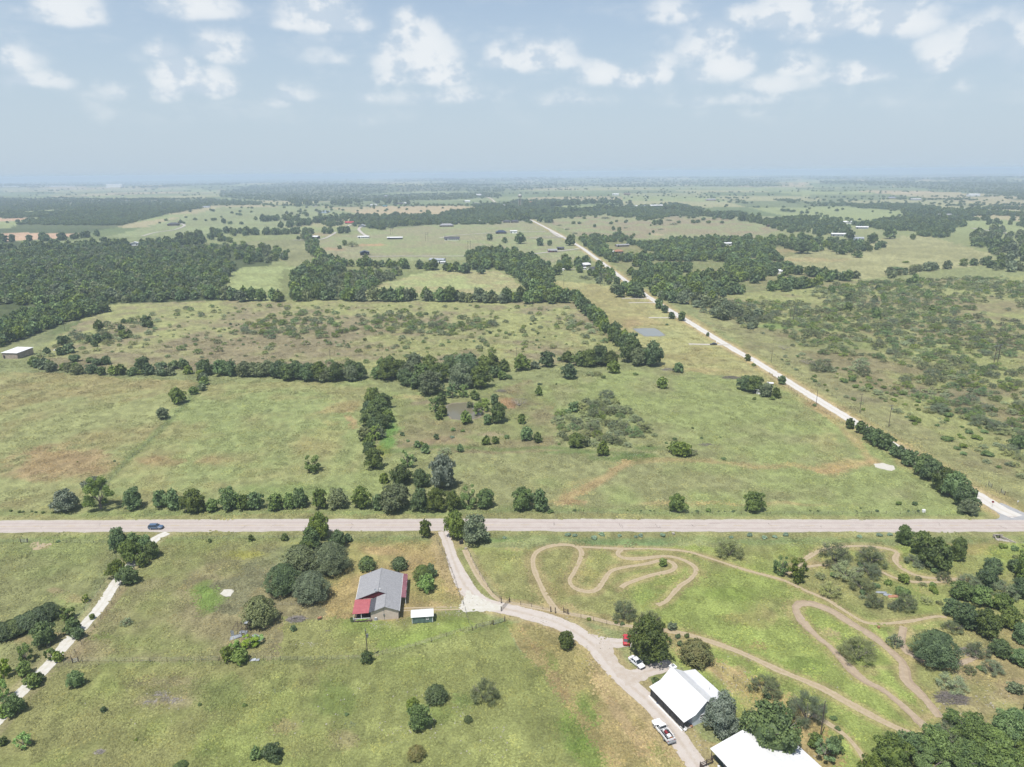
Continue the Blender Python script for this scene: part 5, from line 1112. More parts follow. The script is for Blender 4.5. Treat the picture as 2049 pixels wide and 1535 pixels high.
def window(parent, x, y, z, w, h, face='s', m='white'):
    """window with frame and pane; face s/n/e/w"""
    f, g = MB(), MB(); t = .06
    def bx(q, x0, x1, z0, z1, o0, o1):
        if face in 'sn': s = -1 if face == 's' else 1; q.box(x0, x1, *sorted((y+s*o0, y+s*o1)), z0, z1)
        else: s = 1 if face == 'e' else -1; q.box(*sorted((x+s*o0, x+s*o1)), x0, x1, z0, z1)
    c = x if face in 'sn' else y
    for (a, b, z0, z1) in ((c-w/2-.08, c-w/2, z, z+h), (c+w/2, c+w/2+.08, z, z+h), (c-w/2-.08, c+w/2+.08, z-.08, z), (c-w/2-.08, c+w/2+.08, z+h, z+h+.08), (c-.025, c+.025, z, z+h), (c-w/2, c-.027, z+h/2-.02, z+h/2+.02), (c+.027, c+w/2, z+h/2-.02, z+h/2+.02)):
        bx(f, a, b, z0, z1, .0, t)
    wo = f.build('window', MT[m], parent); bx(g, c-w/2, c+w/2, z, z+h, .004, .02); g.build('pane', MT['glass'], wo)
def door(parent, x, y, face='s', m='white', w=.95, h=2.05):
    d = MB(); s = {'s': -1, 'n': 1, 'e': 1, 'w': -1}[face]
    if face in 'sn': d.box(x-w/2, x+w/2, *sorted((y, y+s*.06)), .1, .1+h)
    else: d.box(*sorted((x, x+s*.06)), y-w/2, y+w/2, .1, .1+h)
    o = d.build('door', MT[m], parent); k = MB(); k.box(x+w*.35-.04, x+w*.35+.04, y-.12, y+.12, 1.0, 1.1) if face in 'sn' else k.box(x-.12, x+.12, y+w*.35-.04, y+w*.35+.04, 1.0, 1.1); k.build('handle', MT['steel'], o)

# ------------------------------------------------------------------ grey-roofed ranch house (A)
A = empty('ranch_house', (-30.74, 165.4, 0), R(5.2)); tag(A, 'tan ranch house with grey shingle roof and faded red metal porch roofs', 'house')
w = MB(); gable_end(w, [(-7.7, 0), (-.4, 0), (-.4, 2.72), (-3.9, 4.05), (-7.7, 2.72)], .35, .15); w.box(-.55, -.4, .5, 18, 0, 2.72); w.box(-7.7, -7.55, .5, 6.3, 0, 2.72)
w.box(-12, -11.85, 6.75, 18, 0, 2.72); w.box(-12, -7.72, 6.6, 6.75, 0, 2.72); part(w, 'wall', MT['tan'], A)
w = MB(); gable_end(w, [(-12, 0), (-.4, 0), (-.4, 2.72), (-6.1, 4.85), (-12, 2.72)], 18, .15); part(w, 'wall', MT['tan'], A)
w = MB(); gable_end(w, [(-11.9, 2.74), (-.9, 2.74), (-6.1, 4.82)], 6.62, .1); part(w, 'gable', MT['maroon'], A)
ro = MB()
slope(ro, (0, 0, 2.7), (0, 18.5, 2.7), (-3.9, 18.5, 4.17), (-3.9, 0, 4.17)); slope(ro, (-3.9, 6.4, 4.17), (-3.9, 18.5, 4.17), (-6.1, 18.5, 5.0), (-6.1, 6.4, 5.0)); slope(ro, (-6.1, 6.4, 5.0), (-6.1, 18.5, 5.0), (-12.3, 18.5, 2.7), (-12.3, 6.4, 2.7))
slope(ro, (-3.9, 0, 4.165), (-3.9, 6.55, 4.165), (-6.6, 6.55, 3.15), (-6.6, 0, 3.15)); R_A = part(ro, 'roof', MT['shingle'], A)
r2 = MB(); slope(r2, (-6.6, 0, 3.15), (-6.6, 6.5, 3.15), (-8.15, 6.3, 2.66), (-8.15, 0, 2.66)); r2.build('flat_roof', MT['shingled'], A)
r3 = MB(); r3.tube((-6.1, 6.4, 5.02), (-6.1, 18.5, 5.02), .09, n=6); r3.tube((-3.9, 0, 4.19), (-3.9, 6.4, 4.19), .09, n=6); r3.build('ridge_cap', MT['shingle'], R_A)
r4 = MB(); r4.box(.0, .06, 0, 18.5, 2.52, 2.66); r4.box(-12.38, -12.32, 6.4, 18.5, 2.5, 2.64); r4.build('fascia', MT['white'], R_A)
p1 = MB(); slope(p1, (-8.17, 0, 2.6), (-8.17, 6.3, 2.85), (-12.5, 6.3, 2.8), (-12.5, 0, 2.5), .05); PA = part(p1, 'porch_roof', MT['rpanel'], A)
p1 = MB(); slope(p1, (1.35, 6.45, 2.42), (1.35, 18.6, 2.42), (.08, 18.6, 2.64), (.08, 6.45, 2.64), .05); part(p1, 'lean_to_roof', MT['rpanel2'], A)
for x, y in ((-12.3, .2), (-10.2, .2), (-12.3, 3.2), (1.2, 6.8), (1.2, 10.6), (1.2, 14.4), (1.2, 18.2)):
    q = MB(); q.box(x-.06, x+.06, y-.06, y+.06, 0, 2.45); part(q, 'post', MT['white'], A)
q = MB(); q.box(-12.2, -7.8, .12, .2, .9, .98); q.box(-12.2, -7.8, .12, .2, .2, .26); [q.box(x, x+.04, .13, .18, .26, .9) for x in np.arange(-12.1, -7.9, .22)]; part(q, 'porch_railing', MT['white'], A)
q = MB(); q.box(-12.3, -7.75, .25, 6.55, 0, .12); part(q, 'porch_floor', MT['timber'], A)
window(A, -1.6, .35, 1.0, .9, 1.1) if False else None
window(A, -9.6, 6.58, 1.0, 1.2, 1.1); door(A, -8.6, 6.58)
for y in (3., 8.5, 12., 16.): window(A, -.4, y, .95, 1.1, 1.1, 'e')
q = MB(); q.tube((-4.2, .3, 0), (-4.2, .3, 3.9), .03, n=5); q.box(-4.35, -4.05, .2, .34, 1.2, 1.8); part(q, 'meter_box', MT['steel'], A)
q = MB(); q.tube((-5.6, 7.2, 4.75), (-5.6, 7.2, 5.35), .12, n=8); q.tube((-6.9, 6.9, 4.6), (-6.9, 6.9, 5.4), .05, n=6); part(q, 'roof_vent', MT['white'], A)
q = MB(); q.lathe([(0, 0), (.12, .02), (.32, .14), (.34, .16)], 14); o = part(q, 'satellite_dish', MT['pale'], A); o.location = (-6.8, 6.7, 5.2); o.rotation_euler = (R(60), 0, R(20))
def ac_unit(p, rz, label):
    a = empty('air_conditioner', p, rz); tag(a, label, 'air conditioner'); q = MB(); q.box(-.5, .5, -.45, .45, 0, .08); q.build('base', MT['concrete'], a)
    q = MB(); q.box(-.42, .42, -.38, .38, .08, .8, taper=.02); q.build('casing', MT['pale'], a, bevel=.04); q = MB(); q.lathe([(.1, .81), (.34, .81), (.36, .84), (.34, .85), (.1, .83)], 16); q.build('fan_grille', MT['white'], a)
ac_unit(P(752.5, 1240), R(5), 'white air conditioner unit by the tan gable wall')
a = empty('planter_box', P(727, 1243), R(4)); tag(a, 'long raised timber planter in front of the red-roofed porch', 'planter'); q = MB()
for y in (-.5, .42): q.box(-2.3, 2.3, y, y+.08, 0, .5)
q.box(-2.3, -2.22, -.42, .42, 0, .5); q.box(2.22, 2.3, -.42, .42, 0, .5); q.build('frame', MT['timber'], a); q = MB(); q.box(-2.2, 2.2, -.41, .41, .1, .42); q.build('soil', MUD, a)
V_, Q_ = crown_geo('bush', 5, 300); o = bpy.data.objects.new('plants', fast_mesh('plants', V_*np.array((2.1, .42, .45))+np.array((0, 0, .4)), Q_, [LEAF['bright']])); link(o, a)

# ------------------------------------------------------------------ garden shed
S = empty('garden_shed', (-27.2, 163.3, 0), R(5.8)); tag(S, 'small dark green shed with a white roof right of the ranch house', 'shed')
q = MB(); q.box(0, 5.5, 0, .1, .12, 2.2); q.box(0, 5.5, 3.0, 3.1, .12, 2.2); 
for x in (0, 5.4): b_ = len(q.v); q.box(x, x+.1, .1, 3.0, .12, 2.2); q.slab([(x, .05, 2.2), (x, 1.55, 2.98), (x, 3.05, 2.2)], 0) if False else None
part(q, 'wall', MT['green'], S)
q = MB()
for x in (0., 5.4): q.v += [(x, .05, 2.2), (x, 3.05, 2.2), (x, 1.55, 2.98), (x+.1, .05, 2.2), (x+.1, 3.05, 2.2), (x+.1, 1.55, 2.98)]; b_ = len(q.v)-6; q.f += [(b_, b_+1, b_+2), (b_+5, b_+4, b_+3)]; q.m += [0, 0]
part(q, 'gable', MT['green'], S)
q = MB(); slope(q, (-.25, -.25, 2.12), (5.75, -.25, 2.12), (5.75, 1.55, 3.06), (-.25, 1.55, 3.06), .05); slope(q, (-.25, 1.55, 3.06), (5.75, 1.55, 3.06), (5.75, 3.35, 2.12), (-.25, 3.35, 2.12), .05); part(q, 'roof', MT['wmetal'], S)
q = MB(); [q.box(x, x+.12, -.02, .06, .12, 2.2) for x in (-.02, 5.4)]; q.box(-.02, .1, 2.98, 3.12, .12, 2.2); part(q, 'corner_board', MT['white'], S)
window(S, 4.1, 0, 1.1, .6, .75); q = MB(); [q.box(x, x+.3, .1, 3, 0, .12) for x in (.2, 2.6, 5.)]; part(q, 'skid', MT['timber'], S); door(S, 2.6, 3.1, 'n', 'white')

# ------------------------------------------------------------------ white-roofed farmhouse (B)
B = empty('farmhouse', (35.93, 124.47, 0), R(25.7)); tag(B, 'pale blue farmhouse with a broad white metal roof and long front porch', 'house')
prof = [(0, 2.5), (3.0, 3.2), (5.9, 5.6), (9.6, 3.3), (13.1, 2.5)]; L_ = 12.2
q = MB()
for (a, za), (b, zb) in zip(prof[:-1], prof[1:]): slope(q, (a, -.1, za), (b, -.1, zb), (b, L_, zb), (a, L_, za), .08)
RB = part(q, 'roof', MT['wmetaly'], B); q = MB(); q.tube((5.9, -.12, 5.63), (5.9, L_+.02, 5.63), .1, n=6); q.build('ridge_cap', MT['white'], RB)
q = MB(); q.box(-.05, 0, -.1, L_, 2.36, 2.5); q.box(13.1, 13.15, -.1, L_, 2.34, 2.48); q.build('fascia', MT['white'], RB)
q = MB(); wp_ = [(2.6, 0), (12.8, 0), (12.8, 2.42), (9.6, 3.2), (5.9, 5.48), (3.0, 3.1), (2.6, 2.95)]; gable_end(q, wp_, .3, .15); gable_end(q, wp_, L_-.45, .15); q.box(2.6, 2.75, .45, L_-.45, 0, 2.95); q.box(12.65, 12.8, .45, L_-.45, 0, 2.42); part(q, 'wall', MT['bluew'], B)
q = MB(); q.box(-.1, 2.58, .1, L_-.2, 0, .18); part(q, 'porch_floor', MT['concrete'], B); q = MB(); q.box(-.28, -.12, .1, L_-.2, 0, .3); part(q, 'porch_kerb', MT['white'], B)
for y in np.linspace(.3, L_-.4, 6): q = MB(); q.box(.12, .24, y-.06, y+.06, .18, 2.42); part(q, 'post', MT['dark'], B)
q = MB(); q.box(.15, .2, .4, L_-.5, .3, 2.3); shd = part(q, 'porch_shade_panel', MT['plastic'], B)  # black panel standing in for the shade inside the open porch
door(B, 2.6, 6, 'w'); [window(B, 2.6, y, 1., 1.1, 1.1, 'w') for y in (2.5, 9.5)]; [window(B, x, .3, 1., 1.0, 1.1, 's') for x in (5.2, 10.2)]; window(B, 7.8, L_-.3, 1., 1., 1.1, 'n')
q = MB(); q.box(6.4, 7.6, L_+.1, L_+1.2, 0, 4.9); q.box(6.3, 7.7, L_+.02, L_+1.3, 4.9, 5.1); part(q, 'chimney', MT['white'], B); q = MB(); q.box(6.7, 7.3, L_+.4, L_+.95, 5.1, 5.4); part(q, 'chimney_cap', MT['steel'], B)
q = MB(); q.tube((11.2, 5, 2.9), (11.2, 5, 3.4), .06, n=6); part(q, 'roof_vent', MT['steel'], B)
ac_unit(P(1391, 1446), R(25), 'small pale air conditioner by the farmhouse gable wall')
def wpos(x, y, z=0): return B.matrix_basis @ Vector((x, y, z))
def tank(name, label, cat, p, r, h, m):
    a = empty(name, p); tag(a, label, cat); q = MB(); q.lathe([(0, 0), (r, .02), (r*1.04, h*.3), (r*.96, h*.85), (r*.5, h)], 14); q.build('body', MT[m], a, smooth=True); q = MB(); q.lathe([(r*.5, h), (r*.5, h+.06), (0, h+.08)], 12); q.build('lid', MT['plastic'], a)
tank('planter_pot', 'orange pot by the farmhouse porch corner', 'pot', P(1383, 1454), .35, .5, 'orange'); tank('planter_pot', 'white pot beside the porch kerb near the pickup', 'pot', P(1348, 1438), .3, .45, 'white')
tank('planter_pot', 'small dark blue pot beside the middle of the porch', 'pot', P(1315, 1409), .25, .4, 'navy')
# wooden glider with white frame by the porch corner
a = empty('garden_bench', P(1367, 1460), R(-62)); tag(a, 'white slatted garden bench at the farmhouse porch corner', 'bench')
q = MB(); [q.box(-.8, .8, y, y+.09, .42, .46) for y in (-.25, -.12, .01, .14)]; q.build('seat', MT['white'], a); q = MB(); [q.box(-.8, .8, .27, .31, z, z+.08) for z in (.55, .7, .85)]; q.build('backrest', MT['white'], a)
for x in (-.75, .69):
    for y in (-.25, .24): q = MB(); q.box(x, x+.06, y, y+.06, 0, .42 if y < 0 else .95); q.build('leg', MT['white'], a)

# ------------------------------------------------------------------ white-roofed workshop (C)
Cc = empty('workshop', (39.46, 116.76, 0), R(24.5)); tag(Cc, 'dark green workshop with a wide white metal roof under the big oak', 'workshop')
q = MB(); slope(q, (0, 0, 3.0), (0, -17, 3.0), (8.2, -17, 4.3), (8.2, 0, 4.3)); slope(q, (8.2, 0, 4.3), (8.2, -17, 4.3), (16.5, -17, 3.0), (16.5, 0, 3.0)); part(q, 'roof', MT['wmetaly'], Cc)
q = MB(); pp = [(1.1, 0), (15.7, 0), (15.7, 2.95), (8.2, 4.15), (1.1, 3.05)]; gable_end(q, pp, -.65, .15); gable_end(q, pp, -16.8, .15); q.box(1.1, 1.25, -16.65, -.65, 0, 3.05); q.box(15.55, 15.7, -16.65, -.65, 0, 2.95); part(q, 'wall', MT['teal'], Cc)
q = MB(); q.box(0, .06, -17, 0, 2.86, 3.0) if False else q.box(-.07, -.01, -17, 0, 2.84, 2.98); part(q, 'gutter', MT['white'], Cc); window(Cc, 1.1, -3.5, 1.2, 1.2, 1., 'w'); door(Cc, 1.1, -6, 'w')
for y in (-.2, -4, -8, -12): q = MB(); q.box(.2, .32, y-.06, y+.06, 0, 2.88); part(q, 'post', MT['timber'], Cc)
# plank pen beside it
FN = empty('garden_pen_fence', (39.46, 116.76, 0), R(24.5)); tag(FN, 'brown plank fence round the small garden beside the workshop', 'fence')
q = MB(); [q.box(-3.2, -.1, -1.02, -.96, z, z+.16) for z in (.5, .95, 1.35)]; q.build('rail', MT['timber'], FN)
q = MB(); [q.box(-3.25, -3.2, y, y+.2, 0, 1.6) for y in np.arange(-6.2, -1.0, .24)]; q.build('planking', MT['timber'], FN)
for x, y in ((-3.2, -.95), (-1.6, -.95), (-.1, -.95), (-3.2, -6.3)): q = MB(); q.box(x-.07, x+.07, y-.06, y+.08, 0, 1.75); q.build('post', MT['timber'], FN)
def wc(x, y): return Cc.matrix_basis @ Vector((x, y, 0))
tank('rain_barrel', 'light green tub inside the plank garden pen', 'tub', wc(-1.6, -2.2), .35, .6, 'lime'); tank('rain_barrel', 'white tub inside the plank garden pen', 'tub', wc(-2.2, -3.1), .3, .6, 'white'); tank('rain_barrel', 'white tub against the workshop wall', 'tub', wc(.5, -2.2), .25, .5, 'white')

# ------------------------------------------------------------------ other buildings: px of the front foot, size, turn, roof, wall, label
def simple_house(px, py, w, d, h, rise, rz, roof, wall, label, cat='house', name='house', wins=2, ridge='x', doors=1, porch=False):
    p = P(px, py); o = empty(name, p, R(rz)); tag(o, label, cat); x0, x1, y0, y1 = -w/2, w/2, 0, d; far = math.hypot(p.x, p.y) > 900; ov = .5 if not far else .8
    q = MB(); q.box(x0, x1, y0, y1, -1.5, h); 
    if ridge == 'x':
        for x in (x0, x1-.1):
            b_ = len(q.v); q.v += [(x, y0, h), (x, y1, h), (x, d/2, h+rise), (x+.1, y0, h), (x+.1, y1, h), (x+.1, d/2, h+rise)]; q.f += [(b_, b_+1, b_+2), (b_+5, b_+4, b_+3)]; q.m += [0, 0]
    elif ridge == 'y':
        for y in (y0, y1-.1):
            b_ = len(q.v); q.v += [(x0, y, h), (x1, y, h), (0, y, h+rise), (x0, y+.1, h), (x1, y+.1, h), (0, y+.1, h+rise)]; q.f += [(b_+2, b_+1, b_), (b_+3, b_+4, b_+5)]; q.m += [0, 0]
    q.build('wall', MT[wall], o); q = MB(); k = rise/(d/2 if ridge == 'x' else w/2); e = .04
    if ridge == 'x':
        slope(q, (x0-ov, y0-ov, h-ov*k+e), (x1+ov, y0-ov, h-ov*k+e), (x1+ov, d/2, h+rise+e), (x0-ov, d/2, h+rise+e), .12); slope(q, (x0-ov, d/2, h+rise+e), (x1+ov, d/2, h+rise+e), (x1+ov, y1+ov, h-ov*k+e), (x0-ov, y1+ov, h-ov*k+e), .12)
    elif ridge == 'y':
        slope(q, (x0-ov, y1+ov, h-ov*k+e), (x0-ov, y0-ov, h-ov*k+e), (0, y0-ov, h+rise+e), (0, y1+ov, h+rise+e), .12); slope(q, (0, y1+ov, h+rise+e), (0, y0-ov, h+rise+e), (x1+ov, y0-ov, h-ov*k+e), (x1+ov, y1+ov, h-ov*k+e), .12)
    elif ridge == 'hip':
        a, b = d/2, h+rise+e; z = h-.1; pts = [(x0-ov, y0-ov, z), (x1+ov, y0-ov, z), (x1+ov, y1+ov, z), (x0-ov, y1+ov, z)]; r_1, r_2 = (x0+a*.8, d/2, b), (x1-a*.8, d/2, b)
        q.quad(pts[0], pts[1], r_2, r_1); q.quad(pts[1], pts[2], r_2); q.quad(pts[2], pts[3], r_1, r_2); q.quad(pts[3], pts[0], r_1); q.quad(*reversed([(a_[0], a_[1], a_[2]-.15) for a_ in pts]))
    else:  # single pitch rising away
        slope(q, (x0-ov, y0-ov, h+.05), (x1+ov, y0-ov, h+.05), (x1+ov, y1+ov, h+rise), (x0-ov, y1+ov, h+rise), .12)
        g = MB(); g.box(x0+.05, x1-.05, y1-.2, y1-.05, h, h+rise-.15); g.build('parapet', MT[wall], o)
    q.build('roof', MT[roof], o); s = 1.6 if far else 1
    for i in range(wins): window(o, x0+w*(i+.5)/wins*.7+.3+(w*.3 if doors else 0), y0, 1., 1.1*s, 1.1*s)
    if doors: q = MB(); q.box(x0+.12*w-.6*s, x0+.12*w+.6*s, y0-.07, y0-.01, .05, 2.2*s); q.build('door', MT['dark'], o)
    if porch: q = MB(); slope(q, (x0, y0-3, h-.7), (x1, y0-3, h-.7), (x1, y0-.55, h-.15), (x0, y0-.55, h-.15), .1); q.build('porch_roof', MT[roof], o)
    return o
simple_house(21, 718, 11.2, 13.5, 4.0, .7, -8, 'wmetal', 'cream', 'cream metal barn with a white roof at the left edge', 'barn', 'barn', 0, ridge='mono')
HS = [(270,492,16,11,4,2.6,20,'wmetal','white','white steel building rising out of the big left wood','barn','barn',1,'y'),
 (345,452,24,16,4,3.5,5,'shingled','brown','dark-roofed house alone on the left hill pasture','house','house',3,'hip'),(360,447,10,8,3.5,2,0,'brown','cream','small brown outbuilding beside the hill house','outbuilding','outbuilding',1,'x'),
 (730,511,13,12,4.2,2,12,'navy','dark','dark blue barn at the end of the pale farm road','barn','barn',2,'y'),(790,479,27,8,3.2,1.2,2,'wmetal','dark','long dark horse barn with a white roof','barn','barn',5,'x'),
 (727,477,20,8,3.2,1.2,0,'wmetal','white','long low white stable below the grey house','stable','stable',5,'x'),(629,478,13,9,4,1.5,-20,'wmetal','dark','dark open barn with white roof beside the tree belt','barn','barn',2,'x'),
 (699,448,20,9,3,2.6,2,'red','cream','house with a bright red roof in the far wood','house','house',4,'x'),(723,455,14,10,3.6,3,-8,'pale','pale','pale grey house at the top of the forked drive','house','house',3,'y'),
 (747,412,24,11,4.5,2,-4,'wmetal','white','far white barn on the hill beside the trees','barn','barn',2,'x'),(770,414,16,9,3.5,1.5,4,'aqua','pale','far barn with an aqua roof','barn','barn',2,'x'),(800,409,26,12,3.5,3,-5,'shingled','brown','far brown ranch house on the hill','house','house',3,'hip'),
 (812,408,12,8,4,2,10,'wmetal','white','far white shed right of the brown hill house','shed','shed',1,'x'),(772,395,16,14,8,4,5,'pale','cream','tall pale house on the far hilltop','house','house',3,'hip'),(793,403,10,8,7,2,20,'wmetal','white','tall white barn front on the far hill','barn','barn',1,'y'),
 (873,525,20,10,3.6,1.6,-14,'pale','bluew','pale grey metal building just behind the hedgerow','barn','barn',2,'x'),(884,528,8,5,2.6,.6,-10,'wmetal','white','small white trailer beside the pale metal building','trailer','trailer',2,'x'),
 (904,481,26,11,3.2,3,0,'shingled','white','white house with a dark roof beside the looped drive','house','house',5,'x'),(893,454,30,14,3.4,3.5,0,'shingle','brown','wide grey-roofed house at the pasture edge','house','house',4,'hip'),
 (921,444,20,12,3.4,3,5,'pale','cream','light cream house at the foot of the far trees','house','house',3,'y'),(948,446,30,12,3.4,2.6,0,'shingle','brown','long brown house with a grey-pink roof','house','house',5,'x'),(1003,468,20,14,3.2,3.4,5,'navy','brown','blue-grey hip-roofed house beside the white shop','house','house',3,'hip'),
 (1028,467,13,9,4.6,1,0,'wmetal','white','white box-like shop on the far drive','shop building','shop_building',1,'x'),(1014,446,16,11,3.4,3,0,'shingled','brown','left brown house of the far pair by the road','house','house',3,'hip'),(1030,446,18,11,3.4,3,0,'shingled','brown','right brown house of the far pair by the road','house','house',3,'hip'),
 (1106,505,13,8,3,1.8,6,'shingle','dkred','barn-red house with a grey roof beside the gravel road','house','house',3,'x'),(1122,500,10,7,2.8,1.5,4,'shingled','dark','dark outbuilding just behind the red house','outbuilding','outbuilding',1,'x'),
 (1240,508,12,9,3.6,2.4,18,'orange','cream','house with an orange tiled roof in the right wood','house','house',2,'hip'),(1228,510,2.4,2.4,5,.8,0,'white','white','narrow white silo beside the orange-roofed house','silo','silo',0,'y'),
 (1247,494,22,8,3,1,20,'shingle','cream','long low roof among the trees of the right wood','house','house',2,'x'),(1174,534,12,7,3,2,35,'wmetal','shingled','white-roofed homestead house by the road bend','house','house',2,'x'),(1187,541,9,6,2.6,1.4,40,'shingled','white','dark-roofed carport of the roadside homestead','carport','carport',1,'x'),
 (1167,540,7,3,2.8,.5,10,'wmetal','white','white camper parked at the roadside homestead','camper','camper',2,'x'),(1125,542,4,3,2.2,.6,0,'wmetal','white','tiny white hut in the homestead garden','shed','shed',0,'x'),
 (1457,492,16,9,4,1.2,10,'wmetal','white','white metal building in the clearing of the wood','barn','barn',1,'x'),(1561,548,9,7,3.2,1.5,-4,'wmetal','white','white square roof in the lower corner of the wood','barn','barn',1,'x'),(1513,511,9,5,2.5,1,0,'orange','cream','small rusty-roofed shack at the wood edge','shack','shack',0,'x'),
 (1680,473,26,12,4,1.5,-14,'wmetal','pale','long white barn on the right-hand farm','barn','barn',3,'x'),(1720,481,14,9,3.5,1.8,-5,'pale','bluew','pale blue-grey house on the right-hand farm','house','house',2,'x'),(1697,448,20,12,4,2,0,'wmetal','white','white barn among trees above the farm','barn','barn',2,'x'),
 (1725,458,22,9,3.5,1.5,-18,'wmetal','pale','white-roofed shed row behind the farm trees','shed','shed',2,'x'),(1543,454,14,9,4,1.8,0,'brown','brown','brown barn at the corner of the hill pasture','barn','barn',2,'x'),(1607,450,14,10,3.6,2.5,0,'shingle','cream','grey roof among the far right woods','house','house',1,'hip'),
 (1315,415,44,16,6,2.4,0,'wmetal','pale','big white barn on the horizon side of the hill pasture','barn','barn',4,'x'),(1271,415,18,10,4,2,5,'wmetal','white','smaller white barn left of the big hill barn','barn','barn',2,'x'),(1290,414,14,9,3.6,2,-4,'pale','cream','pale shed between the two hill barns','shed','shed',1,'x'),
 (1828,433,24,12,4,2,0,'wmetal','white','far white roof behind the right woods','barn','barn',2,'x'),(1866,427,20,14,5,2.5,15,'pale','white','far white house among the right woods','house','house',2,'hip'),(1890,433,40,14,4,2,0,'shingle','cream','far low grey building row','warehouse','warehouse',4,'x'),(1937,421,26,12,5,2,-20,'wmetal','white','far white barn near the right edge','barn','barn',2,'x'),
 (1834,401,40,14,5,2,0,'wmetal','pale','distant white barn beyond the woods','barn','barn',2,'x'),(1950,393,50,20,8,3,0,'wmetal','white','distant group of white barns seen across the plain','barn','barn',2,'x'),(1786,398,36,16,5,3,10,'pale','cream','distant cream farmhouse left of the white barns','house','house',2,'hip'),
 (1232,391,30,14,6,3,0,'wmetal','white','tiny distant white house left of the hill barns','house','house',1,'x'),(1255,390,30,12,5,3,0,'brown','brown','distant brown barn beside a tree row','barn','barn',2,'x'),(1062,407,30,12,4,3,5,'orange','cream','cream house with a brown roof near the water tower','house','house',2,'x'),(1423,402,40,18,5,4,0,'shingle','cream','distant grey farmhouse with pale yard','house','house',2,'hip'),
 (935,405,22,12,5,3,0,'wmetal','white','far white house left of the road cut','house','house',2,'x'),(953,409,22,10,4,2,8,'shingle','pale','far grey house left of the road cut','house','house',2,'hip'),(1008,413,14,10,4,2.5,0,'wmetal','white','far white shed just left of the water tower','shed','shed',1,'y'),(958,392,26,14,6,3,0,'wmetal','white','distant white roofed house on the ridge','house','house',2,'x'),
 (255,407,24,12,4,2,0,'wmetal','cream','pale house on the edge of the far left woods','house','house',2,'x'),(318,408,20,11,4,2,0,'pale','cream','small pale house by the far left slope','house','house',2,'hip'),(412,416,22,11,4,2,0,'pale','white','white house at the top of the left pasture','house','house',2,'x'),(587,402,34,12,4,2.4,0,'shingled','brown','far dark roof above the looped drive','house','house',3,'x'),
 (112,374,400,60,9,3,0,'wmetal','white','very distant long white warehouse on the left plain','warehouse','warehouse',6,'x'),(228,375,160,60,26,6,0,'wmetal','white','very distant tall white mill on the left plain','mill','mill',3,'x'),(17,375,200,50,9,3,0,'wmetal','white','very distant white shed at the left edge','warehouse','warehouse',3,'x')]
for h_ in HS: simple_house(*h_[:9], h_[9], h_[10], h_[11], h_[12], h_[13], 1 if h_[12] else 0)

# ------------------------------------------------------------------ vehicles
def loft(mb, secs, m=0):
    """secs: list of rings of points, same count, skinned and capped"""
    n = len(secs[0]); b = len(mb.v)
    for s in secs: mb.v += s
    for i in range(len(secs)-1):
        for j in range(n):
            k = (j+1) % n; mb.f.append((b+i*n+j, b+i*n+k, b+(i+1)*n+k, b+(i+1)*n+j)); mb.m.append(m)
    mb.f.append(tuple(b+j for j in reversed(range(n)))); mb.f.append(tuple(b+(len(secs)-1)*n+j for j in range(n))); mb.m += [m, m]
def ring(x, hw, z0, z1, c=.12): return [(x, -hw, z0+c), (x, -hw+c*.6, z0), (x, hw-c*.6, z0), (x, hw, z0+c), (x, hw, z1-c), (x, hw-c, z1), (x, -hw+c, z1), (x, -hw, z1-c)]
def wheel(parent, x, y, r, w=.24):
    q = MB(); q.tube((x, y-w/2, r), (x, y+w/2, r), r, n=18); o = q.build('wheel', MT['rubber'], parent); q = MB(); s = 1 if y > 0 else -1
    q.tube((x, y+s*(w/2), r), (x, y+s*(w/2+.015), r), r*.62, n=14); q.build('rim', MT['rim'], o)
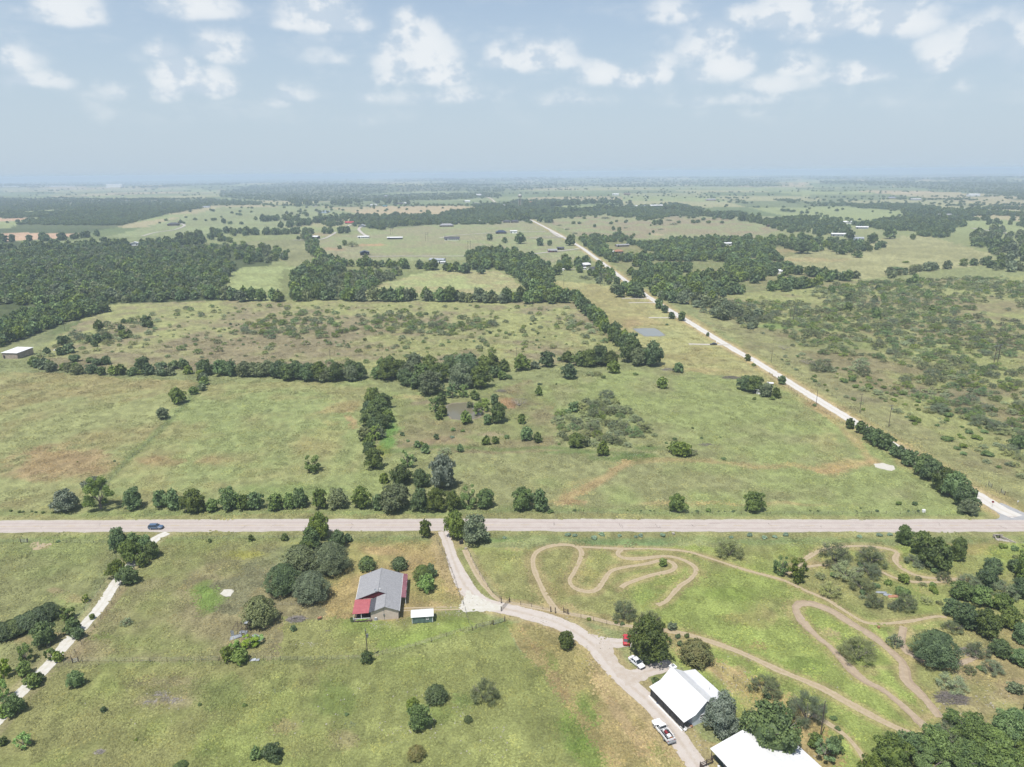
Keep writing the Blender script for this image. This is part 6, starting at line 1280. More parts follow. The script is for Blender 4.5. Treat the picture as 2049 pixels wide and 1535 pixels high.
def car(name, label, p, head, kind, body, L=4.7, W=1.86, Hh=1.5):
    o = empty(name, p, R(head)); tag(o, label, {'suv': 'suv', 'sedan': 'car', 'pickup': 'pickup truck'}[kind]); h = L/2; hw = W/2; wr = .36 if kind != 'sedan' else .32
    belt = {'suv': 1.08, 'sedan': .92, 'pickup': 1.2}[kind]; hood = {'suv': 1.02, 'sedan': .82, 'pickup': 1.18}[kind]; q = MB()
    if kind != 'pickup':
        rear = belt if kind == 'suv' else .94
        secs = [(-h, hw*.86, .42, rear*.92), (-h+.12, hw*.96, .3, rear), (-h*.45, hw, .25, belt), (h*.28, hw, .25, belt), (h*.42, hw, .25, hood+.02), (h-.35, hw*.95, .28, hood*.93), (h-.05, hw*.82, .36, hood*.78), (h, hw*.7, .42, hood*.7)]
    else: secs = [(-h*.02, hw, .45, belt), (h*.36, hw, .45, belt), (h*.42, hw, .45, hood+.02), (h-.3, hw*.95, .45, hood*.95), (h-.04, hw*.88, .5, hood*.85), (h, hw*.8, .55, hood*.78)]
    loft(q, [ring(*s) for s in secs]); bo = q.build('body', body, o, smooth=False)
    g = {'suv': [(-h+.08, belt), (-h+.3, Hh-.08), (h*.12, Hh-.06), (h*.40, belt)], 'sedan': [(-h*.72, belt), (-h*.42, Hh-.05), (h*.10, Hh-.04), (h*.46, belt)], 'pickup': [(0, belt), (.06, Hh-.06), (h*.22, Hh-.05), (h*.40, belt)]}[kind]
    q = MB(); loft(q, [[(x, -y, z) for x, z, y in ((g[0][0], g[0][1]-.02, hw*.93), (g[3][0], g[3][1]-.02, hw*.93), (g[2][0], g[2][1], hw*.74), (g[1][0], g[1][1], hw*.74))], [(x, y, z) for x, z, y in ((g[0][0], g[0][1]-.02, hw*.93), (g[3][0], g[3][1]-.02, hw*.93), (g[2][0], g[2][1], hw*.74), (g[1][0], g[1][1], hw*.74))]])
    q.build('window', MT['glass'], o)
    q = MB(); x0, x1 = g[1][0]-.02, g[2][0]+.05; q.box(x0, x1, -hw*.74, hw*.74, Hh-.07, Hh, taper=.06)
    for x, x2 in ((g[1][0], g[0][0]), (g[2][0], g[3][0]), ((x0+x1)/2, (x0+x1)/2)):
        for s in (-1, 1): q.tube((x, s*hw*.745, Hh-.06), (x2, s*hw*.935, belt-.02), .045, n=5)
    q.build('roof', body, o)
    for x in ((-h*.6, h*.6) if kind != 'pickup' else (-h*.62, h*.62)):
        for y in (-hw+.1, hw-.1): wheel(o, x, y, wr if kind != 'pickup' else .41)
    for s in (-1, 1):
        q = MB(); q.box(h-.16, h-.02, s*hw*.62-.16, s*hw*.62+.16, hood*.6, hood*.74); q.build('headlight', MT['lamp'], o)
        q = MB(); q.box(-h-.015, -h+.1, s*hw*.72-.12, s*hw*.72+.12, .72, .92); q.build('tail_light', MT['tail'], o)
        q = MB(); xm = g[3][0]-.12; q.box(xm-.06, xm+.1, s*(hw+.06)-.1, s*(hw+.06)+.1, belt-.02, belt+.14); q.build('wing_mirror', body if kind != 'pickup' else MT['plastic'], o)
    q = MB(); q.box(h-.03, h+.06, -hw*.78, hw*.78, .36, .56); q.build('bumper', MT['plastic'], o)
    return o
BLUE = paint('steel_blue_paint', (.06, .10, .17)); SILV = paint('silver_paint', (.62, .63, .65)); WHT = paint('white_car_paint', (.78, .78, .78)); REDP = paint('red_car_paint', (.42, .03, .04)); BLK = paint('black_car_paint', (.02, .02, .025))
c = P(312, 1058.6); car('suv', 'steel blue suv driving along the highway', c+Vector((0, .2, .06)), 0, 'suv', BLUE, 4.75, 1.9, 1.68)
car('parked_car', 'silver car parked under the edge of the big oak', Vector((29.7, 146.3, .06)), -58, 'sedan', SILV, 4.6, 1.8, 1.42)
car('parked_car', 'red car mostly hidden at the back of the big oak', Vector((28.6, 155.1, .03)), 80, 'sedan', REDP, 4.4, 1.8, 1.4)
c = P(1428, 690.5); car('parked_car', 'black car parked on the pale drive off the gravel road', c+Vector((0, .3, .08)), 178, 'sedan', BLK, 4.7, 1.85, 1.5)
pk = car('pickup_truck', 'white pickup parked beside the porch with a loaded bed', Vector((31.45, 124.1, .05)), 110.5, 'pickup', WHT, 6.3, 2.05, 1.95)
q = MB(); h = 3.15; q.box(-h, -.05, -1.0, 1.0, .72, .8); q.box(-h, -.05, -1.02, -.94, .8, 1.25); q.box(-h, -.05, .94, 1.02, .8, 1.25); q.box(-.14, -.06, -.94, .94, .8, 1.25); q.build('bed', WHT, pk); q = MB(); q.box(-h, -h+.08, -.94, .94, .8, 1.22); q.build('tailgate', WHT, pk)
q = MB(); q.box(-h+.1, -.16, -.94, .94, .8, .84); q.build('bed_liner', MT['plastic'], pk)
q = MB()
for x in (-h+.15, -.2):
    for y in (-.98, .98): q.tube((x, y, 1.2), (x, y, 1.95), .035, n=6)
    q.tube((x, -.98, 1.95), (x, .98, 1.95), .035, n=6)
for y in (-.98, .98): q.tube((-h+.15, y, 1.95), (-.2, y, 1.95), .035, n=6)
q.build('ladder_rack', MT['steel'], pk); q = MB(); q.box(-h-.5, -h-.04, -1.0, 1.0, .5, .68); q.build('rear_bumper', MT['steel'], pk)
tr = pk.matrix_basis
def cargo(name, label, cat, x, y, l, w_, hh, m, lid=True):
    a = empty(name, tr @ Vector((x, y, .84)), R(110.5)); tag(a, label, cat); q = MB(); q.box(-l/2, l/2, -w_/2, w_/2, 0, hh); q.build('body', MT[m], a, bevel=.03)
    if lid: q = MB(); q.box(-l/2-.02, l/2+.02, -w_/2-.02, w_/2+.02, hh+.003, hh+.06); q.build('lid', MT[m], a)
cargo('toolbox', 'long grey toolbox on the left side of the pickup bed', 'toolbox', -1.2, .7, 1.7, .35, .35, 'shingled'); cargo('crate', 'white box in the back of the pickup bed', 'box', -2.2, -.1, .8, .7, .4, 'white'); cargo('jug', 'small white jug behind the pickup cab', 'jug', -.5, .15, .28, .28, .4, 'white')
cargo('machine', 'red machine lying in the pickup bed', 'machine', -1.1, -.1, .9, .45, .35, 'dkred'); cargo('crate', 'dark crate along the right side of the pickup bed', 'crate', -1.4, -.7, 1.6, .35, .3, 'plastic'); cargo('machine', 'orange case at the tail of the pickup bed', 'case', -2.8, -.3, .35, .5, .3, 'orange')
c = P(1519, 789); o = simple_house(1519, 789, 5.5, 2.4, 2.4, .25, -35, 'white', 'white', 'old white trailer half hidden in the field trees', 'trailer', 'trailer', 2, 'x')
simple_house(1541, 769, 2.6, 1.8, .7, .2, -20, 'wmetal', 'concrete', 'low white well cover between the field trees and road', 'well cover', 'well_cover', 0, 'x', 0)

# ------------------------------------------------------------------ poles
def pole(px, py, hh, label, kind='arm', rz=0):
    p = P(px, py); o = empty('utility_pole', p, R(rz)); tag(o, label, 'utility pole', 'wooden utility poles'); q = MB(); q.tube((0, 0, -.3), (0, 0, hh), .13, .09, 8); q.build('shaft', MT['pole'], o)
    if kind in ('arm', 'arm2', 'trans'):
        q = MB(); q.box(-1.2, 1.2, .14, .26, hh-.7, hh-.56); q.build('crossarm', MT['steel'] if kind == 'trans' else MT['timber'], o)
        q = MB(); [q.lathe([(.05, hh-.56), (.08, hh-.46), (.04, hh-.36)], 8, c=(x, .2)) for x in (-1.1, -.5, .5, 1.1)]; q.build('insulator', MT['steel'], o)
    if kind in ('can', 'trans'): q = MB(); q.tube((.34, 0, hh-2.4), (.34, 0, hh-1.5), .24, n=10); q.build('transformer', MT['steel'], o)
    if kind == 'can': q = MB(); q.tube((0, 0, hh), (.0, 0, hh+.15), .05, n=5); q.box(-.12, .12, -.3, -.1, hh-.5, hh-.2); q.build('bracket', MT['steel'], o)
    return o
pole(736, 1318, 8.6, 'dark utility pole rising from a bush below the ranch house', 'can'); pole(1641, 1478, 9.5, 'utility pole behind the big oak beside the workshop', 'plain')
for (x, y, hh, s, k) in [(1543,726,8,'first utility pole from left along the far side of the gravel road','arm'),(1633,810,8.2,'utility pole with a bush at its foot left of the gravel road','plain'),(1720,826,10,'tall utility pole in the verge right of the gravel road','arm'),(1778,855,11,'utility pole with pale crossarm and transformer in the right verge','trans'),
                         (86,727,9,'utility pole beside the cream barn at the left','arm'),(296,736,9,'utility pole behind the left hedgerow','plain'),(1034,724,9.5,'utility pole with a crossarm above the middle hedgerow','arm'),(1128,573,12,'leaning pole in the pale pasture before the far wood','plain'),(130,662,9,'utility pole by the corner of the left wood','arm'),
                         (661,722,8,'utility pole behind the middle hedgerow','plain')]: pole(x, y, hh, s, k, 10)
def hframe(px, py, hh, label, rz=0):
    p = P(px, py); o = empty('transmission_pole', p, R(rz)); tag(o, label, 'transmission pole', 'paired transmission poles')
    for x in (-2.1, 2.1): q = MB(); q.tube((x, 0, -.3), (x, 0, hh), .2, .14, 8); q.build('leg', MT['pole'], o)
    q = MB(); q.box(-4.6, 4.6, -.1, .1, hh-1.4, hh-1.15); q.build('crossarm', MT['steel'], o); q = MB(); q.tube((-2.1, 0, hh-5), (2.1, 0, hh-2), .07, n=5); q.tube((2.1, 0, hh-5), (-2.1, 0, hh-2), .07, n=5); q.build('brace', MT['timber'], o)
    q = MB(); [q.tube((x, 0, hh-1.4), (x, 0, hh-2.4), .09, n=6) for x in (-4.3, 0, 4.3)]; q.build('insulator', MT['steel'], o)
hframe(1992, 728, 13, 'tall twin-pole transmission frame in the right brush', 30); hframe(1584, 641, 12, 'twin-pole transmission frame in the upper brush', 30); hframe(939, 503, 16, 'far twin-pole transmission frame before the wood', 0); hframe(854, 483, 16, 'far twin-pole transmission frame beside the stable drive', 0); hframe(1206, 572, 14, 'twin-pole transmission frame by the roadside homestead', 0); hframe(784, 470, 16, 'far twin-pole transmission frame above the horse barn', 0); hframe(1005, 449, 17, 'far twin-pole transmission frame near the brown houses', 0)
# water tower
p = P(1040.5, 414.5); W_ = empty('water_tower', p); tag(W_, 'white water tower on tall legs beside the far road', 'water tower')
q = MB(); q.lathe([(0, 33), (3.5, 33.4), (6.2, 35.5), (6.8, 38.2), (5.8, 41), (3.4, 42.6), (0, 43.4)], 20); q.build('tank', MT['wcon'], W_, smooth=True)
for i in range(5): a = i*1.2566; q = MB(); q.tube((math.cos(a)*6.8, math.sin(a)*6.8, -1), (math.cos(a)*5.6, math.sin(a)*5.6, 36), .7, .6, 8); q.build('leg', MT['wcon'], W_)
q = MB(); q.tube((0, 0, -1), (0, 0, 33.5), .9, n=10); q.build('riser', MT['orange'], W_); q = MB(); q.lathe([(7., 36.8), (7.3, 36.9), (7.3, 37.3), (7., 37.3)], 20); q.build('catwalk', MT['wcon'], W_)

# ------------------------------------------------------------------ fences, gates, roadside pieces
_pm = {}
def fence(label, px, spacing=3.5, h=1.3, m='timber', r_=.05, wires=3, skip=0, name='wire_fence', jit=.04):
    pts = resample([P(*q) for q in px], spacing); o = empty(name, pts[0]); tag(o, label, 'fence'); base = pts[0]; rg = random.Random(len(px)*7+int(px[0][0])); lv = []
    key = (m, h, r_)
    if key not in _pm: q = MB(); q.tube((0, 0, -.2), (0, 0, h), r_, r_*.9, 6); _pm[key] = q.mesh('post', MT[m])
    for i, p_ in enumerate(pts[:100]):
        z = float(hgt(p_.x, p_.y)); c_ = bpy.data.objects.new('post', _pm[key]); c_.location = (p_.x-base.x, p_.y-base.y, z-base.z); c_.rotation_euler = (rg.gauss(0, jit), rg.gauss(0, jit), 0); link(c_, o)
    q = MB()
    for k in range(wires):
        z = h*(.35+.3*k)
        for a, b in zip(pts[:100-1], pts[1:100]): q.tube((a.x-base.x, a.y-base.y, z+float(hgt(a.x, a.y))-base.z), (b.x-base.x, b.y-base.y, z+float(hgt(b.x, b.y))-base.z), .012, n=3, cap=False)
    q.build('wire', MT['steel'], o); return o
fence('wire fence crossing the near meadow left of the fallen shed', [(128,1330),(155,1325),(300,1325),(440,1322)], 4.2); fence('wire fence from the fallen shed to the meadow gate', [(528,1322),(640,1322),(735,1319),(800,1303),(860,1286),(930,1262),(985,1250)], 4.2)
fence('fence along the right side of the white rock lane', [(300,1105),(262,1150),(240,1180),(222,1212),(190,1255),(160,1295),(143,1320)], 3.6); fence('fence along the left side of the white rock lane', [(215,1150),(196,1190),(170,1222),(130,1262),(95,1300)], 3.8)
fence('fence beside the highway left of the lane', [(0,1086),(60,1086),(140,1087),(220,1088)], 4.5); fence('fence beside the highway above the house meadow', [(345,1081),(480,1079),(620,1078),(740,1077),(860,1076)], 5)
fence('fence on the house side of the farm drive', [(874,1082),(892,1115),(908,1155),(920,1195),(928,1212)], 3.4); fence('short fence below the farm drive junction', [(931,1222),(937,1245),(945,1262)], 3); fence('fence on the track side of the farm drive', [(932,1092),(948,1130),(968,1165),(988,1190),(1003,1201)], 3.6)
fence('fence between the farm drive and the dirt track', [(1020,1206),(1060,1214),(1102,1222)], 3.2); fence('fence running behind the big oak', [(1137,1230),(1180,1241),(1240,1256),(1300,1270),(1350,1282),(1400,1312),(1450,1345),(1500,1385)], 3.6)
fence('plank-railed fence beside the mesquites near the workshop', [(1530,1388),(1552,1408),(1575,1430),(1600,1446)], 2.2, 1.3, wires=3); fence('fence between the two left hayfields', [(398,772),(360,822),(312,872),(252,928),(206,978),(186,1012)], 6, 1.25)
fence('fence along the far side of the highway', [(1110,1029),(1250,1029),(1400,1029),(1550,1029),(1700,1029),(1850,1029)], 5, 1.2); fence('fence along the gravel road beside the middle pasture', [(1688,850),(1660,832),(1620,806),(1580,778),(1540,748)], 4, 1.2)
fence('fence along the far side of the gravel road', [(1540,705),(1620,762),(1700,815),(1800,878),(1900,935),(2000,990)], 5, 1.2); fence('fence below the left hedgerow', [(0,745),(120,746),(260,756),(395,760)], 5, 1.2); fence('short garden fence west of the ranch house', [(548,1212),(570,1212),(605,1212)], 2.4, 1.2)
fence('old fence left of the meadow gate', [(938,1262),(960,1256),(985,1250)], 2, 1.2)
def gate(a, b, h, label, m='steel', closed=True):
    A_, B_ = P(*a), P(*b); o = empty('farm_gate', A_, math.atan2(B_.y-A_.y, B_.x-A_.x)); tag(o, label, 'gate'); L = (B_-A_).length; q = MB()
    for z in np.linspace(.25, h, 5): q.tube((.1, 0, z), (L-.1, 0, z), .03, n=6)
    q.tube((.1, 0, .25), (.1, 0, h), .035, n=6); q.tube((L-.1, 0, .25), (L-.1, 0, h), .035, n=6); q.tube((L/2, 0, .25), (L/2, 0, h), .03, n=6); q.build('frame', MT[m], o)
    for x in (-.05, L+.05): q = MB(); q.tube((x, 0, -.2), (x, 0, h+.35), .11, n=8); q.build('post', MT['timber'], o)
gate((987,1251), (1010,1244), 1.25, 'grey steel gate at the corner of the near meadow'); gate((1003,1223), (1019,1205), 1.2, 'brown pipe gate across the farm drive', 'pole'); gate((146,1327), (157,1325), 1.2, 'small steel gate in the meadow fence by the lane'); gate((42,1086), (56,1086), 1.3, 'silver gate beside the highway at the left')
gate((1978,971), (1984,976), 1.3, 'first silver gate right of the gravel road'); gate((2003,986), (2010,991), 1.3, 'second silver gate right of the gravel road'); gate((1128,1226), (1136,1229), 1.3, 'low timber gate frame beside the dirt track', 'timber')
for x, y, s in [(1102,1225,'left post of the timber pair beside the dirt track'),(1111,1227,'right post of the timber pair beside the dirt track'),(1003,1207,'stout gate post at the top of the drive bend')]:
    q = MB(); q.tube((0, 0, -.2), (0, 0, 1.75), .13, n=8); o = q.build('fence_post', MT['pole']); o.location = P(x, y); tag(o, s, 'post')
# drainage culvert, signs, mail boxes
p = P(1996, 1077); o = empty('culvert', p, R(-8)); tag(o, 'concrete culvert mouth below the highway near the junction', 'culvert'); q = MB(); q.box(-1.4, -.8, 0, .3, -.3, 1.3); q.box(.8, 1.4, 0, .3, -.3, 1.3); q.box(-.8, .8, 0, .3, 1.0, 1.3); q.build('headwall', MT['concrete'], o)
q = MB(); q.box(-.8, .8, .12, .28, -.2, 1.0); q.build('opening', MT['dark'], o); q = MB(); q.slab([(.8, 0, 1.0), (1.1, 0, 1.0), (4.2, -2.6, .25), (4.0, -2.9, .25)], .5); q.slab([(-1.0, 0, .9), (-.8, 0, .9), (-.9, -1.6, .25), (-1.2, -1.6, .25)], .4); q.slab([(-.8, 0, .1), (.8, 0, .1), (3.6, -2.4, .1), (-.8, -1.8, .1)], .1); q.build('wing_wall', MT['concrete'], o)
def sign(px, py, label, m, kind='oct', rz=0, hh=2.2):
    o = empty('road_sign', P(px, py), R(rz)); tag(o, label, 'sign'); q = MB(); q.box(-.03, .03, -.03, .03, 0, hh); q.build('post', MT['steel'], o); q = MB()
    n = 8 if kind == 'oct' else 4; r_ = .42; pts = [(math.cos(2*math.pi*(i+.5)/n)*r_, math.sin(2*math.pi*(i+.5)/n)*r_+hh-.3) for i in range(n)]; gable_end(q, pts, .035, .02); q.build('panel', MT[m], o)
sign(1985, 1014, 'small road sign at the mouth of the gravel road', 'dkred', rz=150); sign(2036, 1010, 'white marker panel in the verge right of the junction', 'white', 'sq', 0, 1.6)
def box_item(name, label, cat, px, py, w_, d_, h_, m, rz=0, m2=None):
    o = empty(name, P(px, py), R(rz)); tag(o, label, cat); q = MB(); q.box(-w_/2, w_/2, -d_/2, d_/2, 0, h_); q.build('body', MT[m], o, bevel=.03); q = MB(); q.box(-w_/2-.03, w_/2+.03, -d_/2-.03, d_/2+.03, h_+.003, h_+.07); q.build('lid', MT[m2 or m], o)
box_item('utility_box', 'white utility box in the grass beside the highway', 'utility box', 1848, 1025, .9, .7, .9, 'white'); box_item('utility_box', 'pale box in the weeds on the near verge', 'utility box', 1347, 1070, .8, .6, .6, 'concrete'); box_item('mailbox', 'white mailbox at the black car drive', 'mailbox', 1434, 686, .7, .6, 1.1, 'white')
box_item('stock_tank', 'dark bin standing under the drive-mouth tree', 'bin', 923, 1088, 1.1, .8, 1.0, 'plastic', 20); box_item('marker_stone', 'white rock at the start of the dirt track', 'rock', 932, 1099, .7, .5, .4, 'concrete'); box_item('ball_marker', 'small orange marker in the grass by the track bend', 'marker', 1758, 1257, .5, .5, .5, 'orange')
box_item('feeder', 'white lid lying beside the left barn field', 'lid', 112, 701, 2.8, 1.6, .3, 'white')

# ------------------------------------------------------------------ brush piles, fallen tin shed, debris
def pile(name, label, cat, px, py, r_, h_, n, m, seed):
    g = random.Random(seed); q = MB()
    for i in range(n):
        a = g.uniform(0, 6.28); d = r_*math.sqrt(g.random()); b = g.uniform(0, 6.28); l = g.uniform(.4, 1.1)*r_; x, y = math.cos(a)*d, math.sin(a)*d*.6; z = h_*(1-d/r_)*g.random()
        q.tube((x-math.cos(b)*l/2, y-math.sin(b)*l/2*.6, max(.03, z-.1)), (x+math.cos(b)*l/2, y+math.sin(b)*l/2*.6, z+g.uniform(0, .3)*h_), g.uniform(.02, .06), .02, 4)
    o = q.build(name, MT[m]); o.location = P(px, py); tag(o, label, cat)
pile('brush_pile', 'grey heap of cut branches in the yard west of the house', 'brush pile', 593, 1240, 2.4, 1.1, 260, 'twig', 1); pile('brush_pile', 'long grey log pile beside the field trees', 'brush pile', 1463, 756, 5, 1.2, 200, 'purple', 2); pile('brush_pile', 'fallen pale branches at the end of the oak group', 'brush pile', 1340, 740, 4.5, 1.2, 160, 'twig', 3)
pile('brush_pile', 'flat patch of dead sticks in the near meadow', 'brush pile', 198, 1505, 1.1, .3, 90, 'twig', 4); pile('brush_pile', 'purple-grey stick heap in the middle pasture', 'brush pile', 1412, 890, 3, .4, 90, 'purple', 5); pile('brush_pile', 'grey burnt branch heap in the lower right dirt', 'brush pile', 1905, 1398, 3.6, 1.3, 240, 'purple', 6)
pile('brush_pile', 'dead branches at the edge of the right thicket', 'brush pile', 1935, 1305, 2.6, 1.0, 150, 'twig', 7); pile('brush_pile', 'small twig heap behind the pond', 'brush pile', 1002, 783, 2.6, 1.6, 110, 'twig', 8)
for i, (x, y) in enumerate([(330,1398),(300,1405),(352,1402),(322,1388)]): pile('brush_pile', ('first', 'second', 'third', 'fourth')[i]+' low heap of pale sticks in the near meadow', 'brush pile', x, y, 1.6, .25, 60, 'twig', 20+i)
Tn = empty('collapsed_shed', P(484, 1268), R(-6)); tag(Tn, 'collapsed open shed frame with loose white tin sheets', 'ruined shed')
q = MB()
for x in (-1.6, -.5, .6, 1.7):
    q.tube((x, -1.2, 0), (x, -1.2, 2.0), .06, n=5)
    q.tube((x, 1.3, 0), (x, 1.3, 2.6), .06, n=5)
for k in range(6): y = -1.3+.52*k; q.tube((-1.9, y, 2.0+.12*k), (1.9, y, 2.0+.12*k), .045, n=5)
for x in (-1.8, -.6, .6, 1.8): q.tube((x, -1.4, 1.95), (x+.2, 1.6, 2.75), .05, n=5)
q.build('frame', MT['pole'], Tn)
for pts in ([(-2.3, -1.3, 0), (-1.4, -1.35, 0), (-1.4, -1.3, 1.7), (-2.3, -1.25, 1.8)], [(1.5, -1.4, 0), (2.3, -1.7, 0), (2.0, -1.3, 1.6), (1.6, -1.2, 1.7)], [(.6, .5, 2.75), (1.5, .5, 2.8), (1.5, 1.4, 2.9), (.6, 1.4, 2.85)]): q = MB(); q.slab(pts, .03); q.build('tin_panel', MT['tin'], Tn)
g = random.Random(9)
for i, (x, y, w_, h_, rz, s) in enumerate([(472,1276,3.2,1.3,25,'long white tin sheet lying left of the collapsed shed'),(487,1266,2.2,.9,0,'white tin sheet lying under the collapsed shed'),(512,1274,2.4,1.1,-30,'bent grey tin sheet right of the collapsed shed'),(522,1281,1.4,.8,40,'small grey tin sheet farthest right of the shed'),(470,1308,.7,1.6,70,'narrow white board stuck in the bushes'),(487,1303,.9,.8,10,'small white panel above the bushes'),
                                       (506,1322,1.6,.7,5,'grey sheet on the fence beside the bushes'),(516,1322,1.0,.6,-12,'small grey sheet at the fence end'),(1763,1187,3.0,.9,-25,'white panel lying between the mesquites'),(1776,1192,2.4,1.0,-20,'second pale panel in the debris between the mesquites')]):
    q = MB(); q.slab([(-w_/2, -h_/2, .12), (w_/2, -h_/2*.8, .2), (w_/2*.9, h_/2, .45), (-w_/2*.8, h_/2, .3)], .03); [q.box(-w_/2*.8, w_/2*.8, yy, yy+.04, .46, .48) for yy in ()]; o = q.build('tin_sheet', MT['tin']); o.location = P(x, y); o.rotation_euler = (g.uniform(-.15, .15), g.uniform(-.15, .15), R(rz)); tag(o, s, 'tin sheet')
q = MB(); q.slab([(-1.6, -.5, .2), (1.3, -.4, .2), (1.6, .4, .5), (-1.2, .5, .4)], .05); o = q.build('rusty_sheet', MT['orange']); o.location = P(1787, 1195); tag(o, 'rusty sheet at the end of the debris between mesquites', 'metal sheet')
# small statue-like wooden thing and picnic rings in the yard
a = empty('yard_cart', P(640, 1240), R(30)); tag(a, 'small brown cart standing in the yard west of the house', 'cart'); q = MB(); q.box(-.5, .5, -.3, .3, .4, .8); q.build('tray', MT['orange'], a)
for s in (-1, 1): wheel(a, -.3, s*.36, .26, .08)
q = MB(); q.tube((.5, .2, .7), (1.2, .25, 1.0), .025, n=5); q.tube((.5, -.2, .7), (1.2, -.25, 1.0), .025, n=5); q.build('handle', MT['timber'], a)
pile('stone_ring', 'ring of dark stones in the yard grass', 'stone ring', 656, 1262, .7, .2, 30, 'purple', 31)
# loose limestone rocks: countless
def rocks(name, spots, m, smin, smax):
    q = MB(); g = random.Random(5)
    for px, py, n, sx, sy in spots:
        for i in range(n):
            p = P(px+g.gauss(0, sx), py+g.gauss(0, sy)); s = g.uniform(smin, smax); b = len(q.v)
            for dz in (0, .6):
                for k in range(5): a_ = k*1.257+g.uniform(-.3, .3); q.v.append((p.x+math.cos(a_)*s*(1-dz*.5), p.y+math.sin(a_)*s*(1-dz*.5), p.z+dz*s+.01))
            q.f += [tuple(b+5+k for k in range(5))]+[(b+k, b+(k+1) % 5, b+5+(k+1) % 5, b+5+k) for k in range(5)]; q.m += [0]*6
    o = q.build(name, MT[m]); tag(o, kind='stuff')
rocks('loose_rocks', [(760,1252,26,16,3),(620,1288,24,16,3),(910,1225,30,12,5),(815,1248,20,30,4),(1265,910,30,14,2),(1215,914,24,10,2),(965,870,20,8,3),(905,880,20,12,3),(1020,790,16,20,3),(960,1200,30,18,6),(1100,1240,30,30,4),(1190,1290,20,18,8),(1450,1350,60,30,20),(1490,1380,40,20,16),(1540,1425,40,16,12),(1620,1515,30,16,10),(1170,1325,14,10,4),
   (850,1400,24,24,10),(800,1465,24,24,12),(860,1450,24,20,16),(930,1430,30,14,10),(990,1480,40,40,20),(1190,915,12,5,1),(300,1430,20,60,30),(640,1440,30,60,26),(700,1380,14,40,16),(500,1500,20,60,20),(1985,1400,40,24,12),(1900,1420,30,20,10),(1000,874,10,8,3),(1560,1250,6,60,30),(80,1092,30,10,3),(1690,1330,24,30,20),(1400,1480,16,12,10)], 'concrete', .06, .2)
# ------------------------------------------------------------------ standing grass: clumps with their own little shadows, tinted like the field they grow in
def tuft_patch(seed, nt_=11, nb=6, R_=1.3):
    g = np.random.default_rng(seed); V, Q = [], []
    for i in range(nt_):
        a, d = g.uniform(0, 6.28), R_*math.sqrt(g.random()); c = np.array((math.cos(a)*d, math.sin(a)*d, .02)); h = g.uniform(.05, .2); w = g.uniform(.10, .22)
        for j in range(nb):      # blades splay out and droop: mostly face the sky
            b = j*6.283/nb+g.uniform(-.3, .3); r_ = np.array((math.cos(b), math.sin(b), 0)); s = np.array((-math.sin(b), math.cos(b), 0))*w*.55; l = w*g.uniform(1.0, 1.7)
            k = len(V); V += [c+r_*l*.05-s+np.array((0, 0, h)), c+r_*l*.05+s+np.array((0, 0, h)), c+r_*l+s*.7+np.array((0, 0, h*.15)), c+r_*l-s*.7+np.array((0, 0, h*.15))]; Q.append((k, k+3, k+2, k+1))
    return np.array(V), np.array(Q)
def tuft_mat():
    mt = bpy.data.materials.new('grass_blades'); mt.use_nodes = True; t = mt.node_tree; b = t.nodes['Principled BSDF']; b.inputs['Roughness'].default_value = .8; b.inputs['Specular IOR Level'].default_value = .15
    at = N(t, 'ShaderNodeAttribute', _attribute_name='tint', _attribute_type='INSTANCER'); g = t.nodes.new('ShaderNodeNewGeometry')
    n = N(t, 'ShaderNodeTexNoise', Scale=2.2, Detail=3., Roughness=.7); t.links.new(g.outputs['Position'], n.inputs['Vector'])
    mu = t.nodes.new('ShaderNodeVectorMath'); mu.operation = 'SCALE'; t.links.new(at.outputs['Color'], mu.inputs[0]); t.links.new(smooth(t, n.outputs[0], .3, .7, .95, 1.45), mu.inputs['Scale'])
    t.links.new(mu.outputs[0], b.inputs['Base Color']); tr = t.nodes.new('ShaderNodeBsdfTranslucent'); t.links.new(mu.outputs[0], tr.inputs[0]); ms = t.nodes.new('ShaderNodeMixShader'); ms.inputs[0].default_value = .15
    t.links.new(b.outputs[0], ms.inputs[1]); t.links.new(tr.outputs[0], ms.inputs[2]); t.links.new(ms.outputs[0], t.nodes['Material Output'].inputs[0]); return mt
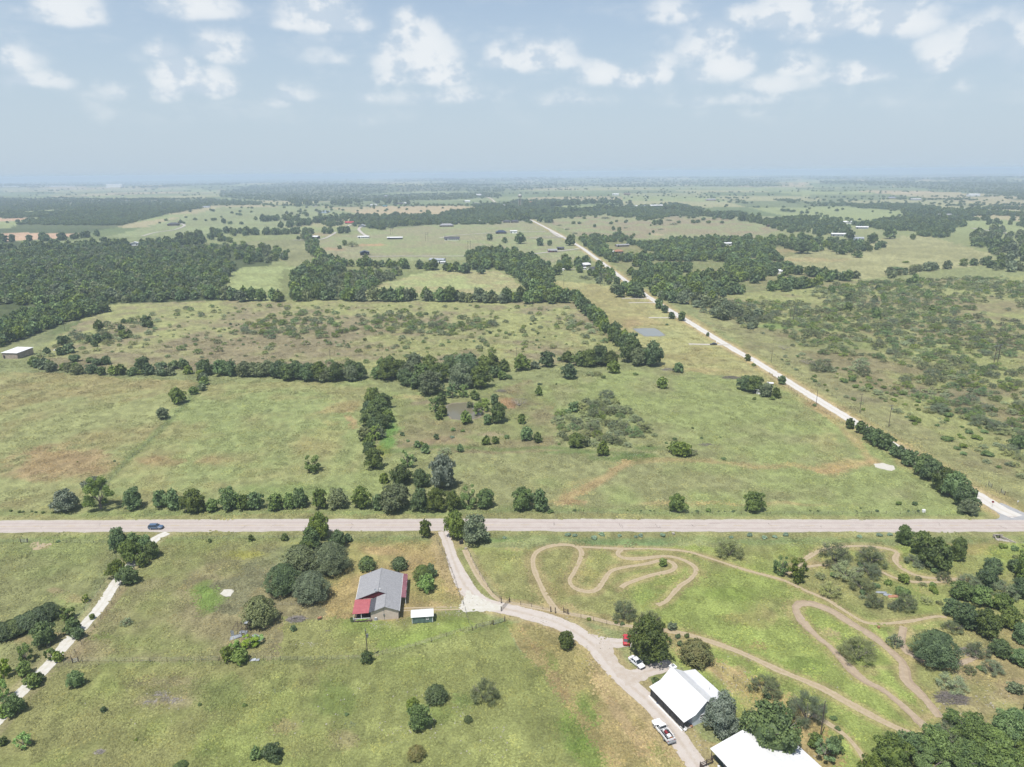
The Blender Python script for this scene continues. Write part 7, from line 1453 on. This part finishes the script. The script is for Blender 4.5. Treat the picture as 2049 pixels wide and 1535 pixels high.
def make_grass(n=60000):
    g = np.random.default_rng(3); th = g.uniform(-R(40), R(40), n); r = 95*np.exp(g.random(n)**1.15*math.log(560/95)); X, Y = np.sin(th)*r, np.cos(th)*r
    ok = np.ones(n, bool)
    for pth, w in [(HIGHWAY, 5.6), (GR_W, 4.6), (DR_W, 3.4), (LN_W, 2.6)]+[(p, w*.62+.8) for w, p in TRW.values()]: ok &= polydist(X, Y, pth, w+5) > w
    px, py, _ = proj(X, Y, 0)
    for poly in [[(700,1135),(825,1135),(825,1242),(700,1242)], [(820,1210),(880,1210),(880,1252),(820,1252)], [(1285,1330),(1470,1330),(1470,1420),(1385,1480),(1285,1400)], [(1410,1470),(1620,1470),(1680,1560),(1440,1560)], [(1215,1275),(1275,1275),(1350,1320),(1340,1350),(1290,1440),(1230,1350)],
                 [(880,790),(1000,790),(1000,845),(880,845)], [(1260,652),(1340,652),(1340,678),(1260,678)], [(1740,920),(1800,920),(1800,946),(1740,946)], [(920,1180),(1010,1200),(1010,1228),(915,1226)], [(800,1210),(930,1210),(930,1226),(800,1226)], [(436,1176),(472,1176),(472,1198),(436,1198)], [(1380,684),(1470,684),(1470,694),(1380,694)], [(1975,1000),(2140,1000),(2140,1045),(1975,1045)], [(1296,632),(1362,632),(1362,639),(1296,639)]]:
        ok &= ~inpoly(px, py, poly)
    m_ = fbm(X/11, Y/11, 207, 3); ok &= g.random(n) < .12+.7*sst(m_, .32, .66)
    X, Y, r = X[ok], Y[ok], r[ok]; C = alb(ground_colour(X, Y)); lum = g.uniform(.86, 1.22, (len(X), 1)); C = C*lum; straw = (g.random(len(X)) < .14)[:, None]; C = np.where(straw, C*np.array((1.15, 1.1, 1.0)), C)
    me = bpy.data.meshes.new('grass'); me.vertices.add(len(X)); me.vertices.foreach_set('co', np.stack([X, Y, hgt(X, Y)], 1).ravel().astype(np.float32))
    s = (.85+r/420)*g.uniform(.7, 1.25, len(X)); a = me.attributes.new('size', 'FLOAT_VECTOR', 'POINT'); a.data.foreach_set('vector', np.stack([s, s, s*g.uniform(.55, 1.1, len(X))], 1).ravel().astype(np.float32))
    z = np.zeros((len(X), 3)); z[:, 2] = g.uniform(0, 6.28, len(X)); a = me.attributes.new('turn', 'FLOAT_VECTOR', 'POINT'); a.data.foreach_set('vector', z.ravel().astype(np.float32))
    a = me.attributes.new('pick', 'INT', 'POINT'); a.data.foreach_set('value', g.integers(0, 3, len(X)).astype(np.int32))
    a = me.attributes.new('tint', 'FLOAT_COLOR', 'POINT'); a.data.foreach_set('color', np.concatenate([C, np.ones((len(X), 1))], 1).ravel().astype(np.float32))
    return me
GM = tuft_mat(); src = []
for i in range(3):      # three clumps of weeds that stand in the scene, repeated over the fields
    V, Q = tuft_patch(i+1); o = bpy.data.objects.new('grass_clump', fast_mesh('grass_clump', V, Q, [GM])); o.location = P((560, 700, 1080)[i], (1380, 1450, 1500)[i]); link(o); tag(o, kind='stuff'); o['tint'] = [.13, .15, .075, 1.0]; src.append(o)
SCN = scatter('grass', [(0, 0, 0, 1, 1, 0)], src); SCN.data = make_grass()

# ------------------------------------------------------------------ summer haze
HZ = MB(); HZ.box(-46000, 46000, -46000, 46000, -330, 127)
hm = bpy.data.materials.new('haze_air'); hm.use_nodes = True; t = hm.node_tree; t.nodes.clear()
ho = t.nodes.new('ShaderNodeOutputMaterial'); pv = t.nodes.new('ShaderNodeVolumePrincipled')
pv.inputs['Color'].default_value = (.56, .68, .84, 1); pv.inputs['Density'].default_value = HAZE; pv.inputs['Anisotropy'].default_value = 0
t.links.new(pv.outputs[0], ho.inputs['Volume'])
hz = HZ.build('haze', hm); tag(hz, kind='stuff')
